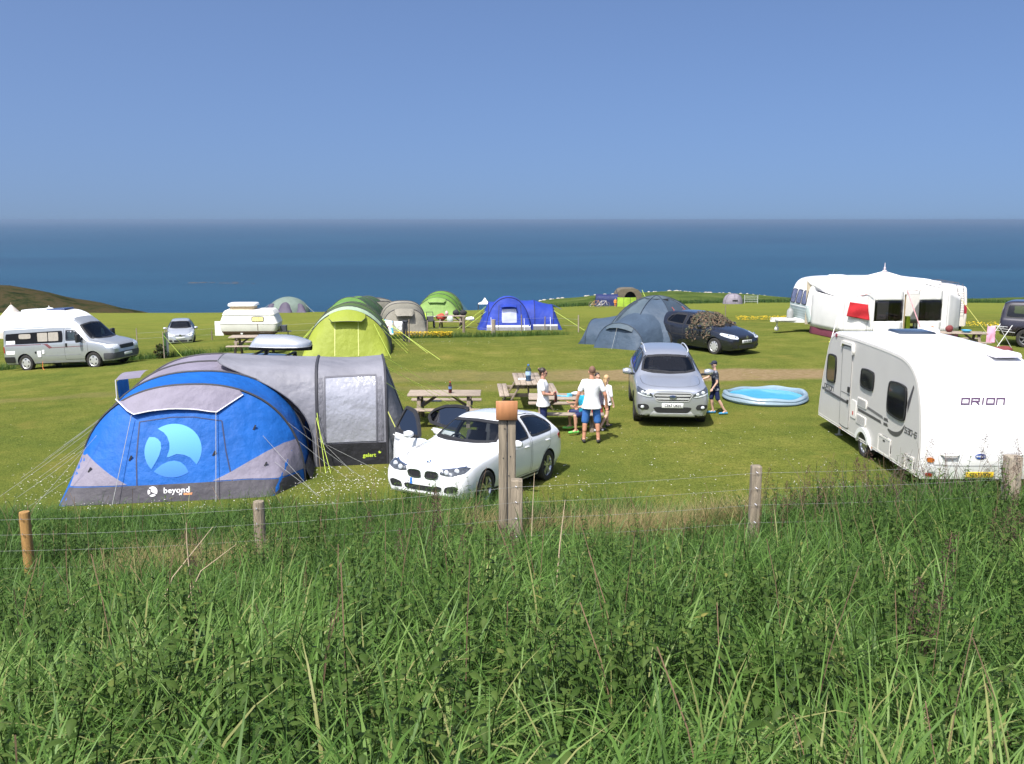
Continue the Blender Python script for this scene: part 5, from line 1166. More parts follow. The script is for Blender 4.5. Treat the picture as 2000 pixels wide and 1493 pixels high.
    for a, b, m in (((P1[0], P1[1], 1.74), (15.0, 38.1, 2.08), POLE), ((13.8, 38.72, 1.0), (13.3, 38.0, .02), CV)): MB().tube([a, b], .018, 6).build('guy_strap', m, t)
    MB().ball((13.3, 38.0, .03), .05, 8, 6, (1.4, 1, .6)).build('peg', mat('yellow_peg', (.65, .65, .08), .5), t)
    MB().tube([(*P4, 1.7), (20.3, 38.4, .02)], .010, 6).build('guy_line', mat('yellow_line', (.60, .58, .15), .6), t)
    # things inside the doorway
    g1 = MB().box((16.75, 39.6, .55), (.35, .35, 1.1)).build('locker', mat('teal_locker', (.02, .10, .11), .7), t); MB().box((17.1, 39.5, .50), (.16, .2, .9)).build('hi_vis_coat', mat('lime_coat', (.45, .62, .03), .8), t)
    return t
awning()
# red towel pegged to the awning front
def towel(name, label, cat, pts, m, group=None):
    """pts: four corners, top-left, top-right, bottom-right, bottom-left"""
    tl, tr, br, bl = [np.array(p, float) for p in pts]; n = 14; G_ = []
    nr = np.cross(tr-tl, bl-tl); nr = nr/np.linalg.norm(nr)
    for j in range(n+1):
        v = j/n; G_.append([tuple((tl*(1-u)+tr*u)*(1-v)+(bl*(1-u)+br*u)*v+nr*(.025*math.sin(u*11+v*2)*v+.02*math.sin(v*7+u*3))) for u in np.linspace(0, 1, n+1)])
    o = MB().grid(G_).build(name, m, None, True, 60); s = o.modifiers.new('s', 'SOLIDIFY'); s.thickness = .012; evaluated(o)
    return tag(o, label, cat, group)
towel('towel', 'red towel hanging on the front of the white awning', 'towel', [(14.18, 38.45, 1.66), (14.82, 38.12, 1.58), (14.92, 38.1, .92), (14.08, 38.48, 1.06)], mat('red_towel', (.42, .015, .022), .95, var=.15, scale=20, bump=.3))
# ---------------------------------------------------------------- campervan behind the awning
def rear_van():
    t = thing('campervan', 'white campervan with rear ladder behind the right end of the awning', 'campervan', (20.55, 45.4, gz(20.3, 45)-.02), R(-4))
    out = [(-2.3, .35), (-2.36, .9), (-2.22, 1.7), (-2.10, 2.14), (-1.95, 2.22), (1.2, 2.24), (1.7, 2.1), (2.1, 1.2), (2.4, .95), (2.45, .35)]; out = [tuple(p) for p in chaikin(out, 1, False)]
    CVN = mat('van_cream', (.76, .70, .64), .35, var=.03, coat=.3); body = slab(out, 2.1, .14, 5).build('body', CVN, t, True, 40); bvh = bvh_of(body)
    pane_ = rounded([(-.7, 1.25), (-.7, 1.85), (.7, 1.85), (.7, 1.25)], .1); patch('rear_window', bvh, 'front', pane_, WINBLK, t, .01, .15)
    for sg in (-1, 1): patch('tail_light', bvh, 'front', rounded([(sg*a, b) for a, b in ((.86, .95), (1.0, .95), (1.0, 1.35), (.86, 1.35))], .1), REDLENS, t, .014, .08)
    ld = MB()
    for sx in (.55, .83): ld.tube([hit(bvh, 'front', sx, z, .10)[0] for z in (.9, 1.4, 2.0)]+[(sx, -2.0, 2.32)], .014, 8)
    for z in (1.0, 1.22, 1.44, 1.66, 1.88, 2.08): p = hit(bvh, 'front', .69, z, .10)[0]; ld.tube([(.55, p.y, z), (.83, p.y, z)], .012, 6)
    ld.build('ladder', mat('dark_metal', (.06, .065, .08)), t)
    rr = MB()
    for sx in (-.8, .8): rr.tube([(sx, -1.7, 2.24), (sx, -1.65, 2.34), (sx, 1.0, 2.34), (sx, 1.05, 2.24)], .018, 6)
    for sy in (-1.5, -.4, .7): rr.tube([(-.8, sy, 2.34), (.8, sy, 2.34)], .015, 6)
    rr.build('roof_rack', mat('dark_metal', (.06, .065, .08)), t); o = MB().box((-.1, -.9, 2.33), (.6, .8, .12), None, .8).build('roof_vent', CVN, t); bevel(o, .03)
    for sx in (-.93, .93):
        for sy in (-1.5, 1.5): wheel(t, sx, sy, .32, .32, .2, 'cap', np.sign(sx))
rear_van()
# ================================================================ tents
def fab(name, c, trans=.18, rough=.62, var=.14, bump=1.0, bscale=3.6, stretch=None):
    return mat(name, c, rough, 0, .35, var, 1.6, bump, bscale, 0, trans, stretch=stretch, bdist=.045)
def arch(hw, h, y=0.0, x0=0.0, n=28, e=2.3, t0=0.0, t1=math.pi, lean=0.0, z0=-.05):
    """hoop across local x at depth y"""
    P = []
    for a in np.linspace(t0, t1, n+1):
        c, s = math.cos(a), math.sin(a); x = -hw*np.sign(c)*abs(c)**(2/e); z = h*max(0, s)**(2/e)
        P.append(np.array([x0+x, y+lean*z, z+z0]))
    return P
def archx(hd, h, x=0.0, y0=0.0, n=28, e=2.3, lean=0.0, z0=-.05):
    """hoop across local y at position x (front foot first)"""
    return [np.array([x+lean*p[2], y0+p[0], p[2]]) for p in arch(hd, h, 0, 0, n, e, z0=z0)]
def skin(name, A, B, m, parent, k=8, sag=.06, u0=0.0, u1=1.0, wr=.008, seed=0):
    """cloth stretched between two curves of equal length, sagging between them"""
    n = len(A)-1; i0, i1 = int(round(u0*n)), int(round(u1*n)); rows = []
    top = max(max(p[2] for p in A), max(p[2] for p in B), .1)
    for j in range(k+1):
        v = j/k; row = []
        for i in range(i0, i1+1):
            p = A[i]*(1-v)+B[i]*v; c = (A[n//2]*(1-v)+B[n//2]*v)*np.array([1, 1, .35]); d = p-c; d = d/(np.linalg.norm(d)+1e-6)
            s = sag*math.sin(math.pi*v)*min(1, .15+p[2]/top); q = p-d*s + d*wr*math.sin(i*2.1+v*4+seed)*math.sin(math.pi*v); row.append(tuple(q))
        rows.append(row)
    return MB().grid(rows).build(name, m, parent, True, 60, fix=False)
def sleeve(P, m, parent, r=.02, name='pole_sleeve'): return MB().tube([tuple(p) for p in P], r, 6).build(name, m, parent)
def guy(pts, parent, m, r=.006, name='guy_line'): return MB().tube(pts, r, 5).build(name, m, parent)
LINE_G = mat('grey_line', (.30, .31, .30), .7); LINE_Y = mat('lime_line', (.52, .66, .10), .6); DKS = mat('dark_sleeve', (.035, .035, .042), .7)
def base_front(A, corner_l, corner_r, n):
    """ground line for a bell end: foot, left corner, right corner, foot"""
    P = [A[0][:2], corner_l, corner_r, A[-1][:2]]; out = []
    th = [0, .13, .87, 1.0]
    for i in range(n+1):
        u = i/n; k = 0 if u < th[1] else 1 if u < th[2] else 2; w = (u-th[k])/(th[k+1]-th[k]); q = np.array(P[k])*(1-w)+np.array(P[k+1])*w
        out.append(np.array([q[0], q[1], -.05]))
    return out
def bell_end(name, A, cl, cr, m, parent, k=12, belly=.05):
    n = len(A)-1; B = base_front(A, cl, cr, n); rows = []
    for j in range(k+1):
        v = j/k; row = []
        for i in range(n+1):
            p = A[i]*(1-v)+B[i]*v; p = p+np.array([0, -belly*math.sin(math.pi*v)*math.sin(math.pi*i/n), 0]); row.append(tuple(p))
        rows.append(row)
    return MB().grid(rows).build(name, m, parent, True, 60, fix=False)
# ---------------------------------------------------------------- the big blue and grey tunnel tent
BLUE = fab('tent_blue', (.008, .120, .46), .22); LILAC = fab('tent_lilac', (.235, .215, .275), .15); CHAR = fab('tent_charcoal', (.062, .058, .070), .08); DBLUE = fab('tent_deep_blue', (.010, .045, .26), .1)
def big_blue():
    O, rz = (-6.1, 17.05), R(9.9)
    t = thing('tunnel_tent', 'large blue and grey tunnel tent with a round blue logo at front left', 'tent', (O[0], O[1], 0), rz)
    H1 = arch(2.06, 2.03, 0, 0, 40, 2.35); H2 = arch(2.10, 2.08, 1.25, 0, 40, 2.35); H3 = arch(2.10, 2.10, 2.5, 0, 40, 2.35); H4 = arch(2.08, 2.08, 3.75, 0, 40, 2.35); H5 = arch(1.95, 1.80, 4.9, 0, 40, 2.3)
    fr = bell_end('front_panel', H1, (-2.24, -.95), (1.50, -1.02), BLUE, t, 14, .05)
    bvh = bvh_of(fr)
    skin('panel', H1, H2, BLUE, t, 10, .05, wr=.012); 
    skin('panel', H2, H3, LILAC, t, 8, .05, .10, .90); skin('panel', H2, H3, BLUE, t, 8, .05, 0, .10); skin('panel', H2, H3, BLUE, t, 8, .05, .90, 1)
    skin('panel', H3, H4, LILAC, t, 8, .05, .16, .62); skin('panel', H3, H4, BLUE, t, 8, .05, 0, .16); skin('panel', H3, H4, BLUE, t, 8, .05, .62, 1)
    skin('rear_panel', H4, H5, BLUE, t, 8, .03); bk = [np.array([p[0]*.98, 5.6 if .12 < i/40 < .88 else 5.2, -.05]) for i, p in enumerate(H5)]; skin('rear_panel', H5, bk, BLUE, t, 8, .0)
    for H in (H1, H2, H3, H4):
        s = sleeve([p*np.array([1.004, 1, 1.004]) for p in H], DKS, t, .024)
    # mud skirts along both sides
    for sx in (0, 1):
        for A, B in ((H1, H2), (H2, H3), (H3, H4)):
            a = A[1] if sx == 0 else A[-2]; b = B[1] if sx == 0 else B[-2]; sg = -1 if sx == 0 else 1
            MB().grid([[tuple(a+np.array([sg*.05, 0, .20])*0+np.array([sg*.015, 0, .1])), tuple(b+np.array([sg*.015, 0, .1]))], [(a[0]+sg*.14, a[1], -.02), (b[0]+sg*.14, b[1], -.02)]]).build('mud_skirt', CHAR, t)
    # front panel pieces drawn in elevation
    V = 'front'
    patch('mud_skirt', bvh, V, [(-2.20, .0), (-2.07, .27), (-1.3, .285), (-.86, .29), (.5, .30), (1.08, .30), (1.60, .26), (1.95, .22), (2.02, .02), (1.45, .0)], CHAR, t, .010, .1, .01)
    patch('corner_panel', bvh, V, [(-2.06, .29), (-1.98, .62), (-1.92, .86), (-1.70, .72), (-1.35, .48), (-1.05, .305)], LILAC, t, .008, .1, .008)
    patch('corner_panel', bvh, V, [(.45, .315), (.75, .44), (1.08, .60), (1.40, .74), (1.70, .84), (2.0, .86), (2.04, .60), (2.04, .26), (1.60, .275), (1.08, .315)], LILAC, t, .008, .1, .008)
    for ln, w in (([(-.87, 1.36), (-.90, .74), (-.86, .02)], .022), ([(.60, 1.33), (.68, .80), (.86, .02)], .022), ([(-.87, 1.36), (-.3, 1.43), (.1, 1.42), (.60, 1.33)], .014)): strip('zip', bvh, V, ln, w, mat('zip_navy', (.008, .018, .07), .6), t, .007)
    # logo: a disc cut by two swooshes, printed in pale to mid blue
    C, rr = (-.255, .86), (.505, .455)
    e = lambda a, s=1.0, dx=0, dy=0: (C[0]+dx+rr[0]*s*math.cos(a), C[1]+dy+rr[1]*s*math.sin(a))
    cyan = bpy.data.materials.new('logo_cyan'); nt_, N_, L_, P_ = _nodes(cyan)
    tcn = N_.new('ShaderNodeTexCoord'); sp_ = N_.new('ShaderNodeSeparateXYZ'); L_.new(tcn.outputs['Object'], sp_.inputs[0]); mr_ = N_.new('ShaderNodeMapRange'); mr_.inputs[1].default_value = .42; mr_.inputs[2].default_value = 1.25; L_.new(sp_.outputs[2], mr_.inputs[0])
    rp_ = N_.new('ShaderNodeValToRGB'); rp_.color_ramp.elements[0].color = (.010, .135, .54, 1); rp_.color_ramp.elements[1].color = (.075, .36, .66, 1); L_.new(mr_.outputs[0], rp_.inputs[0]); L_.new(rp_.outputs[0], P_.inputs['Base Color']); P_.inputs['Roughness'].default_value = .5
    cv = lambda pts: [(C[0]+(a-960)/205*rr[0], C[1]-(b-745)/190*rr[1]) for a, b in pts]
    arc = lambda a0, a1, n: [e(a) for a in np.linspace(R(a0), R(a1), n)]
    for pl in (arc(124, -34, 22)+cv([(1085, 800), (1040, 778), (985, 770), (930, 790), (915, 790), (934, 735), (932, 690), (915, 645), (890, 615)]), arc(148, 222, 12)+cv([(838, 822), (862, 775), (875, 725), (870, 685), (850, 660), (825, 646)]), arc(229, 304, 12)+cv([(1050, 858), (1015, 828), (970, 816), (925, 822), (880, 842), (845, 868)])):
        patch('logo_print', bvh, V, pl, cyan, t, .006, .08, 0)
    # maker's name on the skirt
    WT = mat('print_white', (.75, .74, .76), .6); OR_ = mat('print_orange', (.75, .30, .12), .6)
    q, n = hit(bvh, V, -.18, .185, .016); up = (hit(bvh, V, -.18, .27, .016)[0]-hit(bvh, V, -.18, .10, .016)[0])
    text_obj('lettering', 'beyond', WT, .150, t, frame(q, (1, 0, 0), up), .001, .0, .0022, 1.04)
    q2, n = hit(bvh, V, -.08, .115, .016); text_obj('lettering', 'BY', WT, .045, t, frame(q2+Vector((-.03, 0, 0)), (1, 0, 0), up), .001, 0, .003); text_obj('lettering', 'GELERT', OR_, .045, t, frame(q2+Vector((.10, 0, 0)), (1, 0, 0), up), .001, 0, .003)
    lc = (-.60, .18)
    patch('logo_mark', bvh, V, [(lc[0]+.085*math.cos(a), lc[1]+.085*math.sin(a)) for a in np.linspace(R(140), R(-30), 14)]+[(lc[0]+.03, lc[1]-.03), (lc[0]-.02, lc[1]), (lc[0]-.03, lc[1]+.05)], WT, t, .016, .04, 0)
    patch('logo_mark', bvh, V, [(lc[0]+.085*math.cos(a), lc[1]+.085*math.sin(a)) for a in np.linspace(R(155), R(215), 8)]+[(lc[0]-.04, lc[1]-.03), (lc[0]-.04, lc[1]+.02)], WT, t, .016, .04, 0)
    patch('logo_mark', bvh, V, [(lc[0]+.085*math.cos(a), lc[1]+.085*math.sin(a)) for a in np.linspace(R(232), R(315), 9)]+[(lc[0]+.01, lc[1]-.04)], WT, t, .016, .04, 0)
    # hood over the door, standing off the panel and held out by lines
    n = 18; top_ = []; low = []
    lowx = np.interp(np.linspace(0, 1, n+1), [0, .15, .47, .83, 1], [-1.32, -1.0, -.27, .50, .98]); lowz = np.interp(np.linspace(0, 1, n+1), [0, .15, .30, .47, .65, .83, 1], [1.76, 1.50, 1.565, 1.59, 1.565, 1.49, 1.77]); off = np.interp(np.linspace(0, 1, n+1), [0, .15, .83, 1], [.02, .42, .42, .02])
    for i in range(n+1):
        u = i/n; x = lowx[i]*(.94); zt = 2.03*(1-abs(x/2.06)**2.35)**(1/2.35)-.02; top_.append(np.array([x, -.02, zt-.03])); low.append(np.array([lowx[i], -.04-.42*(1-(lowz[i]-1.5)/.3)*0-off[i]*.62, lowz[i]]))
    hd = MB().grid([[tuple(a*(1-v)+b*v) for a, b in zip(top_, low)] for v in np.linspace(0, 1, 6)]).build('hood', LILAC, t, True, 60); sleeve(low, mat('piping_white', (.70, .69, .72), .6), hd, .012, 'piping')
    for gx_, src in ((-1.0, 0), (.50, 1)): guy([(gx_, -.32, 1.50), (gx_+(-.26 if src == 0 else .03), -1.12, .0)], t, LINE_G, .006)
    # guy lines fanning out along both flanks
    for H, yo in ((H1, 0), (H2, .15), (H3, .3), (H4, .4)):
        for k, (i, d, f) in enumerate(((8, -1, 1.75), (5, -1, 1.2), (32, 1, 1.55), (35, 1, 1.05))):
            p = H[i]; q = (p[0]+d*f, p[1]+yo-.25, .0); mid = ((p[0]+q[0])/2, (p[1]+q[1])/2, (p[2]+q[2])/2-.02); guy([tuple(p), mid, q], t, LINE_G, .003)
    for (a, b) in (((1.30, -.30, 1.05), (2.35, -1.15, 0)), ((1.55, -.55, .55), (2.42, -1.2, 0)), ((-1.62, -.35, 1.15), (-2.6, -1.3, 0)), ((-1.8, -.6, .62), (-2.75, -1.1, 0))): guy([a, b], t, LINE_G, .003)
    # pulled fabric tabs
    for (x, z) in ((1.18, 1.17), (1.38, .52), (-1.0, .75), (.47, .78), (-1.72, .55)): p, n = hit(bvh, V, x, z, .02); MB().box(p, (.03, .02, .10), Matrix.Rotation(.5, 3, 'Y')).build('guy_tab', DKS, t)
    # side porch hood at the left
    G_ = [[(-1.45-.50*v, 2.6+u*1.1, 1.72+.05*math.sin(math.pi*u)-.04*v) for u in np.linspace(0, 1, 8)] for v in np.linspace(0, 1, 5)]; MB().grid(G_).build('side_hood', LILAC, t); MB().grid([[(-1.94+.06*v, 2.65+1.0*u, 1.64-1.3*v) for u in np.linspace(0, 1, 4)] for v in np.linspace(0, 1, 4)]).build('side_door', BLUE, t)
    for y_ in (2.65, 3.65): MB().tube([(-1.96, y_, 1.68), (-1.96, y_, -.02)], .012, 6).build('porch_pole', mat('pole_white', (.6, .6, .62), .5), t)
    return t
big_blue()
# ---------------------------------------------------------------- grey drive-away awning joined to its flank
def grey_awning():
    t = thing('awning_tent', 'grey awning tent with clear window and green lettering joined to the big blue tent', 'tent', (-6.1, 17.05, 0), R(9.9))
    GREY = fab('awning_grey', (.225, .225, .255), .14, .55); DKG = fab('awning_dark', (.020, .020, .024), .04); LG2 = fab('awning_side', (.15, .155, .175), .15)
    def hoop(x, h=2.10, yf=1.02, yb=3.75, e=4.2, n=36): return archx((yb-yf)/2, h, x, (yf+yb)/2, n, e)
    HL, HR = hoop(2.30), hoop(3.72); HM = hoop(3.0, 2.06)
    wall = skin('panel', HL, HR, GREY, t, 14, .045, wr=.010); bvh = bvh_of(wall)
    sleeve(HL, DKS, t, .035); sleeve(HR, DKS, t, .028)
    # cowl thrown over the blue tent
    n = len(HL)-1; EN = []
    for i, p in enumerate(HL):
        z = max(0, p[2]); f = (z/2.10); x = 2.22-2.15*f**3.6; EN.append(np.array([x, p[1]+(.0 if i < n/2 else .15), z+.10*f if z > .05 else -.05]))
    skin('cowl', HL, EN, GREY, t, 14, .03, wr=.016); sleeve(EN, mat('cowl_hem', (.12, .12, .14), .7), t, .012, 'hem')
    # right-hand end: door panel pulled outwards
    EB = [np.array([3.72+.72*(1 if .1 < i/n < .9 else .25), p[1]*.0+np.interp(i/n, [0, .12, .88, 1], [1.02, 1.25, 3.6, 3.75]), -.05]) for i, p in enumerate(HR)]
    endp = skin('door_panel', HR, EB, LG2, t, 10, -.05, wr=.012); sleeve([HR[14]*(1-v)+np.array([4.46, 2.1, 0])*v for v in np.linspace(0, 1, 8)], DKS, t, .012, 'zip')
    patch('mud_skirt', bvh, 'front', [(2.32, .0), (2.32, .475), (3.69, .465), (3.70, .0)], DKG, t, .012, .12, .012)
    PVC = mat('clear_pvc', (.30, .305, .345), .14, 0, .9, .14, 2.0, 1.0, 9.0)
    w = patch('window', bvh, 'front', [(2.44, .50), (2.47, 1.80), (3.53, 1.82), (3.50, .50)], PVC, t, .012, .1, .012)
    for ln in ([(2.47, 1.82), (3.53, 1.84)], [(2.45, .5), (2.47, 1.82)], [(3.50, .5), (3.53, 1.82)]): strip('window_hem', bvh, 'front', ln, .03, mat('cowl_hem', (.12, .12, .14)), w, .018, .1)
    for x in (2.37, 3.59): patch('window_border', bvh, 'front', [(x-.06, .50), (x-.06, 1.80), (x+.055, 1.82), (x+.055, .50)], fab('border_grey', (.175, .175, .20), .1, .6, .1, .9, 16, (1, 1, .4)), t, .008, .08, 0)
    GL = mat('print_lime', (.50, .66, .06), .6); q, nn = hit(bvh, 'front', 3.34, .20, .016); text_obj('lettering', 'gelert', GL, .115, t, frame(q, (1, 0, 0), (0, 0, 1)), .001, .0, .003, 1.0)
    patch('logo_mark', bvh, 'front', [(3.555+.028*math.cos(a), .262+.028*math.sin(a)) for a in np.linspace(R(100), R(380), 12)]+[(3.56, .265)], GL, t, .017, .04, 0)
    for a, b, m in (((2.28, .98, 1.05), (2.55, .45, 0), LINE_Y), ((2.30, .98, 1.15), (2.45, .48, 0), LINE_Y), ((2.26, .98, 1.0), (2.35, .55, 0), mat('tan_line', (.45, .36, .2), .6)), ((2.30, 1.0, .62), (3.0, .42, 0), LINE_G), ((2.32, 1.0, .55), (3.5, .50, 0), LINE_G)): guy([a, b], t, m, .006 if m == LINE_Y else .003)
    for a, b in (((3.74, 1.15, 1.7), (5.6, 3.2, .02)), ((3.74, 2.3, 2.08), (6.6, 5.0, .02)), ((3.74, 2.0, 1.95), (6.2, 4.6, .02)), ((3.76, 3.3, 1.7), (6.4, 5.6, .02))): guy([a, tuple((np.array(a)+np.array(b))/2+np.array([0, 0, -.03])), b], t, LINE_Y, .005)
    guy([(3.74, 1.06, 1.12), (3.92, .98, .72)], t, mat('strap_lime', (.55, .58, .16), .6), .013, 'strap')
    return t
grey_awning()
# ---------------------------------------------------------------- generic tunnel tent, front bell towards local -y
def tunnel(name, label, loc, rz, hoops, cl, cr, m_front, m_panels, sl=DKS, hood=True, back=.9, lines=LINE_Y, zips=None, e=2.3, skirt=None, group=None, n=28, flank=None, sr=.02):
    t = thing(name, label, 'tent', (loc[0], loc[1], gz(loc[0], loc[1]+1.5)), rz, group)
    HS = [arch(hw, h, y, x0, n, e) for (y, hw, h, x0) in hoops]
    fr = bell_end('front_panel', HS[0], cl, cr, m_front, t, 10, .04); bvh = bvh_of(fr)
    for i in range(len(HS)-1):
        mm = m_panels[i % len(m_panels)]
        if isinstance(mm, (list, tuple)):
            for (a, b, q) in mm: skin('panel', HS[i], HS[i+1], q, t, 7, .05, a, b)
        else: skin('panel', HS[i], HS[i+1], mm, t, 7, .05)
    L_ = HS[-1]; bb = [np.array([p[0]*.96, p[1]+back*(1 if .1 < i/n < .9 else .3), -.05]) for i, p in enumerate(L_)]; q = m_panels[(len(HS)-1) % len(m_panels)]; skin('rear_panel', L_, bb, q if not isinstance(q, (list, tuple)) else q[0][2], t, 6, 0)
    for H in HS: sleeve([p*np.array([1.004, 1, 1.003]) for p in H], sl, t, sr)
    y0, hw, h, x0 = hoops[0]
    if zips: 
        for zx in zips: strip('zip', bvh, 'front', [(x0+zx*hw, h*.72), (x0+zx*hw*1.02, .02)], .028, mat('zip_pale', (.52, .56, .18), .6) if lines is LINE_Y else DKS, t, .012)
    if hood:
        k = 10; lo = []; tp = []
        for i in range(k+1):
            u = -1+2*i/k; x = x0+u*hw*.42; zt = h*(1-abs(u*.42)**e)**(1/e)-.03; tp.append((x, y0-.02, zt)); lo.append((x*1.0, y0-.26-(.22 if abs(u) < .95 else 0), h*(.80 if abs(u) > .95 else .735)+.03*(1-u*u)))
        hd = MB().grid([tp, [tuple((np.array(a)+np.array(b))/2+np.array([0, -.03, .02])) for a, b in zip(tp, lo)], lo]).build('hood', m_front, t, True, 60); MB().tube(lo, .012, 5).build('hood_hem', sl, hd)
    if skirt: patch('mud_skirt', bvh, 'front', [(cl[0]+.1, .0), (x0-hw*.98, .16), (x0+hw*.98, .16), (cr[0]-.1, .0)], skirt, t, .01, .15, 0)
    if lines:
        for H in HS:
            for i, d in ((6, -1), (n-6, 1)): p = H[i]; guy([tuple(p), (p[0]+d*1.0, p[1]-.15, .0)], t, lines, .005)
    return t
LIME = fab('lime', (.29, .345, .040), .22, .6, .06); LIMED = fab('olive_green', (.075, .125, .035), .15); MINT = fab('mint', (.40, .52, .36), .25)
lt = tunnel('tunnel_tent', 'lime yellow tunnel tent standing behind the silver roof box', (-6.15, 33.9), R(7), [(.75, 1.62, 1.72, 0), (1.55, 1.64, 1.80, 0), (3.0, 1.62, 1.80, 0), (4.6, 1.55, 1.7, 0)], (-1.72, -.05), (1.55, -.05), LIME, [[(0, .12, LIMED), (.12, .42, MINT), (.42, .6, MINT), (.6, .8, MINT), (.8, 1, LIMED)], LIMED, LIMED], hood=True, zips=(-.28, .25), lines=LINE_Y, e=1.9)
for a, b in (((1.0, .2, 1.2), (1.62, -.55, .0)), ((1.3, .8, 1.3), (3.4, -1.2, 0)), ((1.4, 1.5, 1.2), (3.0, .6, 0))): guy([a, b], lt, LINE_Y, .007)
GRN = fab('leaf_green', (.125, .26, .060), .22); DGRN = fab('dark_green', (.045, .085, .035), .12)
tunnel('tunnel_tent', 'darker green tunnel tent rising directly behind the lime yellow tent', (-9.0, 47.6), R(-10), [(.9, 1.55, 1.85, 0), (1.8, 1.58, 2.06, 0), (3.2, 1.55, 2.0, 0), (4.6, 1.5, 1.9, 0)], (-1.6, 0), (1.5, 0), GRN, [GRN, [(0, .55, GRN), (.55, 1, DGRN)], DGRN], hood=True, e=2.0)
BGR = fab('bright_green', (.145, .29, .045), .28); BGL = fab('pale_green', (.22, .36, .09), .25)
tunnel('tunnel_tent', 'bright apple green tunnel tent behind the cluttered picnic table', (-6.7, 80.5), R(-4), [(.8, 1.9, 1.75, 0), (1.9, 1.95, 2.0, 0), (3.3, 1.95, 2.15, 0), (4.6, 1.85, 2.05, 0)], (-2.0, -.2), (1.95, -.2), BGL, [BGR, BGR, BGR], hood=True, e=2.0, skirt=mat('pale_skirt', (.5, .52, .48), .8), sr=.035)
KH = fab('khaki_grey', (.205, .195, .155), .15, .6); KH2 = fab('khaki_light', (.255, .24, .195), .18, .6)
kb = tunnel('tunnel_tent', 'khaki tunnel tent behind, left of its matching neighbour', (-7.25, 51.2), R(16), [(.2, 1.35, 1.85, 0), (1.3, 1.38, 1.9, 0), (2.6, 1.36, 1.85, 0), (4.0, 1.3, 1.7, 0)], (-1.42, -.25), (1.3, -.25), KH, [KH, KH, KH], hood=False, lines=None, e=2.5)
kf = tunnel('tunnel_tent', 'khaki tunnel tent in front, behind the hanging washing', (-5.42, 46.2), R(10), [(.45, 1.12, 1.50, 0), (1.3, 1.22, 1.72, 0), (2.0, 1.25, 1.78, 0), (3.2, 1.2, 1.6, 0)], (-1.10, -.1), (1.12, -.1), KH2, [KH, KH2, KH], hood=True, lines=None, e=2.9)

# ---------------------------------------------------------------- dome tents
def dome(name, label, loc, rz, rx, ry, h, mats_, poles=4, e=2.2, sl=DKS, vent=False, group=None, n=32, seg=8):
    t = thing(name, label, 'tent', (loc[0], loc[1], gz(*loc[:2])-.03), rz, group)
    def P(a, v):
        th = v*math.pi/2; r = math.cos(th)**(2/e) if v < 1 else 0; z = math.sin(th)**(2/e); k = 1-.06*math.sin(math.pi*v)*abs(math.sin(a*poles/1.0))
        return (rx*r*k*math.cos(a), ry*r*k*math.sin(a), h*z)
    m = len(mats_); 
    for q in range(seg):
        a0, a1 = 2*math.pi*q/seg, 2*math.pi*(q+1)/seg
        MB().grid([[P(a, v) for a in np.linspace(a0, a1, 6)] for v in np.linspace(0, .995, 10)]).build('panel', mats_[q % m], t, True, 60, fix=False)
    for k in range(poles):
        a = math.pi*(k+.5)/poles; pts = [P(a, v) for v in np.linspace(0, 1, 12)]+[P(a+math.pi, v) for v in np.linspace(1, 0, 12)]; MB().tube(pts, .02, 6).build('pole_sleeve', sl, t)
    if vent: MB().grid([[(rx*.30*r*math.cos(a), ry*.30*r*math.sin(a), h*(1.045-.05*r)) for a in np.linspace(0, 2*math.pi, 13)] for r in (.02, .5, 1)]).build('vent_cap', mats_[0], t, True, 60, fix=False)
    return t
SL = fab('slate_blue', (.058, .088, .130), .15, .6); SL2 = fab('slate_grey', (.080, .110, .135), .15, .6); SLD = fab('slate_dark', (.040, .060, .085), .1, .6); SLV = mat('slate_sleeve', (.022, .035, .055), .7); RP = mat('red_piping', (.28, .06, .06), .7)
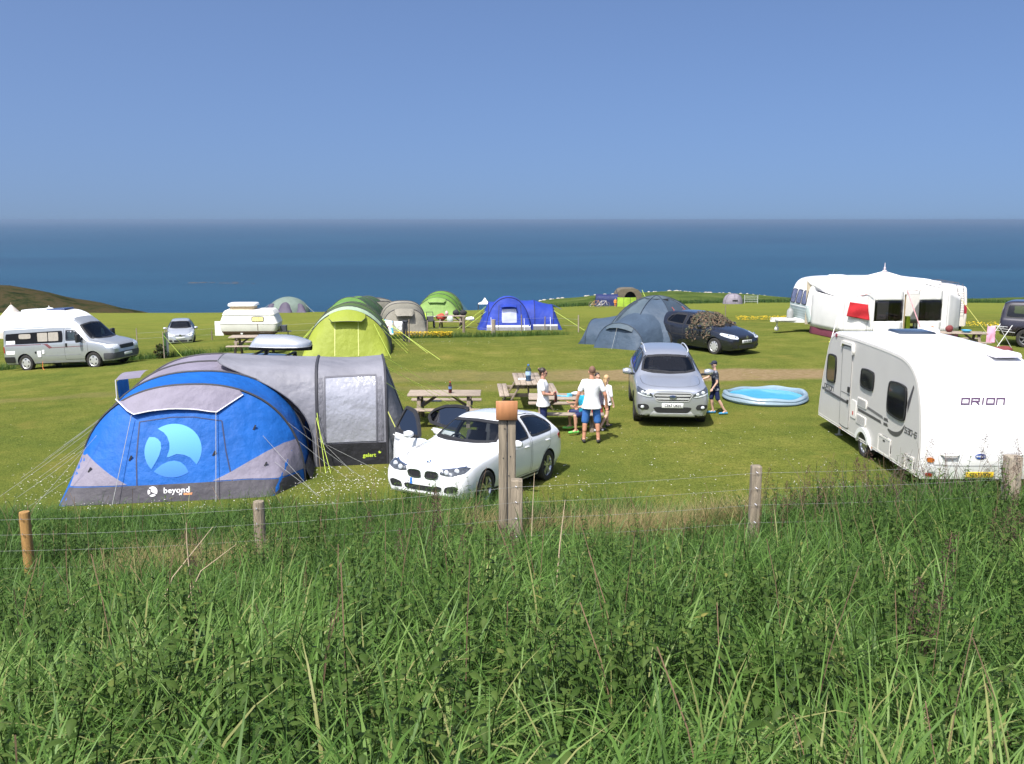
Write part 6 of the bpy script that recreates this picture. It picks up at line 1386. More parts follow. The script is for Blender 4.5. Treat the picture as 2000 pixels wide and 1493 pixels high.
def slate():
    O = (6.08, 38.5); t = thing('dome_tent', 'large slate blue dome tent with three pods left of the black car', 'tent', (O[0], O[1], gz(*O)-.03), 0)
    def P(a, v, rx=2.3, ry=2.1, h=2.12, e=1.8):
        th = v*math.pi/2; r = math.cos(th)**(2/e) if v < 1 else 0; z = math.sin(th)**(2/e); return np.array([rx*r*math.cos(a), ry*r*math.sin(a), h*z])
    seg = 8
    for q in range(seg):
        a0, a1 = 2*math.pi*q/seg+R(12), 2*math.pi*(q+1)/seg+R(12); mm = [SL, SL, SL, SL, SL2, SL, SLD, SL2][q]
        MB().grid([[tuple(P(a, v)*(1-.035*math.sin(math.pi*u)*math.sin(math.pi*v)*np.array([1, 1, 1]))) for u, a in zip(np.linspace(0, 1, 8), np.linspace(a0, a1, 8))] for v in np.linspace(0, .99, 12)]).build('panel', mm, t, True, 60, fix=False)
        MB().tube([tuple(P(a0, v)*1.004) for v in np.linspace(0, .98, 14)], .022, 6).build('pole_sleeve', SLV, t)
    MB().grid([[(.55*r*math.cos(a), .50*r*math.sin(a), 2.13-.10*r*r) for a in np.linspace(0, 2*math.pi, 17)] for r in (.02, .4, .75, 1)]).build('vent_cap', SL2, t, True, 60, fix=False); MB().box((.15, -.46, 1.99), (.5, .06, .07)).build('vent_opening', BLACK, t)
    def pod(ang, d0, d1, w0, w1, h0, h1, m, out=.35, hood=False, nm='pod'):
        # hoops along direction ang
        c, s = math.cos(ang), math.sin(ang)
        def tr(A): return [np.array([c*p[1]-s*p[0]*-1*-1, s*p[1]+c*p[0]*-1*-1*1, p[2]]) if False else np.array([c*p[1]+s*p[0], s*p[1]-c*p[0], p[2]]) for p in A]
        A, B, C_ = tr(arch(w0, h0, d0, 0, 24, 2.2)), tr(arch((w0+w1)/2, (h0+h1)/2+.03, (d0+d1)/2, 0, 24, 2.2)), tr(arch(w1, h1, d1, 0, 24, 2.2)); D = tr([np.array([p[0]*.97, d1+out*(1 if .12 < i/24 < .88 else .25), -.05]) for i, p in enumerate(arch(w1, h1, d1, 0, 24, 2.2))])
        skin('pod_panel', A, C_, m, t, 10, .05, wr=.014); e_ = skin('pod_end', C_, D, m, t, 8, -.03)
        for H in (A, C_): sleeve(H, SLV, t, .02)
        sleeve([p for p in D if True], RP, t, .010, 'hem')
        if hood:
            top = C_[12]; k = [np.array(C_[i]) for i in (8, 10, 12, 14, 16)]; lo = [p*np.array([1, 1, .86])+np.array([c, s, 0])*(.10 if j in (0, 4) else .22) for j, p in enumerate(k)]; MB().grid([[tuple(p) for p in k], [tuple(p) for p in lo]]).build('pod_hood', SL2, t)
            q = lo[2]; MB().tube([tuple(q), (q[0]+c*.45, q[1]+s*.45, -.02)], .007, 5).build('guy_line', LINE_G, t)
    pod(R(230), 1.0, 2.75, 1.42, 1.18, 1.66, 1.25, SL, .42, True); pod(R(150), 1.2, 2.85, 1.15, .95, 1.40, 1.05, SL, .40); pod(R(22), 1.2, 3.2, 1.15, .95, 1.45, 1.05, SL, .40)
    # front door with dark mesh panel and red piping
    for a in (R(292), R(318)): MB().tube([tuple(P(a+.10*(.7-v), v)*1.012) for v in np.linspace(.05, .62, 8)], .016, 6).build('door_piping', RP, t)
    MB().grid([[tuple(P(a, v)*1.008) for a in np.linspace(R(294), R(316), 6)] for v in np.linspace(.10, .60, 6)]).build('door_mesh', SLD, t, True, 60, fix=False)
    MB().tube([tuple(P(R(200), v)*1.01) for v in np.linspace(.35, .72, 8)], .018, 6).build('pole_sleeve', SLV, t)
    return t
slate()
VB = fab('violet_blue', (.022, .052, .36), .2); VB2 = fab('violet_mid', (.032, .068, .42), .2)
def violet():
    O = (0.35, 54.5); t = thing('tunnel_tent', 'violet blue tunnel tent with arched porch near the middle of the field', 'tent', (O[0], O[1], gz(O[0], O[1]-1)-.02), R(2))
    SK = mat('grey_skirt', (.20, .20, .21), .8); WT_ = mat('white_band', (.72, .72, .76), .8)
    xs = [(-1.75, 1.62), (-.2, 1.75), (.95, 1.72), (2.05, 1.45)]; HS = [archx(1.35, h, x, .2, 24, 2.3) for x, h in xs]
    for a, b in zip(HS[:-1], HS[1:]): skin('panel', a, b, VB, t, 7, .05)
    L_ = [np.array([-2.42 if .1 < i/24 < .9 else -2.0, p[1], -.05]) for i, p in enumerate(HS[0])]; skin('end_panel', HS[0], L_, VB, t, 6, 0); R_ = [np.array([2.62 if .1 < i/24 < .9 else 2.2, p[1], -.05]) for i, p in enumerate(HS[-1])]; skin('end_panel', HS[-1], R_, VB2, t, 6, 0)
    for H in HS: sleeve(H, mat('navy_sleeve', (.008, .012, .09), .7), t, .022)
    A = arch(1.28, 2.0, -1.25, -.60, 28, 2.15); B = arch(1.30, 2.0, -.1, -.60, 28, 2.15); skin('porch_panel', A, B, VB2, t, 6, .03); fr = bell_end('front_panel', A, (-1.98, -1.72), (.78, -1.72), VB2, t, 8, .02); bvh = bvh_of(fr); sleeve(A, mat('navy_sleeve', (.008, .012, .09)), t, .028)
    patch('mud_skirt', bvh, 'front', [(-1.9, -.02), (-1.86, .26), (.66, .26), (.72, -.02)], SK, t, .012, .15, 0); patch('trim_band', bvh, 'front', [(-1.86, .26), (-1.85, .37), (.66, .37), (.67, .26)], WT_, t, .014, .15, 0)
    patch('window', bvh, 'front', rounded([(-1.0, .50), (-.98, 1.28), (-.15, 1.30), (-.12, .50)], .06), mat('shiny_pvc', (.46, .48, .66), .16, 0, .8, .2, 2, .6, 3, coat=.8), t, .016, .1, 0); strip('zip', bvh, 'front', [(-1.15, 1.5), (-1.2, .1)], .03, DKS, t, .014); strip('zip', bvh, 'front', [(.10, 1.5), (.16, .1)], .03, DKS, t, .014)
    MB().grid([[(-1.05+.9*u, -1.35-.30*v, 1.50-.10*v+.05*math.sin(3.1*u)) for u in np.linspace(0, 1, 8)] for v in (0, .5, 1)]).build('hood', VB, t)
    MB().grid([[(x, -1.20-.02, z) for x in (.85, 1.5, 2.3)] for z in (-.02, .27)]).build('mud_skirt', SK, t); MB().grid([[(x, -1.20, z) for x in (.85, 1.5, 2.28)] for z in (.26, .37)]).build('trim_band', WT_, t)
    MB().grid([[(2.05+.55*v, .2-.5*u, 1.42-.28*v) for u in np.linspace(0, 1, 4)] for v in (0, .5, 1)]).build('side_hood', VB, t)
    for a, b in (((2.1, -.6, 1.1), (3.9, -1.6, 0)), ((-1.9, -.9, 1.1), (-3.4, -1.4, 0)), ((-1.9, 0, 1.3), (-3.6, -.3, 0))): guy([a, b], t, LINE_Y, .010)
    for p in ((-1.62, -1.5, .82), (.30, -1.5, .75), (1.85, -1.1, .78)): MB().tube([p, (p[0]+.02, p[1]-.25, .02)], .014, 5).build('guy_line', WT_, t)
violet()
PUR = fab('muted_purple', (.085, .070, .110), .15); PGR = fab('sage', (.165, .215, .180), .15)
def purple():
    O = (-24.4, 100.0); t = thing('dome_tent', 'sage and purple dome tent on the skyline left of the green tents', 'tent', (O[0], O[1], gz(*O)-.05), 0)
    def P(a, v, rx=2.3, ry=1.9, h=1.75, e=1.9):
        th = v*math.pi/2; r = math.cos(th)**(2/e) if v < 1 else 0; return (rx*r*math.cos(a), ry*r*math.sin(a), h*math.sin(th)**(2/e))
    for q in range(10):
        a0, a1 = 2*math.pi*q/10, 2*math.pi*(q+1)/10; MB().grid([[P(a, v) for a in np.linspace(a0, a1, 5)] for v in np.linspace(0, .99, 9)]).build('panel', PGR, t, True, 60, fix=False)
    for cx, w in ((-1.55, .55), (0, .78), (1.55, .55)):
        A = arch(w, 1.32 if cx == 0 else 1.15, -1.5 if cx == 0 else -1.15, cx, 16, 2.0); B = arch(w*1.25, 0.02, -2.3 if cx == 0 else -1.9, cx*1.22, 16, 2.0); skin('pod', A, B, PUR, t, 5, 0); C_ = arch(w, 1.3 if cx == 0 else 1.1, -.6, cx*.7, 16, 2.0); skin('pod', C_, A, PUR, t, 4, 0)
    for d in (-1, 1): guy([(d*2.0, -.6, .9), (d*3.2, -1.2, 0)], t, LINE_G, .02)
purple()
dome('dome_tent', 'small pink dome tent half hidden behind the khaki tents', (-15.9, 98.0), 0, 1.35, 1.3, 1.15, [fab('pink', (.52, .24, .26), .25), fab('pink_pale', (.56, .30, .30), .25)], 3)
MB().box((0, -1.12, .35), (.28, .3, .34)).build('porch_flap', mat('pale_flap', (.6, .5, .52), .8), bpy.data.objects[-1] if False else [o for o in bpy.data.objects if o.get('label') == 'small pink dome tent half hidden behind the khaki tents'][0])
gd = dome('dome_tent', 'lone grey dome tent far off before the coastal mound', (30.0, 124.5), 0, 1.35, 1.3, 1.45, [fab('far_grey', (.24, .215, .25), .15)], 3, 2.6); MB().box((0, -1.28, .62), (.7, .06, .12)).build('window_slot', BLACK, gd); MB().box((0, -1.1, .05), (2.3, .5, .12)).build('mud_skirt', mat('dark_skirt', (.08, .075, .09), .8), gd)
# navy cabin tent, khaki shelter and lime windbreak beyond the slate tent
nv = thing('cabin_tent', 'navy box-shaped tent far off behind the parked bicycles', 'tent', (12.3, 119.0, gz(12.3, 119)-.03), R(-3)); NV = fab('navy_cloth', (.020, .030, .110), .12)
A, B = archx(1.2, 1.62, -1.4, 0, 20, 4.5), archx(1.2, 1.62, 1.4, 0, 20, 4.5); skin('panel', A, B, NV, nv, 6, .03)
for H, d in ((A, -1), (B, 1)): skin('end_panel', H, [np.array([p[0]+d*.15, p[1]*.9, -.03]) for p in H], NV, nv, 4, 0)
MB().box((0, -1.22, .12), (2.9, .05, .3)).build('mud_skirt', SLD, nv)
ks = thing('shelter_tent', 'khaki shelter with a black arched doorway behind the slate tent', 'tent', (15.35, 121.0, gz(15.35, 121)-.03), R(2)); KS = fab('khaki_brown', (.15, .125, .085), .12)
A, B = arch(1.75, 2.35, -.6, 0, 22, 3.6), arch(1.75, 2.35, 2.0, 0, 22, 3.6); skin('panel', A, B, KS, ks, 5, .03); n_ = len(A)-1
ia = arch(.95, 1.95, -.62, .15, 22, 2.2); skin('front_panel', A, ia, KS, ks, 3, 0); MB().grid([[tuple(p+np.array([0, .9, 0])) for p in ia], [(p[0], p[1]+.9, -.03) for p in ia]]).build('doorway_dark', mat('doorway_shade', (.008, .008, .009), .95), ks)  # near-black sheets stand in for the shade inside the doorway
skin('lining', ia, [p+np.array([0, .9, 0]) for p in ia], mat('doorway_shade', (.008, .008, .009)), ks, 2, 0); MB().tube([(-1.75, -.62, 2.2), (-1.15, -1.4, .0)], .05, 6).build('pole', DKS, ks); guy([(1.7, -.5, 2.1), (2.6, -1.4, 0)], ks, LINE_Y, .03)
lb = thing('windbreak', 'lime green windbreak in front of the khaki shelter', 'windbreak', (14.6, 115.0, gz(14.6, 115)-.03), 0); MB().grid([[(x, -.3*math.sin((x+1.3)*1.3), z) for x in np.linspace(-1.4, 1.0, 12)] for z in (0, .6, 1.18)]).build('cloth', fab('lime_far', (.42, .62, .06), .3), lb)
for x in (-1.4, -.6, .2, 1.0): MB().tube([(x, -.3*math.sin((x+1.3)*1.3), -.1), (x, -.3*math.sin((x+1.3)*1.3), 1.25)], .025, 6).build('stake', DKS, lb)
# bell tent tip behind the van, tiny shelter and car beyond the violet tent
bt = thing('bell_tent', 'white pointed bell tent showing above the rear of the campervan', 'tent', (-37.2, 68.0, gz(-37.2, 68)-.03), 0)
for q in range(8): MB().grid([[(r*math.cos(a), r*math.sin(a), z) for a in np.linspace(2*math.pi*q/8, 2*math.pi*(q+1)/8, 4)] for r, z in ((1.7, 0), (1.65, .6), (.8, 1.6), (.05, 2.45))]).build('panel', fab('cream_cotton', (.70, .64, .58), .25), bt, False, fix=False)
MB().tube([(0, 0, 2.3), (0, 0, 2.6)], .03, 6).build('pole', mat('pole_wood', (.3, .22, .14), .7), bt)
wt = thing('shelter_tent', 'tiny white pointed shelter far beyond the left edge of the violet tent', 'tent', (-3.2, 108.0, gz(-3.2, 108)), 0)
for q in range(4):
    a0, a1 = math.pi/4+math.pi*q/2, math.pi/4+math.pi*(q+1)/2; MB().grid([[(1.1*r*math.cos(a), 1.1*r*math.sin(a), z) for a in (a0, a1)] for r, z in ((1, .75), (.45, .95), (.02, 1.45))]).build('roof_panel', mat('white_canvas', (.80, .79, .76)), wt, False, fix=False); MB().tube([(1.1*math.cos(a0), 1.1*math.sin(a0), 0), (1.1*math.cos(a0), 1.1*math.sin(a0), .75)], .03, 6).build('pole', DKS, wt)
# ================================================================ picnic tables, fences, small things
WOOD = mat('weathered_wood', (.30, .245, .19), .85, var=.25, scale=3, bump=.35, bscale=14, stretch=(1.2, 12, 12))
WOOD2 = mat('weathered_wood_dark', (.20, .16, .12), .85, var=.3, scale=3, bump=.35, bscale=14, stretch=(12, 1.5, 2))
_table = None
def picnic_table(label, loc, rz, L=1.82):
    """A-frame table with attached benches; length along local x"""
    global _table
    if _table is None:
        t = thing('picnic_table', label, 'table', loc, rz, 'wooden picnic tables'); _table = t
        def plank(nm, y, z, w, m=WOOD, ln=1.82, th=.038):
            o = MB().box((random.uniform(-.006, .006), y, z), (ln, w, th)).build(nm, m, t); bevel(o, .006, 1); return o
        for k in range(5): plank('top_plank', -.30+.15*k, .745+random.uniform(-.003, .003), .138)
        for s in (-1, 1):
            for k in (0, 1): plank('bench_plank', s*(.60+.135*k), .445, .125)
        for x in (-.62, .62):
            for s in (-1, 1):
                o = MB().beam((x, s*.20, .73), (x, s*.66, -.02), .045, .10, up=(1, 0, 0)).build('leg', WOOD2, t); bevel(o, .005, 1)
            o = MB().box((x+.046, 0, .405), (.042, 1.46, .10)).build('bench_bearer', WOOD2, t); bevel(o, .005, 1)
            o = MB().box((x+.046, 0, .690), (.042, .70, .075)).build('top_bearer', WOOD2, t); bevel(o, .005, 1)
            o = MB().beam((x*.92, 0, .41), (x*.25, 0, .71), .045, .07).build('brace', WOOD2, t)
        return t
    c = copy_tree(_table); c.location = loc; c.rotation_euler = (0, 0, rz); c['label'] = label; return c
picnic_table('empty wooden picnic table directly behind the white hatchback', on(-1.70, 22.7), R(0))
picnic_table('wooden picnic table seen end-on with a water bottle on it', on(.42, 24.75), R(93))
picnic_table('wooden picnic table where the people are gathered', on(1.32, 22.25), R(-1))
picnic_table('wooden picnic table half hidden behind the roof box', on(-10.1, 35.6), R(4))
picnic_table('wooden picnic table piled with camping clutter before the apple green tent', on(-3.75, 56.0), R(-3))
picnic_table('wooden picnic table beyond the big caravan roof', on(17.35, 35.3), R(-8))
TZ = .745+.02
# bottles
def bottle(label, loc, h, r, m, cap, lab=None, level=None):
    t = thing('bottle', label, 'bottle', loc); MB().lathe([(r*.8, 0), (r, h*.04), (r, h*.30), (r*.92, h*.36), (r, h*.42), (r, h*.62), (r*.75, h*.76), (r*.36, h*.88), (r*.32, h*.93)], 16).build('body', m, t); MB().lathe([(r*.38, h*.93), (r*.38, h), (r*.3, h*1.005)], 12).build('cap', cap, t)
    if lab: MB().lathe([(r*1.015, h*.38), (r*1.015, h*.60)], 16, cap=False).build('label_band', lab, t)
    if level: MB().lathe([(r*.9, h*.02), (r*.94, h*.05), (r*.94, level*h)], 16).build('contents', mat('water_blue', (.30, .48, .62), .1, var=.05), t)
CLEARP = glass('clear_plastic', (.72, .80, .86))
bottle('cola bottle on the empty picnic table', (*on(-1.55, 22.6)[:2], TZ), .30, .045, mat('cola', (.05, .012, .01), .15, coat=.6), mat('red_cap', (.5, .02, .02), .4), mat('blue_label', (.10, .18, .40), .5))
bottle('large clear water bottle on the end-on picnic table', (.44, 24.35, TZ), .46, .075, CLEARP, mat('blue_cap', (.05, .16, .45), .4), mat('pale_blue_label', (.40, .58, .78), .5), .48)
o = MB().box((.28, 24.6, TZ+.015), (.22, .16, .03)).build('paper_packet', mat('paper_white', (.74, .74, .76), .8)); tag(o, 'white paper packet beside the water bottle', 'packet')
o = MB().box((.68, 25.1, TZ+.012), (.26, .05, .02)).build('cutlery_roll', mat('dark_roll', (.06, .05, .05), .7)); tag(o, 'dark roll lying at the far end of the end-on table', 'roll')
o = MB().box((-1.95, 22.95, .50), (.30, .16, .02)).build('magazine', mat('paper_white', (.74, .74, .76))); o.location.z = 0; tag(o, 'white magazine on the bench of the empty table', 'magazine')
bgm = mat('bread_bag', (.60, .62, .66), .3, 0, .6, .35, 16, .6, 9, coat=.4)
o = MB().ball((1.62, 22.30, TZ+.05), .11, 14, 8, (1.5, .8, .5)).build('bread_bag', bgm); tag(o, 'plastic bag of rolls on the table beside the seated boy', 'bag')
MB().ball((1.72, 22.27, TZ+.06), .07, 12, 8, (1.2, .9, .7)).build('bread_roll', mat('bread_crust', (.55, .28, .16), .7), o)
o = MB().box((1.20, 22.20, TZ+.012), (.42, .05, .02), Matrix.Rotation(-.35, 3, 'Z')).box((1.42, 22.22, TZ+.03), (.12, .14, .06)).build('wrapper', mat('cyan_wrapper', (.10, .42, .60), .4, var=.5, scale=9)); tag(o, 'blue and white wrapper on the people\'s table', 'wrapper')
# ---------------------------------------------------------------- clutter on and round the far table
TY = gz(-3.75, 56.0)
def lump(name, label, cat, c, r, sc, m, amp=.15):
    mb = MB().ball((0, 0, 0), r, 14, 10, sc); rn = random.Random(label)
    ph = [rn.uniform(0, 6) for _ in range(4)]; mb.v = [(x*(1+amp*math.sin(z*9/r*.1+ph[0]+y*7)), y*(1+amp*math.sin(x*8+ph[1])), z*(1+amp*math.sin(x*11+y*5+ph[2]))) for x, y, z in mb.v]
    o = mb.build(name, m); o.location = c; return tag(o, label, cat)
lump('holdall', 'red holdall at the left end of the cluttered far table', 'bag', (-4.35, 55.85, TY+.68), .22, (1.5, .8, 1.0), mat('red_bag', (.42, .06, .035), .8, var=.3))
lump('rucksack', 'dark rucksack on top of the cluttered far table', 'bag', (-3.45, 56.1, TY+.93), .19, (1.1, .8, 1.0), mat('black_bag', (.02, .02, .022), .8)); lump('rucksack', 'second dark rucksack on the right of the cluttered far table', 'bag', (-2.98, 56.1, TY+.92), .18, (1.1, .8, .9), mat('black_bag', (.02, .02, .022)))
lump('dry_bag', 'pale pink bag standing on the cluttered far table', 'bag', (-4.0, 56.05, TY+.90), .13, (.9, .8, 1.2), mat('pink_bag', (.55, .36, .34), .8)); lump('cushion', 'pale green cushion leaning on the far table bench', 'cushion', (-3.75, 55.25, TY+.62), .20, (.9, .3, 1.1), mat('pale_cushion', (.50, .58, .52), .8)); lump('carrier_bag', 'white carrier bag at the right end of the far table', 'bag', (-2.55, 55.4, TY+.62), .20, (1.2, .7, .7), mat('paper_white', (.74, .74, .76)))
pc = thing('pushchair', 'black pushchair with lime hood beside the cluttered far table', 'pushchair', (-4.95, 55.4, TY), R(15))
for x in (-.22, .22):
    w = MB().lathe([(.20, -.025), (.26, -.03), (.28, 0), (.26, .03), (.20, .025)], 22, (x, 0, .28), 'x', cap=False).build('wheel', RUBBER, pc); MB().lathe([(.17, -.01), (.17, .01)], 14, (x, 0, .28), 'x').build('rim', SEAM, w)
MB().tube([(-.2, .3, 1.0), (-.2, .1, .6), (-.2, -.3, .2)], .02, 6).tube([(.2, .3, 1.0), (.2, .1, .6), (.2, -.3, .2)], .02, 6).tube([(-.2, .3, 1.0), (.2, .3, 1.0)], .02, 6).build('frame', DKS, pc); MB().grid([[(x, .25-.5*v, .75-.3*math.sin(v*2.2)) for x in (-.2, 0, .2)] for v in np.linspace(0, 1, 6)]).build('seat', CABIN, pc); MB().grid([[(-.30+.0*u, .35*math.cos(a)*1.0, .62+.36*math.sin(a)) if u == 0 else (-.62, .26*math.cos(a), .60+.26*math.sin(a)) for a in np.linspace(0, math.pi*2, 16)] for u in (0, 1)]).build('hood', fab('hood_lime', (.40, .62, .05), .2), pc)
gl = thing('camp_stand', 'dark camping stand right of the cluttered far table', 'stand', (-1.75, 55.0, gz(-1.75, 55)), 0); MB().tube([(0, 0, 0), (0, 0, .75)], .025, 8).tube([(-.3, 0, 0), (0, 0, .4), (.3, 0, 0)], .02, 6).build('pole', DKS, gl); MB().box((0, 0, .82), (.20, .12, .26), None, .9).build('lantern', BLACK, gl); MB().box((.1, .1, .30), (.9, .3, .05)).build('shelf', DKS, gl)
# ---------------------------------------------------------------- washing line
wz = gz(-5.4, 41.2)
wl_ = thing('washing_line', 'low washing line with two short posts behind the lime tent', 'washing line', (0, 0, 0))
for x, y in ((-5.98, 41.5), (-4.55, 40.3)): MB().tube([(x, y, gz(x, y)-.1), (x, y, gz(x, y)+1.02)], .03, 8).build('post', WOOD2, wl_)
MB().tube([(-5.98, 41.5, wz+.98), (-5.3, 40.9, wz+.94), (-4.55, 40.3, wz+.98)], .008, 5).build('rope', LINE_G, wl_)
TW = bpy.data.materials.new('beach_print'); nt_, N_, L_, P_ = _nodes(TW); tc_ = N_.new('ShaderNodeTexCoord'); nz_ = N_.new('ShaderNodeTexNoise'); nz_.inputs['Scale'].default_value = 3.2; L_.new(tc_.outputs['Object'], nz_.inputs[0]); rp_ = N_.new('ShaderNodeValToRGB'); rp_.color_ramp.interpolation = 'CONSTANT'; rp_.color_ramp.elements[0].color = (.06, .38, .62, 1); rp_.color_ramp.elements[1].position = .44; rp_.color_ramp.elements[1].color = (.72, .74, .76, 1); e_ = rp_.color_ramp.elements.new(.66); e_.color = (.30, .08, .12, 1); L_.new(nz_.outputs[0], rp_.inputs[0]); L_.new(rp_.outputs[0], P_.inputs['Base Color']); P_.inputs['Roughness'].default_value = .9
towel('beach_towel', 'white and blue patterned beach towel on the washing line', 'towel', [(-5.95, 41.42, wz+1.0), (-5.35, 40.9, wz+.95), (-5.32, 40.85, wz+.33), (-5.78, 41.2, wz+.38)], TW)
towel('t_shirt', 'white shirt hanging on the washing line', 'shirt', [(-5.30, 40.86, wz+.96), (-4.82, 40.48, wz+.97), (-4.92, 40.5, wz+.58), (-5.20, 40.75, wz+.66)], mat('paper_white', (.74, .74, .76)))
tr = thing('trousers', 'dark grey trousers hanging at the right end of the washing line', 'trousers', (-4.72, 40.36, wz), R(-40))
for x in (-.085, .085): MB().tube([(x*.8, 0, .97), (x, .01, .7), (x*1.05, -.01, .4), (x*1.1, 0, .12)], [.085, .080, .066, .058], 10, flat=.45).build('leg', mat('dark_denim', (.035, .038, .048), .9, var=.2), tr)
MB().tube([(-.14, 0, 1.0), (.14, 0, 1.0)], .06, 10, flat=.6).build('waistband', mat('dark_denim', (.035, .038, .048)), tr)
# ---------------------------------------------------------------- windbreak and potted bush beside the van
wb = thing('windbreak', 'green and grey windbreak seen edge-on beside the campervan', 'windbreak', (-14.45, 37.7, gz(-14.4, 37.9)), R(104))
for k in range(2): MB().grid([[(x, .05*math.sin(x*4), z) for x in np.linspace(k*.75, k*.75+.74, 8)] for z in (0, .5, 1.0)]).build('cloth', fab('break_green' if k == 0 else 'break_grey', (.13, .32, .08) if k == 0 else (.28, .31, .30), .35), wb)
for x in (0, .75, 1.5): MB().tube([(x, 0, -.1), (x, 0, 1.1)], .022, 8).build('stake', WOOD, wb)
for a in (((1.5, 0, 1.0), (1.9, -.9, 0)), ((0, 0, 1.0), (-.3, -.8, 0))): guy([*a], wb, LINE_Y, .008)
def leaf_ball(name, label, loc, r, h, n, m, cat='bush'):
    t = thing(name, label, cat, loc); V = []; F_ = []; T = []
    for i in range(n):
        a, u = random.uniform(0, 6.28), random.random()**.5; z = random.uniform(0, h); q = np.array([r*u*math.cos(a)*(1-.5*abs(z/h-.4)), r*u*math.sin(a), z]); d1 = np.random.default_rng(i).normal(0, .05, 3); d2 = np.random.default_rng(i+999).normal(0, .05, 3); k = len(V); V += [q, q+d1, q+d1+d2, q+d2]; F_.append((k, k+1, k+2, k+3)); T += [random.random()]*4
    o = big_mesh('foliage', np.array(V), np.array(F_), m, np.array(T)); o.parent = t; o['kind'] = 'stuff'; MB().tube([(0, 0, -.05), (0, 0, h*.6)], [.02, .01], 6).build('stem', WOOD2, t); return t
leaf_ball('potted_plant', 'small dark bushy plant left of the edge-on windbreak', on(-14.72, 38.0), .18, .55, 300, leafmat('nettle_leaf', [], []) if 'nettle_leaf' in MATS else leafmat('bush_leaf', [(.03, .05, .02), (.08, .11, .03), (.16, .10, .05)], [0, .6, 1]), 'plant')
# ---------------------------------------------------------------- inner post and wire fence
pf = thing('post_fence', 'thin line of old posts and wire crossing the field behind the near pitches', 'fence', (0, 0, 0))
PP = [(-24.9, 60.4), (-20.55, 58.6), (-19.05, 57.8), (-10.0, 50.0), (-4.3, 46.2), (-2.65, 50.2), (-.95, 46.6), (.56, 51.8), (1.9, 53.0), (3.7, 50.6), (14.6, 62.5), (24.5, 52.0)]
for i, (x, y) in enumerate(PP):
    h = [1.05, .95, .6, .8, .8, .85, .85, .95, .8, .95, .9, .95][i]; r = [.035, .045, .04, .04, .04, .085, .11, .04, .035, .04, .03, .03][i]
    MB().tube([(x, y, gz(x, y)-.2), (x+random.uniform(-.03, .03), y, gz(x, y)+h)], [r, r*.9], 8).build('post', WOOD2 if i % 3 else WOOD, pf)
for seg in (PP[0:3], PP[2:10]):
    for zz in (.35, .72): MB().tube([(x, y, gz(x, y)+zz) for x, y in seg], .004, 4).build('wire', LINE_G, pf)
gt_ = thing('field_gate', 'small grey metal gate right of the lone far dome tent', 'gate', (32.6, 125.0, gz(32.6, 125)), 0)
for z in (.25, .5, .75, 1.0): MB().tube([(-.9, 0, z), (.9, 0, z)], .03, 6).build('bar', mat('gate_grey', (.42, .44, .42), .5), gt_)
for x in (-.9, .9): MB().tube([(x, 0, 0), (x, 0, 1.15)], .05, 6).build('gate_post', mat('gate_grey', (.42, .44, .42)), gt_)
# stones along the crest of the mound
cw = thing('stone_wall', 'broken line of pale stones along the crest of the coastal mound', 'wall', (0, 0, 0))
stm = mat('lichen_stone', (.34, .32, .28), .9, var=.3)
for k in range(110):
    x = random.uniform(-6, 66); y = 172+random.uniform(-.6, .6)-.002*(x-27)**2; q = MB().ball((0, 0, 0), random.uniform(.12, .34), 7, 5, (1.5, .8, .7)).build('stone', stm, cw); q.location = (x, y, gz(x, y)-.02); q.rotation_euler = (random.uniform(-.3, .3), 0, random.uniform(0, 3))
# ---------------------------------------------------------------- bicycles
def bicycle(label, loc, rz, col):
    t = thing('bicycle', label, 'bicycle', loc, rz, 'bicycles by the navy tent')
    for x in (-.52, .52):
        w = MB().tube([(x+.33*math.cos(a), 0, .34+.33*math.sin(a)) for a in np.linspace(0, 2*math.pi, 25)], .022, 6).build('wheel', mat('tan_tyre', (.20, .15, .11), .8), t); sp_m = MB()
        for k in range(6): a = math.pi*k/6; sp_m.tube([(x+.32*math.cos(a), 0, .34+.32*math.sin(a)), (x-.32*math.cos(a), 0, .34-.32*math.sin(a))], .004, 4)
        sp_m.build('spokes', CHROME, w)
    m = mat('bike_'+label[:5].replace(' ', '_'), col, .4); f = MB()
    for a, b in (((-.52, .34), (-.15, .80)), ((-.52, .34), (-.05, .30)), ((-.05, .30), (-.17, .86)), ((-.05, .30), (.40, .78)), ((-.15, .78), (.40, .80)), ((.40, .86), (.52, .34))): f.tube([(a[0], 0, a[1]), (b[0], 0, b[1])], .022, 6)
    f.build('frame', m, t); MB().box((-.19, 0, .90), (.24, .12, .06), None, .7).build('saddle', BLACK, t); MB().tube([(.38, 0, .84), (.36, 0, .98), (.40, -.26, 1.0)], .016, 6).tube([(.36, 0, .98), (.40, .26, 1.0)], .016, 6).build('handlebar', DKS, t)
bicycle('orange bicycle leaning before the navy tent', (10.25, 112.6, gz(10.2, 112)), R(12), (.50, .24, .10)); bicycle('white bicycle in front of the orange one', (11.1, 112.0, gz(11, 112)), R(-8), (.70, .66, .62))
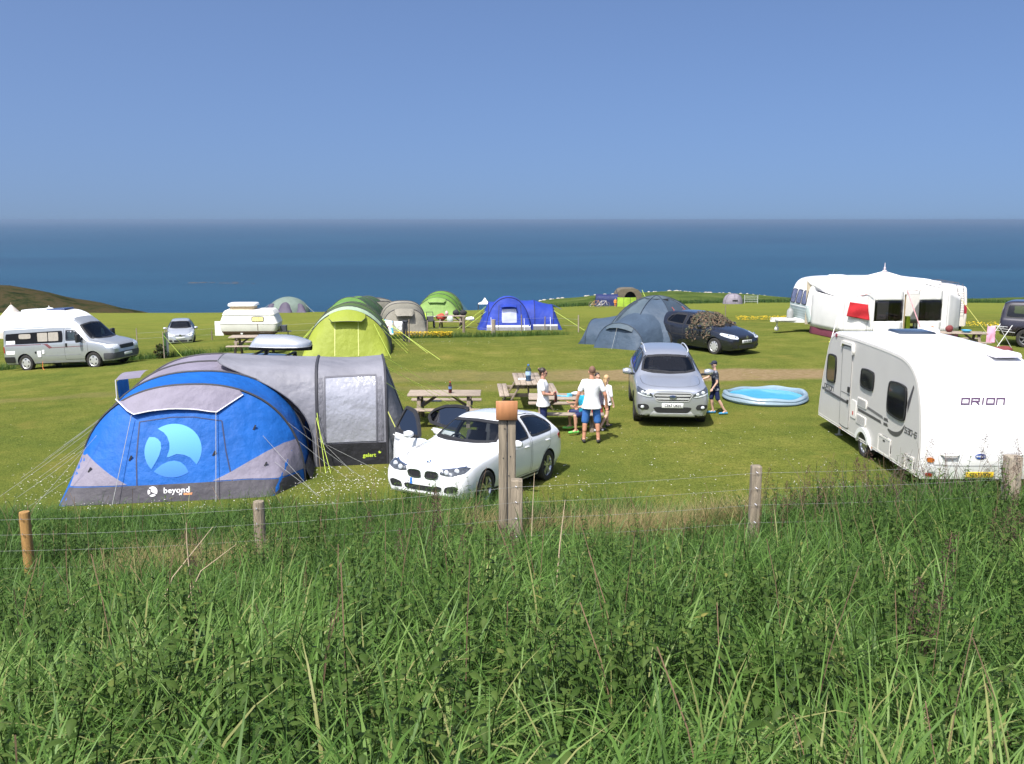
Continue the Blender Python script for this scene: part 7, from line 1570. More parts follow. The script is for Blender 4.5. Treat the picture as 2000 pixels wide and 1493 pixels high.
# ---------------------------------------------------------------- paddling pool
def pool():
    t = thing('paddling_pool', 'round pale blue inflatable paddling pool holding water', 'paddling pool', on(7.24, 25.7), 0)
    PV = mat('pool_vinyl', (.38, .50, .58), .2, 0, .5, .06, 4, .45, 5, coat=.4, trans=.4); PB = mat('pool_liner', (.08, .36, .52), .3, var=.08, scale=4); n = 56; rows = []
    prof = [(1.00, .0), (1.05, .03), (1.09, .10), (1.08, .17), (1.05, .215), (1.07, .25), (1.06, .30), (1.03, .34), (.99, .35), (.955, .32), (.94, .26), (.94, .20), (.93, .12), (.92, .04)]
    for r, z in prof:
        rows.append([((r*(1.11+.012*math.sin(5*a+1)+.02*math.sin(3*a)))*math.cos(a), r*(1.02+.012*math.sin(4*a))*math.sin(a), z*(.64+.09*math.sin(2*a+.6)+.05*math.sin(7*a))) for a in np.linspace(0, 2*math.pi, n+1)[:-1]])
    MB().grid(rows, True).build('inflated_wall', PV, t)
    MB().lathe([(1.02, .03), (.5, .025), (.001, .025)], n, cap=False).build('liner', PB, t)
    wm = mat('pool_water', (.050, .31, .44), .08, 0, .4, .08, 3, .25, 6); MB().lathe([(1.02, .135), (.6, .136), (.001, .136)], n, cap=False).build('water', wm, t)
    return t
pool()
# ---------------------------------------------------------------- by the far right table: airer, coat, bowl
ar = thing('clothes_airer', 'white folding clothes airer before the off-roader', 'airer', on(19.35, 36.2), R(20)); f = MB()
for y in (-.28, .28):
    f.tube([(-.45, y, 0), (.35, y, .95)], .012, 6); f.tube([(.45, y, 0), (-.35, y, .95)], .012, 6)
for k in range(6): f.tube([(-.5+.2*k, -.3, .95-.12*abs(k-2.5)), (-.5+.2*k, .3, .95-.12*abs(k-2.5))], .008, 5)
f.build('frame', PLATE_W, ar)
towel('coat', 'pink child coat hanging at the left of the clothes airer', 'coat', [(18.72, 35.9, .92), (18.98, 35.8, .95), (18.95, 35.7, .30), (18.65, 35.8, .26)], mat('pink_coat', (.60, .30, .40), .8, var=.15))
o = MB().lathe([(.10, 0), (.17, .07), (.19, .10), (.17, .095), (.09, .02), (.001, .02)], 20, (17.55, 35.2, TZ), cap=False).build('bowl', mat('blue_bowl', (.08, .36, .55), .3)); tag(o, 'blue plastic bowl on the table beyond the big caravan', 'bowl')
lump('cool_bag', 'dark red cool bag on the ground right of the far right table', 'bag', (18.65, 34.6, .17), .24, (1.6, .8, .65), mat('maroon_bag', (.16, .03, .03), .8))
lump('shoulder_bag', 'maroon bag on the table beside the toddler', 'bag', (16.95, 35.35, TZ+.13), .15, (.9, .7, .9), mat('maroon_bag', (.16, .03, .03)))
# ---------------------------------------------------------------- sign post and near fence
OLD = mat('old_post', (.235, .195, .14), .9, var=.35, scale=2.5, bump=.8, bscale=9, stretch=(9, 9, .7), dirt=(.08, .07, .05, .5), dscale=3)
sp_ = thing('sign_post', 'thick cracked timber post topped with a blank brown board', 'sign post', (-.06, 11.35, gz(-.06, 11.35)))
zb = gz(-.06, 11.35); top = 2.60-zb
for x, w in ((-.058, .105), (.058, .100)):
    o = MB().box((x, 0, top/2-.25), (w, .18, top+.5)).build('post_half', OLD, sp_); bevel(o, .012, 2)
MB().box((.004, -.07, top/2), (.016, .02, top)).build('crack', SEAM, sp_, False)
for (x, z) in ((-.03, top-.14), (-.05, top-.52), (.04, top-.50), (.02, top-.75)): MB().lathe([(.008, 0), (.008, .006)], 8, (x, -.096, z), 'y').build('nail_hole', SEAM, sp_)
bd = MB().box((-.005, -.115, top+.10), (.272, .022, .245)).build('board', mat('plywood', (.42, .185, .075), .6, var=.14, scale=2.5, stretch=(9, 1, 1), bump=.1), sp_); bevel(bd, .004, 1)
nf = thing('wire_fence', 'post and wire fence running along the bank in the foreground', 'fence', (0, 0, 0))
FP = [(-9.0, 10.6, 1.40, .058), (-5.82, 10.5, 1.62, .062), (-3.02, 10.5, 1.75, .068), (.055, 10.5, 2.02, .075), (2.89, 10.5, 2.19, .062), (5.92, 10.5, 2.31, .085), (9.0, 10.4, 2.45, .065)]
for i, (x, y, zt, r) in enumerate(FP):
    zg = gz(x, y); mb = MB()
    if i in (3, 4, 5): mb.box((x, y, (zt+zg-.4)/2), (r*1.9, r*1.9, zt-zg+.4)); o = mb.build('post', OLD if i != 5 else mat('pale_post', (.34, .29, .22), .9, var=.3, stretch=(9, 9, .7), bump=.5), nf); bevel(o, .014, 2)
    else: mb.lathe([(r*1.02, zg-.4), (r, zt-.02), (r*.92, zt), (r*.5, zt+.004)], 14, (x, y, 0)); mb.build('post', mat('treated_post', (.36, .20, .06), .75, var=.3, scale=3, stretch=(8, 8, .6), bump=.4, dirt=(.07, .05, .03, .7), dscale=4) if i == 1 else OLD, nf)
for dz in (-.07, -.26, -.46, -.68):
    pts = []
    for (a, b) in zip(FP[:-1], FP[1:]):
        for u in np.linspace(0, 1, 7)[:-1]: pts.append((a[0]+(b[0]-a[0])*u, a[1]-.075, a[2]+(b[2]-a[2])*u+dz-.02*math.sin(math.pi*u)))
    pts.append((FP[-1][0], FP[-1][1]-.075, FP[-1][2]+dz)); MB().tube(pts, .0012, 5).build('wire', mat('fence_wire', (.26, .27, .27), .6), nf)
    for (x, y, zt, r) in FP: MB().tube([(x-.015, y-r-.002, zt+dz+.012), (x, y-.085, zt+dz), (x+.015, y-r-.002, zt+dz-.012)], .003, 4).build('staple', CHROME, nf)
# ================================================================ people
def capsule(mb, a, b, ra, rb, n=12):
    """tapered limb piece with round ends"""
    a, b = Vector(a), Vector(b); t = b-a; L = t.length
    if L < 1e-5: return mb.ball(a, ra, n, 8)
    t.normalize(); pts = []; rs = []
    for k in range(4): q = math.pi/2*(1-k/4); pts.append(a-t*ra*math.sin(q)); rs.append(max(1e-3, ra*math.cos(q)))
    for k in range(5): pts.append(a+t*L*k/4); rs.append(ra+(rb-ra)*k/4)
    for k in range(1, 5): q = math.pi/2*k/4; pts.append(b+t*rb*math.sin(q)); rs.append(max(1e-3, rb*math.cos(q)))
    return mb.tube(pts, rs, n)
def fuse(name, mb, m, parent, voxel=.012, it=6, dec=.5):
    """weld overlapping pieces into one continuous skin"""
    o = mb.build(name, m, parent, True, 180)
    r = o.modifiers.new('r', 'REMESH'); r.mode = 'VOXEL'; r.voxel_size = voxel
    s = o.modifiers.new('s', 'SMOOTH'); s.iterations = it; s.factor = .5
    if dec < 1: d = o.modifiers.new('d', 'DECIMATE'); d.ratio = dec
    evaluated(o); o.data.polygons.foreach_set('use_smooth', [True]*len(o.data.polygons)); o.data.materials.clear(); o.data.materials.append(m); return o
SKIN = mat('skin_tanned', (.50, .27, .18), .55, var=.08, scale=9); SKINP = mat('skin_pale', (.58, .36, .27), .55, var=.06, scale=9)
def person(label, loc, rz, J, s=1.0, skin=SKIN, shirt=None, legs=None, shoes=None, hair=None, sleeve_len=.75, leg_len=.95, bulk=1.0, vox=.011, group=None, hairfn=None, hem=.10, extra=None, female=False):
    """J: joint positions in metres, person facing -y. Body is one skin; clothes, hair and shoes are its children"""
    t = thing('person', label, 'person', loc, rz, group); V = {k: Vector(v)*s for k, v in J.items()}
    g = lambda r: r*s*bulk; b = MB()
    pel, che, nck, hd = V['pelvis'], V['chest'], V['neck'], V['head']
    up = (hd-nck).normalized(); sh = (V['sh_l']-V['sh_r']).normalized(); fwd = V.get('face', Vector((0, -1, 0))).normalized() if 'face' in V else Vector((0, -1, 0))
    waist = pel*.52+che*.48
    def torso(mb, k=1.0, flare=0.0, cut=0.0):
        """one smooth trunk lofted from hips to neck"""
        mid = (V['sh_l']+V['sh_r'])/2; yw = math.atan2(sh.y, sh.x); cy, sy = math.cos(yw), math.sin(yw)
        st = [(pel-up*0-Vector((0, 0, (.12+cut)*s)), .135+flare, .112+flare*.6), (pel, .158 if not female else .172, .120), (waist, .140, .112), (che*.85+waist*.15, .152, .118), (che*.5+mid*.5, .168, .116), (mid-up*.015*s, .165, .092), (mid+up*.035*s, .100, .072), (nck+up*.005*s, .056, .056)]
        cs = [np.array(q[0]) for q in st]; ws = [q[1] for q in st]; ds = [q[2] for q in st]; tt = np.linspace(0, len(st)-1, 26); kn = np.arange(len(st)); rows = []
        for u in tt:
            c = [float(pchip(kn, [q[j] for q in cs], [u])[0]) for j in range(3)]; w = float(pchip(kn, ws, [u])[0])*s*bulk*k; d = float(pchip(kn, ds, [u])[0])*s*bulk*k
            rows.append([(c[0]+w*math.cos(a_)*cy-d*math.sin(a_)*sy, c[1]+w*math.cos(a_)*sy+d*math.sin(a_)*cy, c[2]) for a_ in np.linspace(0, 2*math.pi, 25)[:-1]])
        m_ = MB(); m_.grid(rows, True); m_.f.append(tuple(range(24))[::-1]); m_.f.append(tuple(25*24+q for q in range(24))); mb.add(m_.v, m_.f)
        for sd in ('l', 'r'): capsule(mb, mid*.45+V['sh_'+sd]*.55, V['sh_'+sd]*.97+mid*.03, g(.060)*k, g(.054)*k)
    torso(b); capsule(b, nck-up*.06*s, nck+up*.09*s, s*.056, s*.054)
    # head with brow, nose, jaw and ears
    yaw = math.atan2(fwd.x, -fwd.y); M = Matrix.Rotation(yaw, 4, 'Z') @ Matrix.Rotation(-math.asin(max(-1, min(1, -fwd.z)))*0, 4, 'X'); M.translation = hd
    def put(mb, c, r, sc): e = MB().ball(c, r, 18, 14, sc); mb.add([M @ Vector(p) for p in e.v], e.f)
    q = s*1.0
    put(b, (0, .012*q, .025*q), .098*q, (.78, .95, 1.02)); put(b, (0, -.022*q, -.045*q), .070*q, (.84, .92, .98)); put(b, (0, -.062*q, -.085*q), .030*q, (1.0, .8, .7)); put(b, (0, -.098*q, -.022*q), .015*q, (.8, 1.0, 1.5)); put(b, (0, -.086*q, .012*q), .026*q, (1.7, .5, .45)); put(b, (0, -.088*q, -.058*q), .017*q, (1.4, .6, .5))
    for sx in (-1, 1): put(b, (sx*.078*q, .012*q, -.012*q), .024*q, (.42, .75, 1.15))
    for sd in ('l', 'r'):
        S_, E_, W_ = V['sh_'+sd], V['el_'+sd], V['wr_'+sd]; hdv = V['hd_'+sd]
        capsule(b, S_, E_, g(.050), g(.040)); capsule(b, S_*.55+E_*.45, E_, g(.046), g(.039)); capsule(b, E_, W_, g(.040), g(.027))
        d = (hdv-W_).normalized(); pl = W_+d*.075*s; side = d.cross(fwd); side = side.normalized() if side.length > .1 else sh
        nrm = d.cross(side).normalized()
        for o_ in (-.022, 0, .022): capsule(b, W_+side*o_*.5*s, pl+side*o_*s, .017*s, .015*s, 8)
        for o_, ln in ((-.030, .062), (-.010, .074), (.010, .070), (.029, .056)):
            k1 = pl+side*o_*s; k2 = k1+(d+nrm*.15).normalized()*ln*.55*s; k3 = k2+(d*.8+nrm*.6).normalized()*ln*.5*s; capsule(b, k1, k2, .0105*s, .0095*s, 8); capsule(b, k2, k3, .0095*s, .008*s, 8)
        tb = W_+d*.025*s-side*.026*s; capsule(b, tb, tb+(d*.7-side*.7).normalized()*.035*s, .012*s, .011*s, 8); capsule(b, tb+(d*.7-side*.7).normalized()*.035*s, tb+(d*.7-side*.7).normalized()*.035*s+(d*.9-side*.2).normalized()*.03*s, .011*s, .009*s, 8)
        H_, K_, A_, T_ = V['hip_'+sd], V['kn_'+sd], V['an_'+sd], V['toe_'+sd]
        capsule(b, H_, K_, g(.085), g(.056), 14); calf = K_*.68+A_*.32; bk = (A_-K_).cross(sh).normalized(); bk = bk if bk.dot(fwd) < 0 else -bk
        capsule(b, K_, A_, g(.054), g(.038)); capsule(b, K_*.85+A_*.15+bk*.012*s, K_*.5+A_*.5+bk*.014*s, g(.056), g(.048)); capsule(b, A_, T_, .036*s, .026*s); capsule(b, A_+(A_-T_).normalized()*.035*s-Vector((0, 0, .02*s)), T_, .032*s, .026*s)
    body = fuse('body', b, skin, t, vox*.8, 3, .55)
    # eyes
    for sx in (-1, 1):
        e = MB().ball((sx*.032*q, -.083*q, -.004*q), .0105*q, 8, 6); eo = MB(); eo.add([M @ Vector(p) for p in e.v], e.f); eo.build('eye', mat('eye_dark', (.03, .02, .015), .2), t)
    if shirt:
        c = MB(); torso(c, 1.13, .062, hem-.10+.03)
        for sd in ('l', 'r'): S_, E_ = V['sh_'+sd], V['el_'+sd]; capsule(c, S_, S_+(E_-S_)*sleeve_len, g(.057), g(.060))
        fuse('shirt', c, shirt, t, vox, 9, .6)
    if legs:
        c = MB()
        for sd in ('l', 'r'):
            H_, K_, A_ = V['hip_'+sd], V['kn_'+sd], V['an_'+sd]; capsule(c, H_-Vector((0, 0, .01*s)), H_+(K_-H_)*min(1, leg_len), g(.094), g(.084 if leg_len <= 1 else .072), 14)
            if leg_len > 1: capsule(c, K_, K_+(A_-K_)*(leg_len-1), g(.072), g(.055))
        e = MB().ball(pel-Vector((0, 0, .02*s)), 1, 18, 12, (g(.150), g(.116), .12*s)); c.add(e.v, e.f); fuse('trousers' if leg_len > 1.2 else 'shorts', c, legs, t, vox, 4, .6)
    if shoes:
        for sd in ('l', 'r'):
            c = MB(); A_, T_ = V['an_'+sd], V['toe_'+sd]; d = (T_-A_); d.z = 0; d.normalize(); z = T_.z
            for f, r, h in ((-.055, .040, .042), (.03, .043, .048), (.12, .047, .036), (.185, .040, .028)): e = MB().ball(Vector((A_.x, A_.y, z+.006*s))+d*f*s+Vector((0, 0, h*s*.45)), 1, 12, 8, (r*s*1.05, r*s*1.05, h*s)); c.add(e.v, e.f)
            capsule(c, Vector((A_.x, A_.y, z+.02*s))-d*.05*s, Vector((A_.x, A_.y, z+.012*s))+d*.18*s, .034*s, .036*s); fuse('shoe', c, shoes, t, vox*.8, 3, .6)
    if hair:
        h = MB(); (hairfn or (lambda mb, P, q: (P(mb, (0, .022*q, .040*q), .101*q, (.80, .93, .98)))))(h, put, q); fuse('hair', h, hair, t, vox*.7, 3, .7)
    if extra: extra(t, V, M, q, put)
    return t
def stand(sp=.09, arm=.20, lean=0.0):
    """upright pose 1.78 m tall, arms hanging"""
    return {'pelvis': (0, 0, .96), 'chest': (0, .01, 1.26), 'neck': (0, .015, 1.475), 'head': (0, 0, 1.655), 'sh_l': (.185, .015, 1.42), 'sh_r': (-.185, .015, 1.42), 'el_l': (.185+arm*.55, .04, 1.13), 'el_r': (-.185-arm*.55, .04, 1.13),
            'wr_l': (.185+arm*.75, -.03, .90), 'wr_r': (-.185-arm*.75, -.03, .90), 'hd_l': (.185+arm*.75, -.05, .80), 'hd_r': (-.185-arm*.75, -.05, .80), 'hip_l': (.095, 0, .92), 'hip_r': (-.095, 0, .92), 'kn_l': (.09+sp*.6, -.02, .50), 'kn_r': (-.09-sp*.6, -.02, .50),
            'an_l': (.08+sp, .02, .085), 'an_r': (-.08-sp, .02, .085), 'toe_l': (.10+sp, -.14, .030), 'toe_r': (-.10-sp, -.14, .030)}
WTEE = mat('white_tee', (.78, .78, .80), .85, var=.03, scale=4, bump=.35, bscale=7); NAVY = mat('navy_cloth', (.014, .020, .045), .85, var=.15, bump=.3, bscale=9)
# man in the white shirt, back to the viewer
J = stand(.085, .22); J['face'] = (.12, -1, 0)
def shoes_strap(t, V, M, q, put): pass
person('man in white T-shirt and blue shorts standing with his back turned', on(1.82, 20.55), R(176), J, 1.0, mat('skin_sunned', (.52, .25, .16), .55, var=.08, scale=9), WTEE, mat('blue_shorts', (.035, .135, .40), .85, var=.12, bump=.3, bscale=9), mat('dark_sandal', (.035, .032, .032), .8), mat('stubble', (.16, .085, .055), .8, var=.2), .62, .97, 1.06, .011, hairfn=lambda mb, P, q: P(mb, (0, .020*q, .036*q), .0985*q, (.79, .93, .99)), hem=.10)
# woman in profile with a bun and sunglasses, holding a bottle
J = stand(.02, .16); J.update({'el_l': (.235, -.03, 1.14), 'el_r': (-.235, -.03, 1.14), 'wr_l': (.13, -.24, 1.08), 'wr_r': (-.13, -.25, 1.10), 'hd_l': (.05, -.31, 1.09), 'hd_r': (-.05, -.31, 1.13)})
def bun(mb, P, q): P(mb, (0, .022*q, .042*q), .104*q, (.80, .92, .96)); P(mb, (0, .105*q, .085*q), .050*q, (1.0, .9, .9)); P(mb, (0, .07*q, -.02*q), .055*q, (1.0, .7, 1.0))
def shades(t, V, M, q, put):
    g_ = MB()
    for sx in (-1, 1): put(g_, (sx*.036*q, -.094*q, .0), .028*q, (1.05, .35, .8)); 
    f_ = MB().tube([tuple(M @ Vector((sx*.07*q, -.075*q, .008*q))) for sx in (-1, 1)], .006, 6); g_.add(f_.v, f_.f)
    for sx in (-1, 1): f_ = MB().tube([tuple(M @ Vector((sx*.072*q, -.08*q, .008*q))), tuple(M @ Vector((sx*.080*q, .01*q, .008*q)))], .005, 6); g_.add(f_.v, f_.f)
    g_.build('sunglasses', BLACK, t); h_ = MB(); put(h_, (.01*q, .120*q, .100*q), .036*q, (1, .7, .9)); h_.build('bun_highlight', mat('fair_hair', (.46, .30, .15), .6, var=.3, scale=22), t)
wm = person('woman in white T-shirt with hair in a bun, standing left of the table', on(.74, 21.35), R(84), J, .905, mat('skin_arm', (.50, .26, .18), .55, var=.08, scale=9), WTEE, NAVY, BLACK, mat('dark_hair', (.028, .016, .012), .5, var=.4, scale=22), .60, 1.85, 1.12, .011, hairfn=bun, hem=.13, extra=shades, female=True)
bw = wm.matrix_basis.copy()
bb_ = thing('bottle', 'dark brown bottle held by the woman in white', 'bottle', (.74+.30, 21.35+.02, .78)); MB().lathe([(.028, 0), (.036, .01), (.036, .13), (.030, .17), (.014, .21), (.013, .25), (.001, .25)], 14).build('body', mat('brown_glass', (.06, .012, .010), .12, coat=.8), bb_); MB().lathe([(.015, .24), (.015, .262)], 10).build('cap', mat('red_cap', (.5, .02, .02)), bb_)
# boy astride the near bench
J = {'pelvis': (0, 0, .56), 'chest': (0, -.02, .84), 'neck': (0, -.05, 1.05), 'head': (0, -.08, 1.22), 'sh_l': (.17, -.03, 1.0), 'sh_r': (-.17, -.03, 1.0), 'el_l': (.24, -.10, .76), 'el_r': (-.25, -.14, .78), 'wr_l': (.18, -.30, .74), 'wr_r': (-.20, -.34, .80), 'hd_l': (.14, -.38, .76), 'hd_r': (-.16, -.42, .82), 'hip_l': (.10, -.02, .54), 'hip_r': (-.10, -.02, .54), 'kn_l': (.30, -.33, .52), 'kn_r': (-.30, -.33, .52), 'an_l': (.30, -.30, .12), 'an_r': (-.30, -.30, .12), 'toe_l': (.31, -.45, .05), 'toe_r': (-.31, -.45, .05), 'face': (.35, -1, 0)}
person('boy in a teal T-shirt sitting on the near bench of the picnic table', (1.72, 21.58, .02), R(-78), J, .86, SKIN, mat('teal_tee', (.010, .27, .40), .85, var=.1, bump=.3, bscale=9), NAVY, mat('green_shoe', (.14, .50, .09), .6), mat('brown_hair', (.05, .028, .018), .6, var=.3), .7, .85, .92, .010)
# girl with long hair, striding
J = stand(.0, .14); J.update({'kn_l': (.10, -.13, .52), 'an_l': (.10, -.16, .12), 'toe_l': (.11, -.33, .06), 'kn_r': (-.10, .06, .50), 'an_r': (-.10, .34, .14), 'toe_r': (-.11, .24, .04), 'wr_l': (.28, -.16, .93), 'hd_l': (.28, -.22, .84)})
def longhair(mb, P, q): P(mb, (0, .022*q, .040*q), .106*q, (.82, .94, .98)); P(mb, (0, .085*q, -.08*q), .075*q, (1.15, .55, 1.5)); P(mb, (.01*q, .095*q, -.20*q), .065*q, (1.15, .5, 1.7)); P(mb, (-.02*q, .10*q, -.30*q), .045*q, (1.1, .5, 1.5))
person('girl with long fair hair in a white top striding past the table', on(2.30, 21.9), R(128), J, .755, SKINP, WTEE, mat('black_shorts', (.015, .013, .016), .85), mat('trainer_dark', (.05, .05, .055), .7), mat('fair_hair', (.46, .30, .15), .6, var=.3, scale=22), .95, .55, .92, .010, hairfn=longhair, hem=.10)
# child half hidden behind the man
J = stand(.02, .12); person('dark-haired child in red shorts half hidden behind the man', on(2.06, 21.75), R(20), J, .80, SKIN, mat('dark_tee', (.09, .08, .12), .85), mat('red_shorts', (.36, .05, .05), .85, var=.5, scale=12), mat('grey_trainer', (.40, .40, .42), .7), mat('dark_hair', (.028, .016, .012)), .7, .9, .95, .012)
# boy in the cap by the silver car
J = stand(.0, .10); J.update({'el_r': (-.26, -.16, 1.20), 'wr_r': (-.26, -.40, 1.12), 'hd_r': (-.25, -.50, 1.12), 'el_l': (.23, -.02, 1.10), 'wr_l': (.22, -.16, .90), 'hd_l': (.20, -.22, .82), 'kn_l': (.10, .06, .52), 'an_l': (.12, .32, .11), 'toe_l': (.13, .20, .03), 'kn_r': (-.10, -.10, .52), 'an_r': (-.10, -.02, .085), 'toe_r': (-.11, -.18, .03), 'chest': (0, -.03, 1.26), 'neck': (0, -.05, 1.475), 'head': (0, -.08, 1.655), 'sh_l': (.18, -.04, 1.42), 'sh_r': (-.18, -.04, 1.42), 'face': (.5, -1, 0)})
def cap_fn(t, V, M, q, put):
    c = MB(); put(c, (0, .012*q, .062*q), .104*q, (.86, 1.0, .72)); 
    pk = [[(x*q, (-.085-.095*v*(1-(x/.085)**2*.35))*q, (.052-.012*v-.9*x*x)*q) for x in np.linspace(-.078, .078, 9)] for v in (0, .4, .8, 1.0)]; k = MB().grid(pk); k2 = MB().grid([[(p[0], p[1], p[2]-.008) for p in r] for r in pk]); c.add([M @ Vector(p) for p in k.v], k.f); c.add([M @ Vector(p) for p in k2.v], [f[::-1] for f in k2.f]); c.build('cap', mat('navy_cap', (.012, .016, .034), .8), t)
TEE = bpy.data.materials.new('patterned_tee'); nt_, N_, L_, P_ = _nodes(TEE); tc_ = N_.new('ShaderNodeTexCoord'); nz_ = N_.new('ShaderNodeTexNoise'); nz_.inputs['Scale'].default_value = 16; L_.new(tc_.outputs['Object'], nz_.inputs[0]); rp_ = N_.new('ShaderNodeValToRGB'); rp_.color_ramp.elements[0].position = .5; rp_.color_ramp.elements[0].color = (.014, .018, .034, 1); rp_.color_ramp.elements[1].position = .62; rp_.color_ramp.elements[1].color = (.22, .24, .28, 1); L_.new(nz_.outputs[0], rp_.inputs[0]); L_.new(rp_.outputs[0], P_.inputs['Base Color']); P_.inputs['Roughness'].default_value = .9
person('boy in a navy cap and dark clothes with his hand on the silver car', on(5.36, 23.75), R(-86), J, .80, SKINP, TEE, NAVY, mat('blue_shoe', (.05, .26, .48), .6), mat('brown_hair', (.05, .028, .018)), .62, .95, .92, .010, extra=cap_fn)
# driver
J = {'pelvis': (0, .10, .66), 'chest': (0, .18, .95), 'neck': (0, .20, 1.17), 'head': (0, .16, 1.34), 'sh_l': (.18, .19, 1.11), 'sh_r': (-.18, .19, 1.11), 'el_l': (.24, -.06, .90), 'el_r': (-.24, -.06, .90), 'wr_l': (.15, -.26, 1.0), 'wr_r': (-.15, -.26, 1.0), 'hd_l': (.12, -.33, 1.05), 'hd_r': (-.12, -.33, 1.05), 'hip_l': (.10, .06, .64), 'hip_r': (-.10, .06, .64), 'kn_l': (.13, -.38, .70), 'kn_r': (-.13, -.38, .70), 'an_l': (.12, -.55, .40), 'an_r': (-.12, -.55, .40), 'toe_l': (.12, -.70, .40), 'toe_r': (-.12, -.70, .40)}
cth = math.cos(R(-4.8)); sth = math.sin(R(-4.8)); lx_, ly_ = -.38, .12
person('driver sitting behind the wheel of the silver car', (4.12+lx_*cth-ly_*sth, 24.25+lx_*sth+ly_*cth, .03), R(-4.8), J, .98, mat('skin_sunned', (.52, .25, .16)), mat('dark_tee', (.09, .08, .12)), NAVY, BLACK, mat('grey_hair', (.14, .11, .09), .7), .6, 1.6, 1.0, .013)
# toddler beyond the big caravan, child far off in orange
J = stand(.02, .16); person('toddler with ginger hair in a pale blue top by the far right table', on(16.55, 35.9), R(-20), J, .52, SKINP, mat('pale_blue_top', (.45, .55, .68), .85), mat('pale_shorts', (.4, .42, .5), .85), BLACK, mat('ginger_hair', (.34, .15, .05), .7), .9, .9, 1.25, .010)
person('child in orange with a blue hat far off by the lime windbreak', on(12.75, 113.0), R(10), stand(.05, .2), .60, SKIN, mat('orange_top', (.62, .22, .03), .85), mat('orange_top', (.62, .22, .03)), BLACK, mat('blue_hat', (.20, .36, .62), .8), .95, 1.5, 1.5, .02)
# ================================================================ grass, nettles, flowers
def blades(name, x, y, L, W, seg, mt, bend=(0.3, 1.6), tone=None, lean=0.35, z0=None, taper=0.55, az=None):
    n = len(x); z = ground(x, y) if z0 is None else z0
    if az is None: az = rng.uniform(0, 2*np.pi, n)
    th0 = np.abs(rng.normal(0, lean, n)); kap = rng.uniform(bend[0], bend[1], n)
    t = np.linspace(0, 1, seg+1); ds = 1/seg
    r = np.zeros((n, seg+1)); h = np.zeros((n, seg+1))
    for i in range(1, seg+1):
        th = th0 + kap*(t[i-1]+t[i])/2*(0.5+0.5*(t[i-1]+t[i])/2*2)
        r[:, i] = r[:, i-1] + np.sin(th)*ds; h[:, i] = h[:, i-1] + np.cos(th)*ds
    cx, cy = np.cos(az), np.sin(az)
    tw = rng.normal(0, 0.5, n); px, py = -np.sin(az+tw), np.cos(az+tw)
    V = np.zeros((n, 2*seg+1, 3))
    for i in range(seg):
        w = W*(1-t[i])**taper*0.5*(0.65+0.35*min(1, t[i]*4))
        bx = x + cx*r[:, i]*L; by = y + cy*r[:, i]*L; bz = z - 0.02 + h[:, i]*L
        V[:, 2*i] = np.stack([bx-px*w, by-py*w, bz], 1); V[:, 2*i+1] = np.stack([bx+px*w, by+py*w, bz + w*0.3], 1)
    V[:, 2*seg] = np.stack([x+cx*r[:, seg]*L, y+cy*r[:, seg]*L, z-0.02+h[:, seg]*L], 1)
    f = []
    for i in range(seg-1): f += [(2*i, 2*i+1, 2*i+3), (2*i, 2*i+3, 2*i+2)]
    f += [(2*seg-2, 2*seg-1, 2*seg)]
    f = np.array(f); base = (np.arange(n)*(2*seg+1))[:, None, None]
    Fc = (f[None] + base).reshape(-1, 3)
    tn = rng.uniform(0, 1, n) if tone is None else tone
    tv = np.repeat(tn[:, None], 2*seg+1, 1)
    return name, V.reshape(-1, 3), Fc, mt, tv.ravel()
def join_blades(name, parts, mt):
    off = 0; Vs, Fs_, Ts = [], [], []
    for p in parts:
        Vs.append(p[1]); Fs_.append(p[2]+off); Ts.append(p[4]); off += len(p[1])
    return big_mesh(name, np.concatenate(Vs), np.concatenate(Fs_), mt, np.concatenate(Ts))
def scatter(n, y0, y1, margin=1.2, k=0.60):
    """points in the wedge of ground in view (plus a margin each side)"""
    y = np.sqrt(rng.uniform(max(0, y0)**2, y1**2, n)); x = rng.uniform(-1, 1, n)*(k*y+margin); return x, y
grass_m = leafmat('long_grass', [(0.022, 0.050, 0.010), (0.055, 0.118, 0.019), (0.120, 0.222, 0.045), (0.205, 0.295, 0.085), (0.36, 0.255, 0.125)], [0.0, 0.35, 0.75, 0.95, 1.0], 0.36, 0.5, 0.22)
def dens(x, y, n0):
    return vnoise(x, y, 0.9, n0)*0.65 + vnoise(x, y, 0.35, n0+1)*0.35
parts = []
# dim understorey of thin blades close to the viewer
x, y = scatter(26000, 0.9, 7.0, 1.0); d = dens(x, y, 20)
parts.append(blades('a', x, y, (0.26+0.36*d)*rng.uniform(0.5, 1.2, len(x)), rng.uniform(0.004, 0.009, len(x)), 5, None, (0.3, 2.0), np.clip(0.62*rng.uniform(0, 1, len(x)), 0, 0.95), 0.36))
# tussocks: broad leaves arching outwards from one root, each tussock with its own lean and tone
def tussocks(n, y0, y1, k, W, L, seg, sp, tone):
    tx, ty = scatter(n, y0, y1, 1.0); q = dens(tx, ty, 60); m = q > 0.30; tx, ty = tx[m], ty[m]; n = len(tx); N_ = n*k
    x = np.repeat(tx, k)+rng.normal(0, sp, N_); y = np.repeat(ty, k)+rng.normal(0, sp, N_)
    ts = np.repeat(rng.uniform(0.7, 1.3, n), k); tt = np.repeat(np.clip(rng.normal(tone, 0.2, n), .1, .94), k)
    la = np.repeat(rng.uniform(0, 2*np.pi, n), k); az = np.where(rng.uniform(0, 1, N_) < .55, la+rng.normal(0, .5, N_), rng.uniform(0, 2*np.pi, N_))
    return blades('t', x, y, ts*rng.uniform(L[0], L[1], N_), rng.uniform(W[0], W[1], N_)*np.clip(ts, .8, 1.2), seg, None, (0.4, 2.5), np.clip(tt+rng.normal(0, 0.12, N_), 0, 0.97), 0.24, az=az)
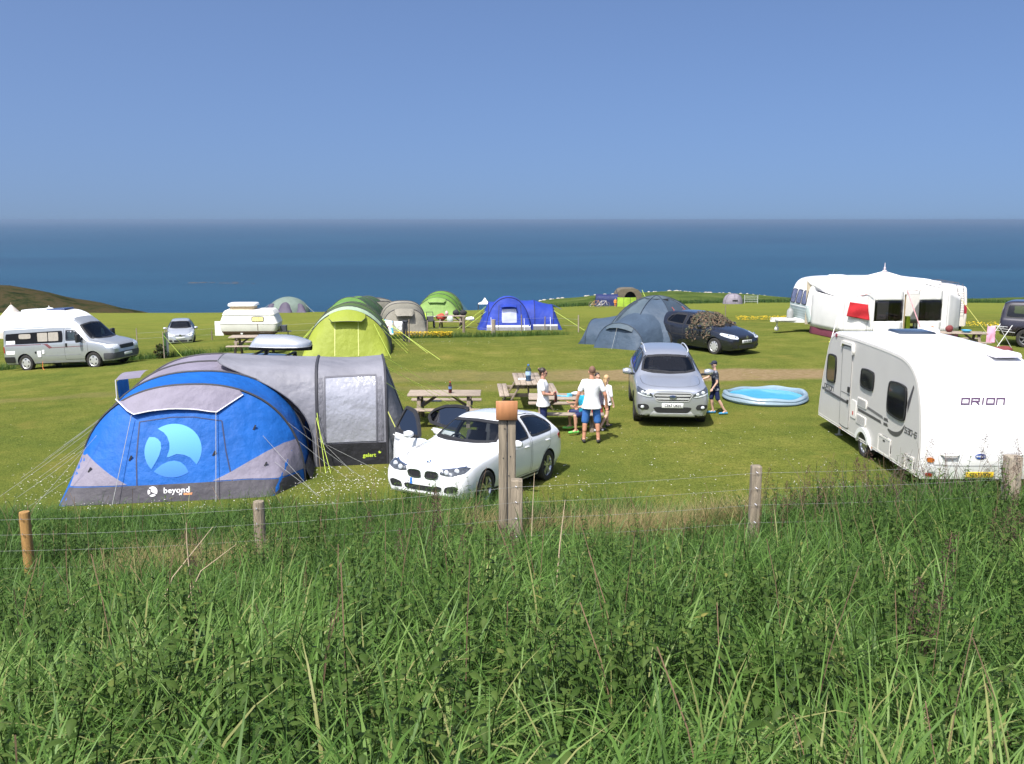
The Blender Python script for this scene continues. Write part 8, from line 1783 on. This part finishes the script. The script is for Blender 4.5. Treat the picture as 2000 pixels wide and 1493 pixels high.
parts.append(tussocks(1150, 1.45, 4.4, 28, (.008, .0175), (.34, .68), 6, .05, .66)); parts.append(tussocks(1200, 3.8, 8.5, 28, (.008, .018), (.36, .76), 5, .06, .54)); parts.append(tussocks(1000, 8.0, 14.2, 28, (.007, .015), (.34, .70), 4, .08, .44))
# middle and far part of the bank
x, y = scatter(105000, 5.0, 15.35, 1.5); d = dens(x, y, 30); keep = (d > 0.28) & ~((y > 14.5) & (x > -2.5) & (x < -0.2)); x, y, d = x[keep], y[keep], d[keep]
e = 1-smooth(14.0, 15.6, y)
parts.append(blades('m', x, y, (0.26+0.46*d)*rng.uniform(0.5, 1.2, len(x))*(0.50+0.50*e), rng.uniform(0.004, 0.010, len(x)), 4, None, (0.3, 1.9), np.clip(0.06+0.74*rng.uniform(0, 1, len(x)), 0, 0.96), 0.3))
for (cx, cy, sx, sy, n_, h_) in ((-4.05, 15.0, .28, .16, 520, .62), (1.75, 13.9, .30, .22, 700, .85), (-1.6, 14.1, .7, .18, 700, .60), (0.6, 13.4, .5, .3, 500, .6), (5.2, 13.0, .6, .4, 800, .8), (3.4, 13.2, .5, .3, 500, .6), (-6.8, 14.6, .7, .3, 600, .5), (-2.9, 14.6, .4, .25, 400, .55)):
    x = rng.normal(cx, sx, n_); y = rng.normal(cy, sy, n_); parts.append(blades('c', x, y, h_*rng.uniform(.5, 1.15, n_), rng.uniform(.006, .012, n_), 5, None, (.2, 1.7), np.clip(rng.normal(.35, .18, n_), 0, .9), .25))
# dry fawn patches by the fence
def patch_pts(cx, cy, sx, sy, n): return rng.normal(cx, sx, n), rng.normal(cy, sy, n)
dry = [patch_pts(1.95, 12.2, .42, .30, 2000), patch_pts(3.0, 12.3, .36, .26, 1500), patch_pts(0.1, 11.6, .75, .25, 1300), patch_pts(-3.7, 9.9, .5, .2, 1800), patch_pts(1.0, 11.9, .45, .25, 1300)]
x = np.concatenate([q[0] for q in dry]); y = np.concatenate([q[1] for q in dry])
parts.append(blades('d', x, y, rng.uniform(0.45, 0.8, len(x)), rng.uniform(0.003, 0.006, len(x)), 4, None, (0.4, 1.6), np.full(len(x), 1.0)-rng.uniform(0, 0.02, len(x)), 0.22))
tall = join_blades('tall_grass', parts, grass_m)
tag(tall, 'long rough green grass covering the bank in the foreground', 'grass', kind='stuff')

# short turf
parts = []
x, y = scatter(250000, 15.0, 29.0, 1.5)
lawn_m = leafmat('turf_blades', [(0.048, 0.074, 0.014), (0.105, 0.130, 0.025), (0.175, 0.185, 0.048), (0.27, 0.23, 0.10)], [0.0, 0.5, 0.9, 1.0], 0.25, 0.8, 0.05)
d = vnoise(x, y, 0.8, 41)*.5+vnoise(x, y, 0.25, 42)*.5
bare = np.abs(y-(29.75+0.035*x)) < 1.0
x, y, d = x[~bare], y[~bare], d[~bare]
parts.append(blades('l', x, y, rng.uniform(0.025, 0.06, len(x))*(0.6+0.9*d), rng.uniform(0.006, 0.012, len(x)), 1, None, (0.3, 1.0), np.clip(d*1.1+rng.normal(0, 0.12, len(x))-0.05, 0, 1), 0.5))
lawn = join_blades('turf_grass', parts, lawn_m)
tag(lawn, 'short mown turf on the camping pitches', 'grass', kind='stuff')

# longer dark grass along the inner post fence and round the coast edge
fx = rng.uniform(-26, 9, 16000); fy = np.interp(fx, [-26, -15, -8, 0, 4, 9], [37.3, 38.4, 42.5, 46.5, 48.5, 49.0]) + rng.normal(0, 0.34, len(fx))
keep = vnoise(fx, fy, 2.2, 55) > 0.33; fx, fy = fx[keep], fy[keep]
p1 = blades('f', fx, fy, rng.uniform(0.18, 0.5, len(fx)), rng.uniform(0.008, 0.02, len(fx)), 2, None, (0.2, 1.2), rng.uniform(0, 0.6, len(fx)), 0.3)
fx = rng.uniform(0, 75, 9000); fy = edge_y(fx) + rng.normal(2.5, 1.6, len(fx))
p2 = blades('g', fx, fy, rng.uniform(0.3, 0.85, len(fx)), rng.uniform(0.03, 0.08, len(fx)), 2, None, (0.2, 1.0), rng.uniform(0, 0.4, len(fx)), 0.3)
tag(join_blades('rough_grass', [p1, p2], grass_m), 'uncut dark grass along the inner fence line and field edge', 'grass', kind='stuff')

# nettles: upright stems with pairs of toothed drooping leaves
def nettles(name, px, py, hgt):
    Vs, Fs_, Ts = [], [], []; off = 0
    lf = np.array([(0, 0, 0), (-.24, .18, -.01), (-.25, .40, -.04), (-.14, .70, -.12), (0, 1, -.26), (.14, .70, -.12), (.25, .40, -.04), (.24, .18, -.01), (0, .5, .05)])
    lt = np.array([(0, 7, 8), (7, 6, 8), (6, 5, 8), (5, 4, 8), (4, 3, 8), (3, 2, 8), (2, 1, 8), (1, 0, 8)])
    for x, y, h in zip(px, py, hgt):
        z = gz(x, y); az0 = random.uniform(0, 6.28); lx, ly = random.gauss(0, .10), random.gauss(0, .10)
        nodes = max(5, int(h/0.055)); stem = []
        tb = random.uniform(0, 0.5)
        for k in range(nodes):
            f = (k+1)/nodes; q = np.array([x+lx*f*f*h*2, y+ly*f*f*h*2, z+h*f]); stem.append(q)
            if f < 0.25: continue
            size = (0.056 if f < 0.8 else 0.056*(1.25-f)/0.45)*random.uniform(.75, 1.2)
            for sgn in (0, math.pi):
                a = az0 + k*math.pi/2 + sgn + random.gauss(0, .25); dr = random.uniform(-0.1, 0.55) if f < .9 else random.uniform(-.6, .1)
                c, s = math.cos(a), math.sin(a); cd, sdn = math.cos(dr), math.sin(dr)
                P = lf*size; yy = P[:, 1]*cd+P[:, 2]*sdn; zz = -P[:, 1]*sdn+P[:, 2]*cd
                V = np.stack([q[0]+P[:, 0]*c+yy*-s, q[1]+P[:, 0]*s+yy*c, q[2]+zz], 1)
                Vs.append(V); Fs_.append(lt+off); off += 9
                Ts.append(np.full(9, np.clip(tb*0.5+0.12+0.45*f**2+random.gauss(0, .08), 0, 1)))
        # stem as a thin three-sided rod
        b = np.array([x, y, z-0.02]); t = stem[-1]
        ring = np.array([(0.004*math.cos(a), 0.004*math.sin(a), 0) for a in (0, 2.1, 4.2)])
        Vs.append(np.concatenate([b+ring, t+ring*.5])); Ts.append(np.full(6, .15))
        Fs_.append(np.array([(0, 1, 4), (0, 4, 3), (1, 2, 5), (1, 5, 4), (2, 0, 3), (2, 3, 5)])+off); off += 6
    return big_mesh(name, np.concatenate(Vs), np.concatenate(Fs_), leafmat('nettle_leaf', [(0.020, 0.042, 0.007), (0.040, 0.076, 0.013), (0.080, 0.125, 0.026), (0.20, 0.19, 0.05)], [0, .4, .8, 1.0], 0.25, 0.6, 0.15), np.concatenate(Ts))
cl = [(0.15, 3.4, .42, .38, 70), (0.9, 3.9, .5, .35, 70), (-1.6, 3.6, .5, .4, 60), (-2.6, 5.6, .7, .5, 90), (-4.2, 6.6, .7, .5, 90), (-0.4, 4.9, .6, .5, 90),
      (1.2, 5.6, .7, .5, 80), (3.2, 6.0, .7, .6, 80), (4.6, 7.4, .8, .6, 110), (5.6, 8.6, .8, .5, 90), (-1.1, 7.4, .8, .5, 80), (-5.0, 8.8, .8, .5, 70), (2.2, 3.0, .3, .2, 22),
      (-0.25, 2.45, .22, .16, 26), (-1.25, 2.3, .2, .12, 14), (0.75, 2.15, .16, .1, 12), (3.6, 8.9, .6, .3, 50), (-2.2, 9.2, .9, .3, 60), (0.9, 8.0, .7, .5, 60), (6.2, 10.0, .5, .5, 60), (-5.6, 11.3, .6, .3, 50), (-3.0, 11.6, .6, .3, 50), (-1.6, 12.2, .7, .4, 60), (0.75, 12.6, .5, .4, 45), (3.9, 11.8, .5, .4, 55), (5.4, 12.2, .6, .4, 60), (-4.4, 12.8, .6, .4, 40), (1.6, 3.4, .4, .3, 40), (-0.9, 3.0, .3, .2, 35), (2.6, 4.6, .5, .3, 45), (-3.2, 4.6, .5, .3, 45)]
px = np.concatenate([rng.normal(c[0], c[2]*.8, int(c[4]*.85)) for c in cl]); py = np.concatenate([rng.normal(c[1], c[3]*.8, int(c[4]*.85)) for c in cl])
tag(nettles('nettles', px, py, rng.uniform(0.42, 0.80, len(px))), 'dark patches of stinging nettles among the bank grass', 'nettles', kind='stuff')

# flowering grass stalks and docks
def stalks(name, spots, mt, headmt, label, cat):
    mb = MB(); 
    Vs, Fs_, Ts = [], [], []; off = 0
    for (x, y, h, hl, hr, tone, dense) in spots:
        z = gz(x, y); lx, ly = random.gauss(0, .12), random.gauss(0, .08)
        pts = [np.array([x+lx*f*f, y+ly*f*f, z+h*f]) for f in (0, .35, .7, 1)]
        for a, b in zip(pts[:-1], pts[1:]):
            w = np.array([0.0022, 0.001, 0]); Vs.append(np.array([a-w, a+w, b+w, b-w])); Fs_.append(np.array([(0, 1, 2), (0, 2, 3)])+off); Ts.append(np.full(4, .66)); off += 4
        for k in range(dense):
            f = random.random(); c = pts[-1]-np.array([lx, ly, h])*hl*f/h + np.array([lx, ly, 0])*0
            rad = hr*math.sin(math.pi*min(1, f*0.9+.08)); a = random.uniform(0, 6.28); r = rad*random.uniform(.3, 1)
            q = c+np.array([r*math.cos(a), r*math.sin(a), random.uniform(-.01, .01)]); s = random.uniform(.4, 1)*max(.0035, min(.014, hr*.33))
            d1 = np.array([random.gauss(0, 1), random.gauss(0, 1), random.gauss(0, 1)]); d1 *= s/np.linalg.norm(d1)
            d2 = np.array([random.gauss(0, 1), random.gauss(0, 1), random.gauss(0, 1)]); d2 *= s/np.linalg.norm(d2)
            Vs.append(np.array([q, q+d1, q+d2])); Fs_.append(np.array([(0, 1, 2)])+off); off += 3; Ts.append(np.full(3, np.clip(tone+random.gauss(0, .08), 0, 1)))
    Vv = np.concatenate(Vs); o = big_mesh(name, Vv, np.concatenate(Fs_), mt, np.concatenate(Ts))
    return tag(o, label, cat, kind='stuff')
seed_m = leafmat('seed_heads', [(0.055, 0.035, 0.030), (0.13, 0.075, 0.06), (0.30, 0.20, 0.12), (0.42, 0.28, 0.20)], [0, .4, .7, 1], 0.2, 0.8, 0.1)
sp = []
for i in range(260):
    yy = math.sqrt(random.uniform(2, 190)); xx = random.uniform(-1, 1)*(0.6*yy+.8); sp.append((xx, yy, random.uniform(.5, .95), random.uniform(.07, .14), random.uniform(.006, .012), random.uniform(.3, .75), 26))
for (xx, yy) in [(1.85, 3.05), (1.0, 2.75), (1.05, 2.7), (1.9, 3.1), (1.55, 2.6), (1.28, 2.45)]: sp.append((xx, yy, random.uniform(.42, .6), .10, .012, 1.0, 70))
stalks('grass_seed_heads', sp, seed_m, None, 'thin flowering grass stalks with pale and pinkish seed heads', 'grass')
dk = []
for (cx, cy, n) in [(2.95, 9.3, 9), (4.35, 7.6, 7), (5.0, 6.8, 5), (-4.7, 7.2, 8), (-2.6, 7.4, 4), (-1.1, 7.6, 5), (0.0, 6.9, 3), (1.9, 4.2, 3), (-0.6, 6.6, 4), (3.9, 9.9, 6), (4.6, 10.2, 6), (5.6, 10.2, 6)]:
    for k in range(n): dk.append((cx+random.gauss(0, .16), cy+random.gauss(0, .16), random.uniform(.65, 1.1), random.uniform(.22, .38), random.uniform(.045, .080), random.uniform(.02, .42), 240))
stalks('dock_seed_heads', dk, seed_m, None, 'brown flowering dock stalks standing above the bank grass', 'dock')
# dead bleached stems leaning near the left of the bank, and bare twigs before the big caravan
mb = MB()
for (a, b) in [((-2.75, 6.4, .25), (-2.25, 6.6, .95)), ((-2.6, 6.5, .4), (-2.05, 6.5, .88)), ((-2.42, 6.55, .6), (-2.45, 6.6, 1.0)), ((-3.9, 7.0, .2), (-3.5, 7.1, .55)), ((0.18, 8.6, .3), (0.22, 8.7, 1.1)), ((.3, 6.2, .3), (.38, 6.3, .95))]:
    z1 = gz(a[0], a[1]); mb.tube([(a[0], a[1], z1+a[2]*.3), ((a[0]+b[0])/2, a[1], z1+(a[2]+b[2])/2+.03), (b[0], b[1], z1+b[2])], [.006, .005, .002], 5)
tag(mb.build('dead_stems', mat('straw', (0.42, 0.33, 0.21), 0.8)), 'bleached dead stalks leaning in the bank grass', 'stalks', kind='stuff')
mb = MB()
for i in range(70):
    bx, by = random.uniform(3.6, 6.2), random.uniform(10.6, 12.0); z = gz(bx, by); p = Vector((bx, by, z)); d = Vector((random.gauss(0, .35), random.gauss(0, .2), 1)).normalized(); pts = [p]
    for k in range(4): d = (d+Vector((random.gauss(0, .3), random.gauss(0, .3), random.gauss(0, .15)))).normalized(); p = p+d*random.uniform(.16, .3); pts.append(p)
    mb.tube(pts, [.005, .004, .003, .002, .001], 4)
tag(mb.build('bare_twigs', mat('twig', (0.12, 0.085, 0.07), 0.8)), 'thin bare brown twigs in front of the nearest caravan', 'twigs', kind='stuff')
# daisies and clover in the turf
def flowers(name, x, y, r, h, m, label):
    n = len(x); z = ground(x, y)+h; k = 6; V = np.zeros((n, k+1, 3)); V[:, 0] = np.stack([x, y, z+r*.35], 1)
    for i in range(k):
        a = 2*math.pi*i/k; V[:, i+1] = np.stack([x+r*math.cos(a), y+r*math.sin(a), z+rng.normal(0, .2, n)*r], 1)
    f = np.array([(0, i+1, (i+1) % k+1) for i in range(k)]); Fc = (f[None]+(np.arange(n)*(k+1))[:, None, None]).reshape(-1, 3)
    return tag(big_mesh(name, V.reshape(-1, 3), Fc, m, np.repeat(rng.uniform(0, 1, n), k+1)), label, 'flowers', kind='stuff')
xs, ys = [], []
for (cx, cy, sx, sy, n) in [(-3.0, 17.4, .7, .6, 260), (-7.9, 16.4, .8, .9, 170), (-8.6, 17.6, .8, .8, 120), (-5.0, 15.6, 2.0, .2, 160), (-3.6, 16.4, .6, .7, 150), (0.9, 16.6, .6, .6, 30), (4.2, 17.6, 1.0, .7, 40), (5.2, 16.2, 1.2, .4, 90), (6.3, 16.8, .4, .3, 60), (-9, 20, 2, 2, 90), (1, 18.5, 3, 2, 110), (4, 20, 4, 3, 120), (-2, 26, 6, 4, 120), (-3, 40, 2, 1, 60)]:
    xs.append(rng.normal(cx, sx, n)); ys.append(rng.normal(cy, sy, n))
x = np.concatenate(xs); y = np.concatenate(ys)
flowers('daisies', x, y, rng.uniform(.007, .014, len(x)), rng.uniform(.02, .06, len(x)), leafmat('white_petal', [(.62, .58, .55), (.8, .8, .78)], [0, 1], 0.2, 0.7), 'white daisies and clover dotted through the turf')
xs, ys = [], []
for (x0, x1, y0, y1, n) in [(-6.6, -3.1, 44.2, 44.9, 1000), (14.2, 19.0, 57.5, 58.5, 420), (21.0, 28.5, 46.6, 46.2, 380)]:
    t = rng.uniform(0, 1, n); xs.append(x0+(x1-x0)*t+rng.normal(0, .1, n)); ys.append(y0+(y1-y0)*t+rng.normal(0, .16, n))
x = np.concatenate(xs); y = np.concatenate(ys)
keep = vnoise(x, y, 0.6, 77) > .3; x, y = x[keep], y[keep]
flowers('yellow_flowers', x, y, rng.uniform(.03, .055, len(x)), rng.uniform(.06, .30, len(x)), leafmat('yellow_petal', [(.60, .40, .012), (.78, .56, .03)], [0, 1], 0.25, 0.7), 'bright yellow flowers in strips along the inner fences')
# ================================================================ sea haze
hb = MB().box((0, 18000, (SEA-1.0+9.0)/2), (74000, 38000, 9.0-(SEA-1.0)))
hm = bpy.data.materials.new('sea_haze'); hm.use_nodes = True; hN = hm.node_tree.nodes; hL = hm.node_tree.links
hN.remove(hN['Principled BSDF']); pv = hN.new('ShaderNodeVolumePrincipled')
pv.inputs['Color'].default_value = (0.30, 0.42, 0.58, 1); pv.inputs['Density'].default_value = 1.3e-4; pv.inputs['Anisotropy'].default_value = 0.2
hL.new(pv.outputs[0], hN['Material Output'].inputs['Volume'])
tag(hb.build('haze', hm, None, smooth=False), 'thin sea haze lying over the water', 'haze', kind='stuff')
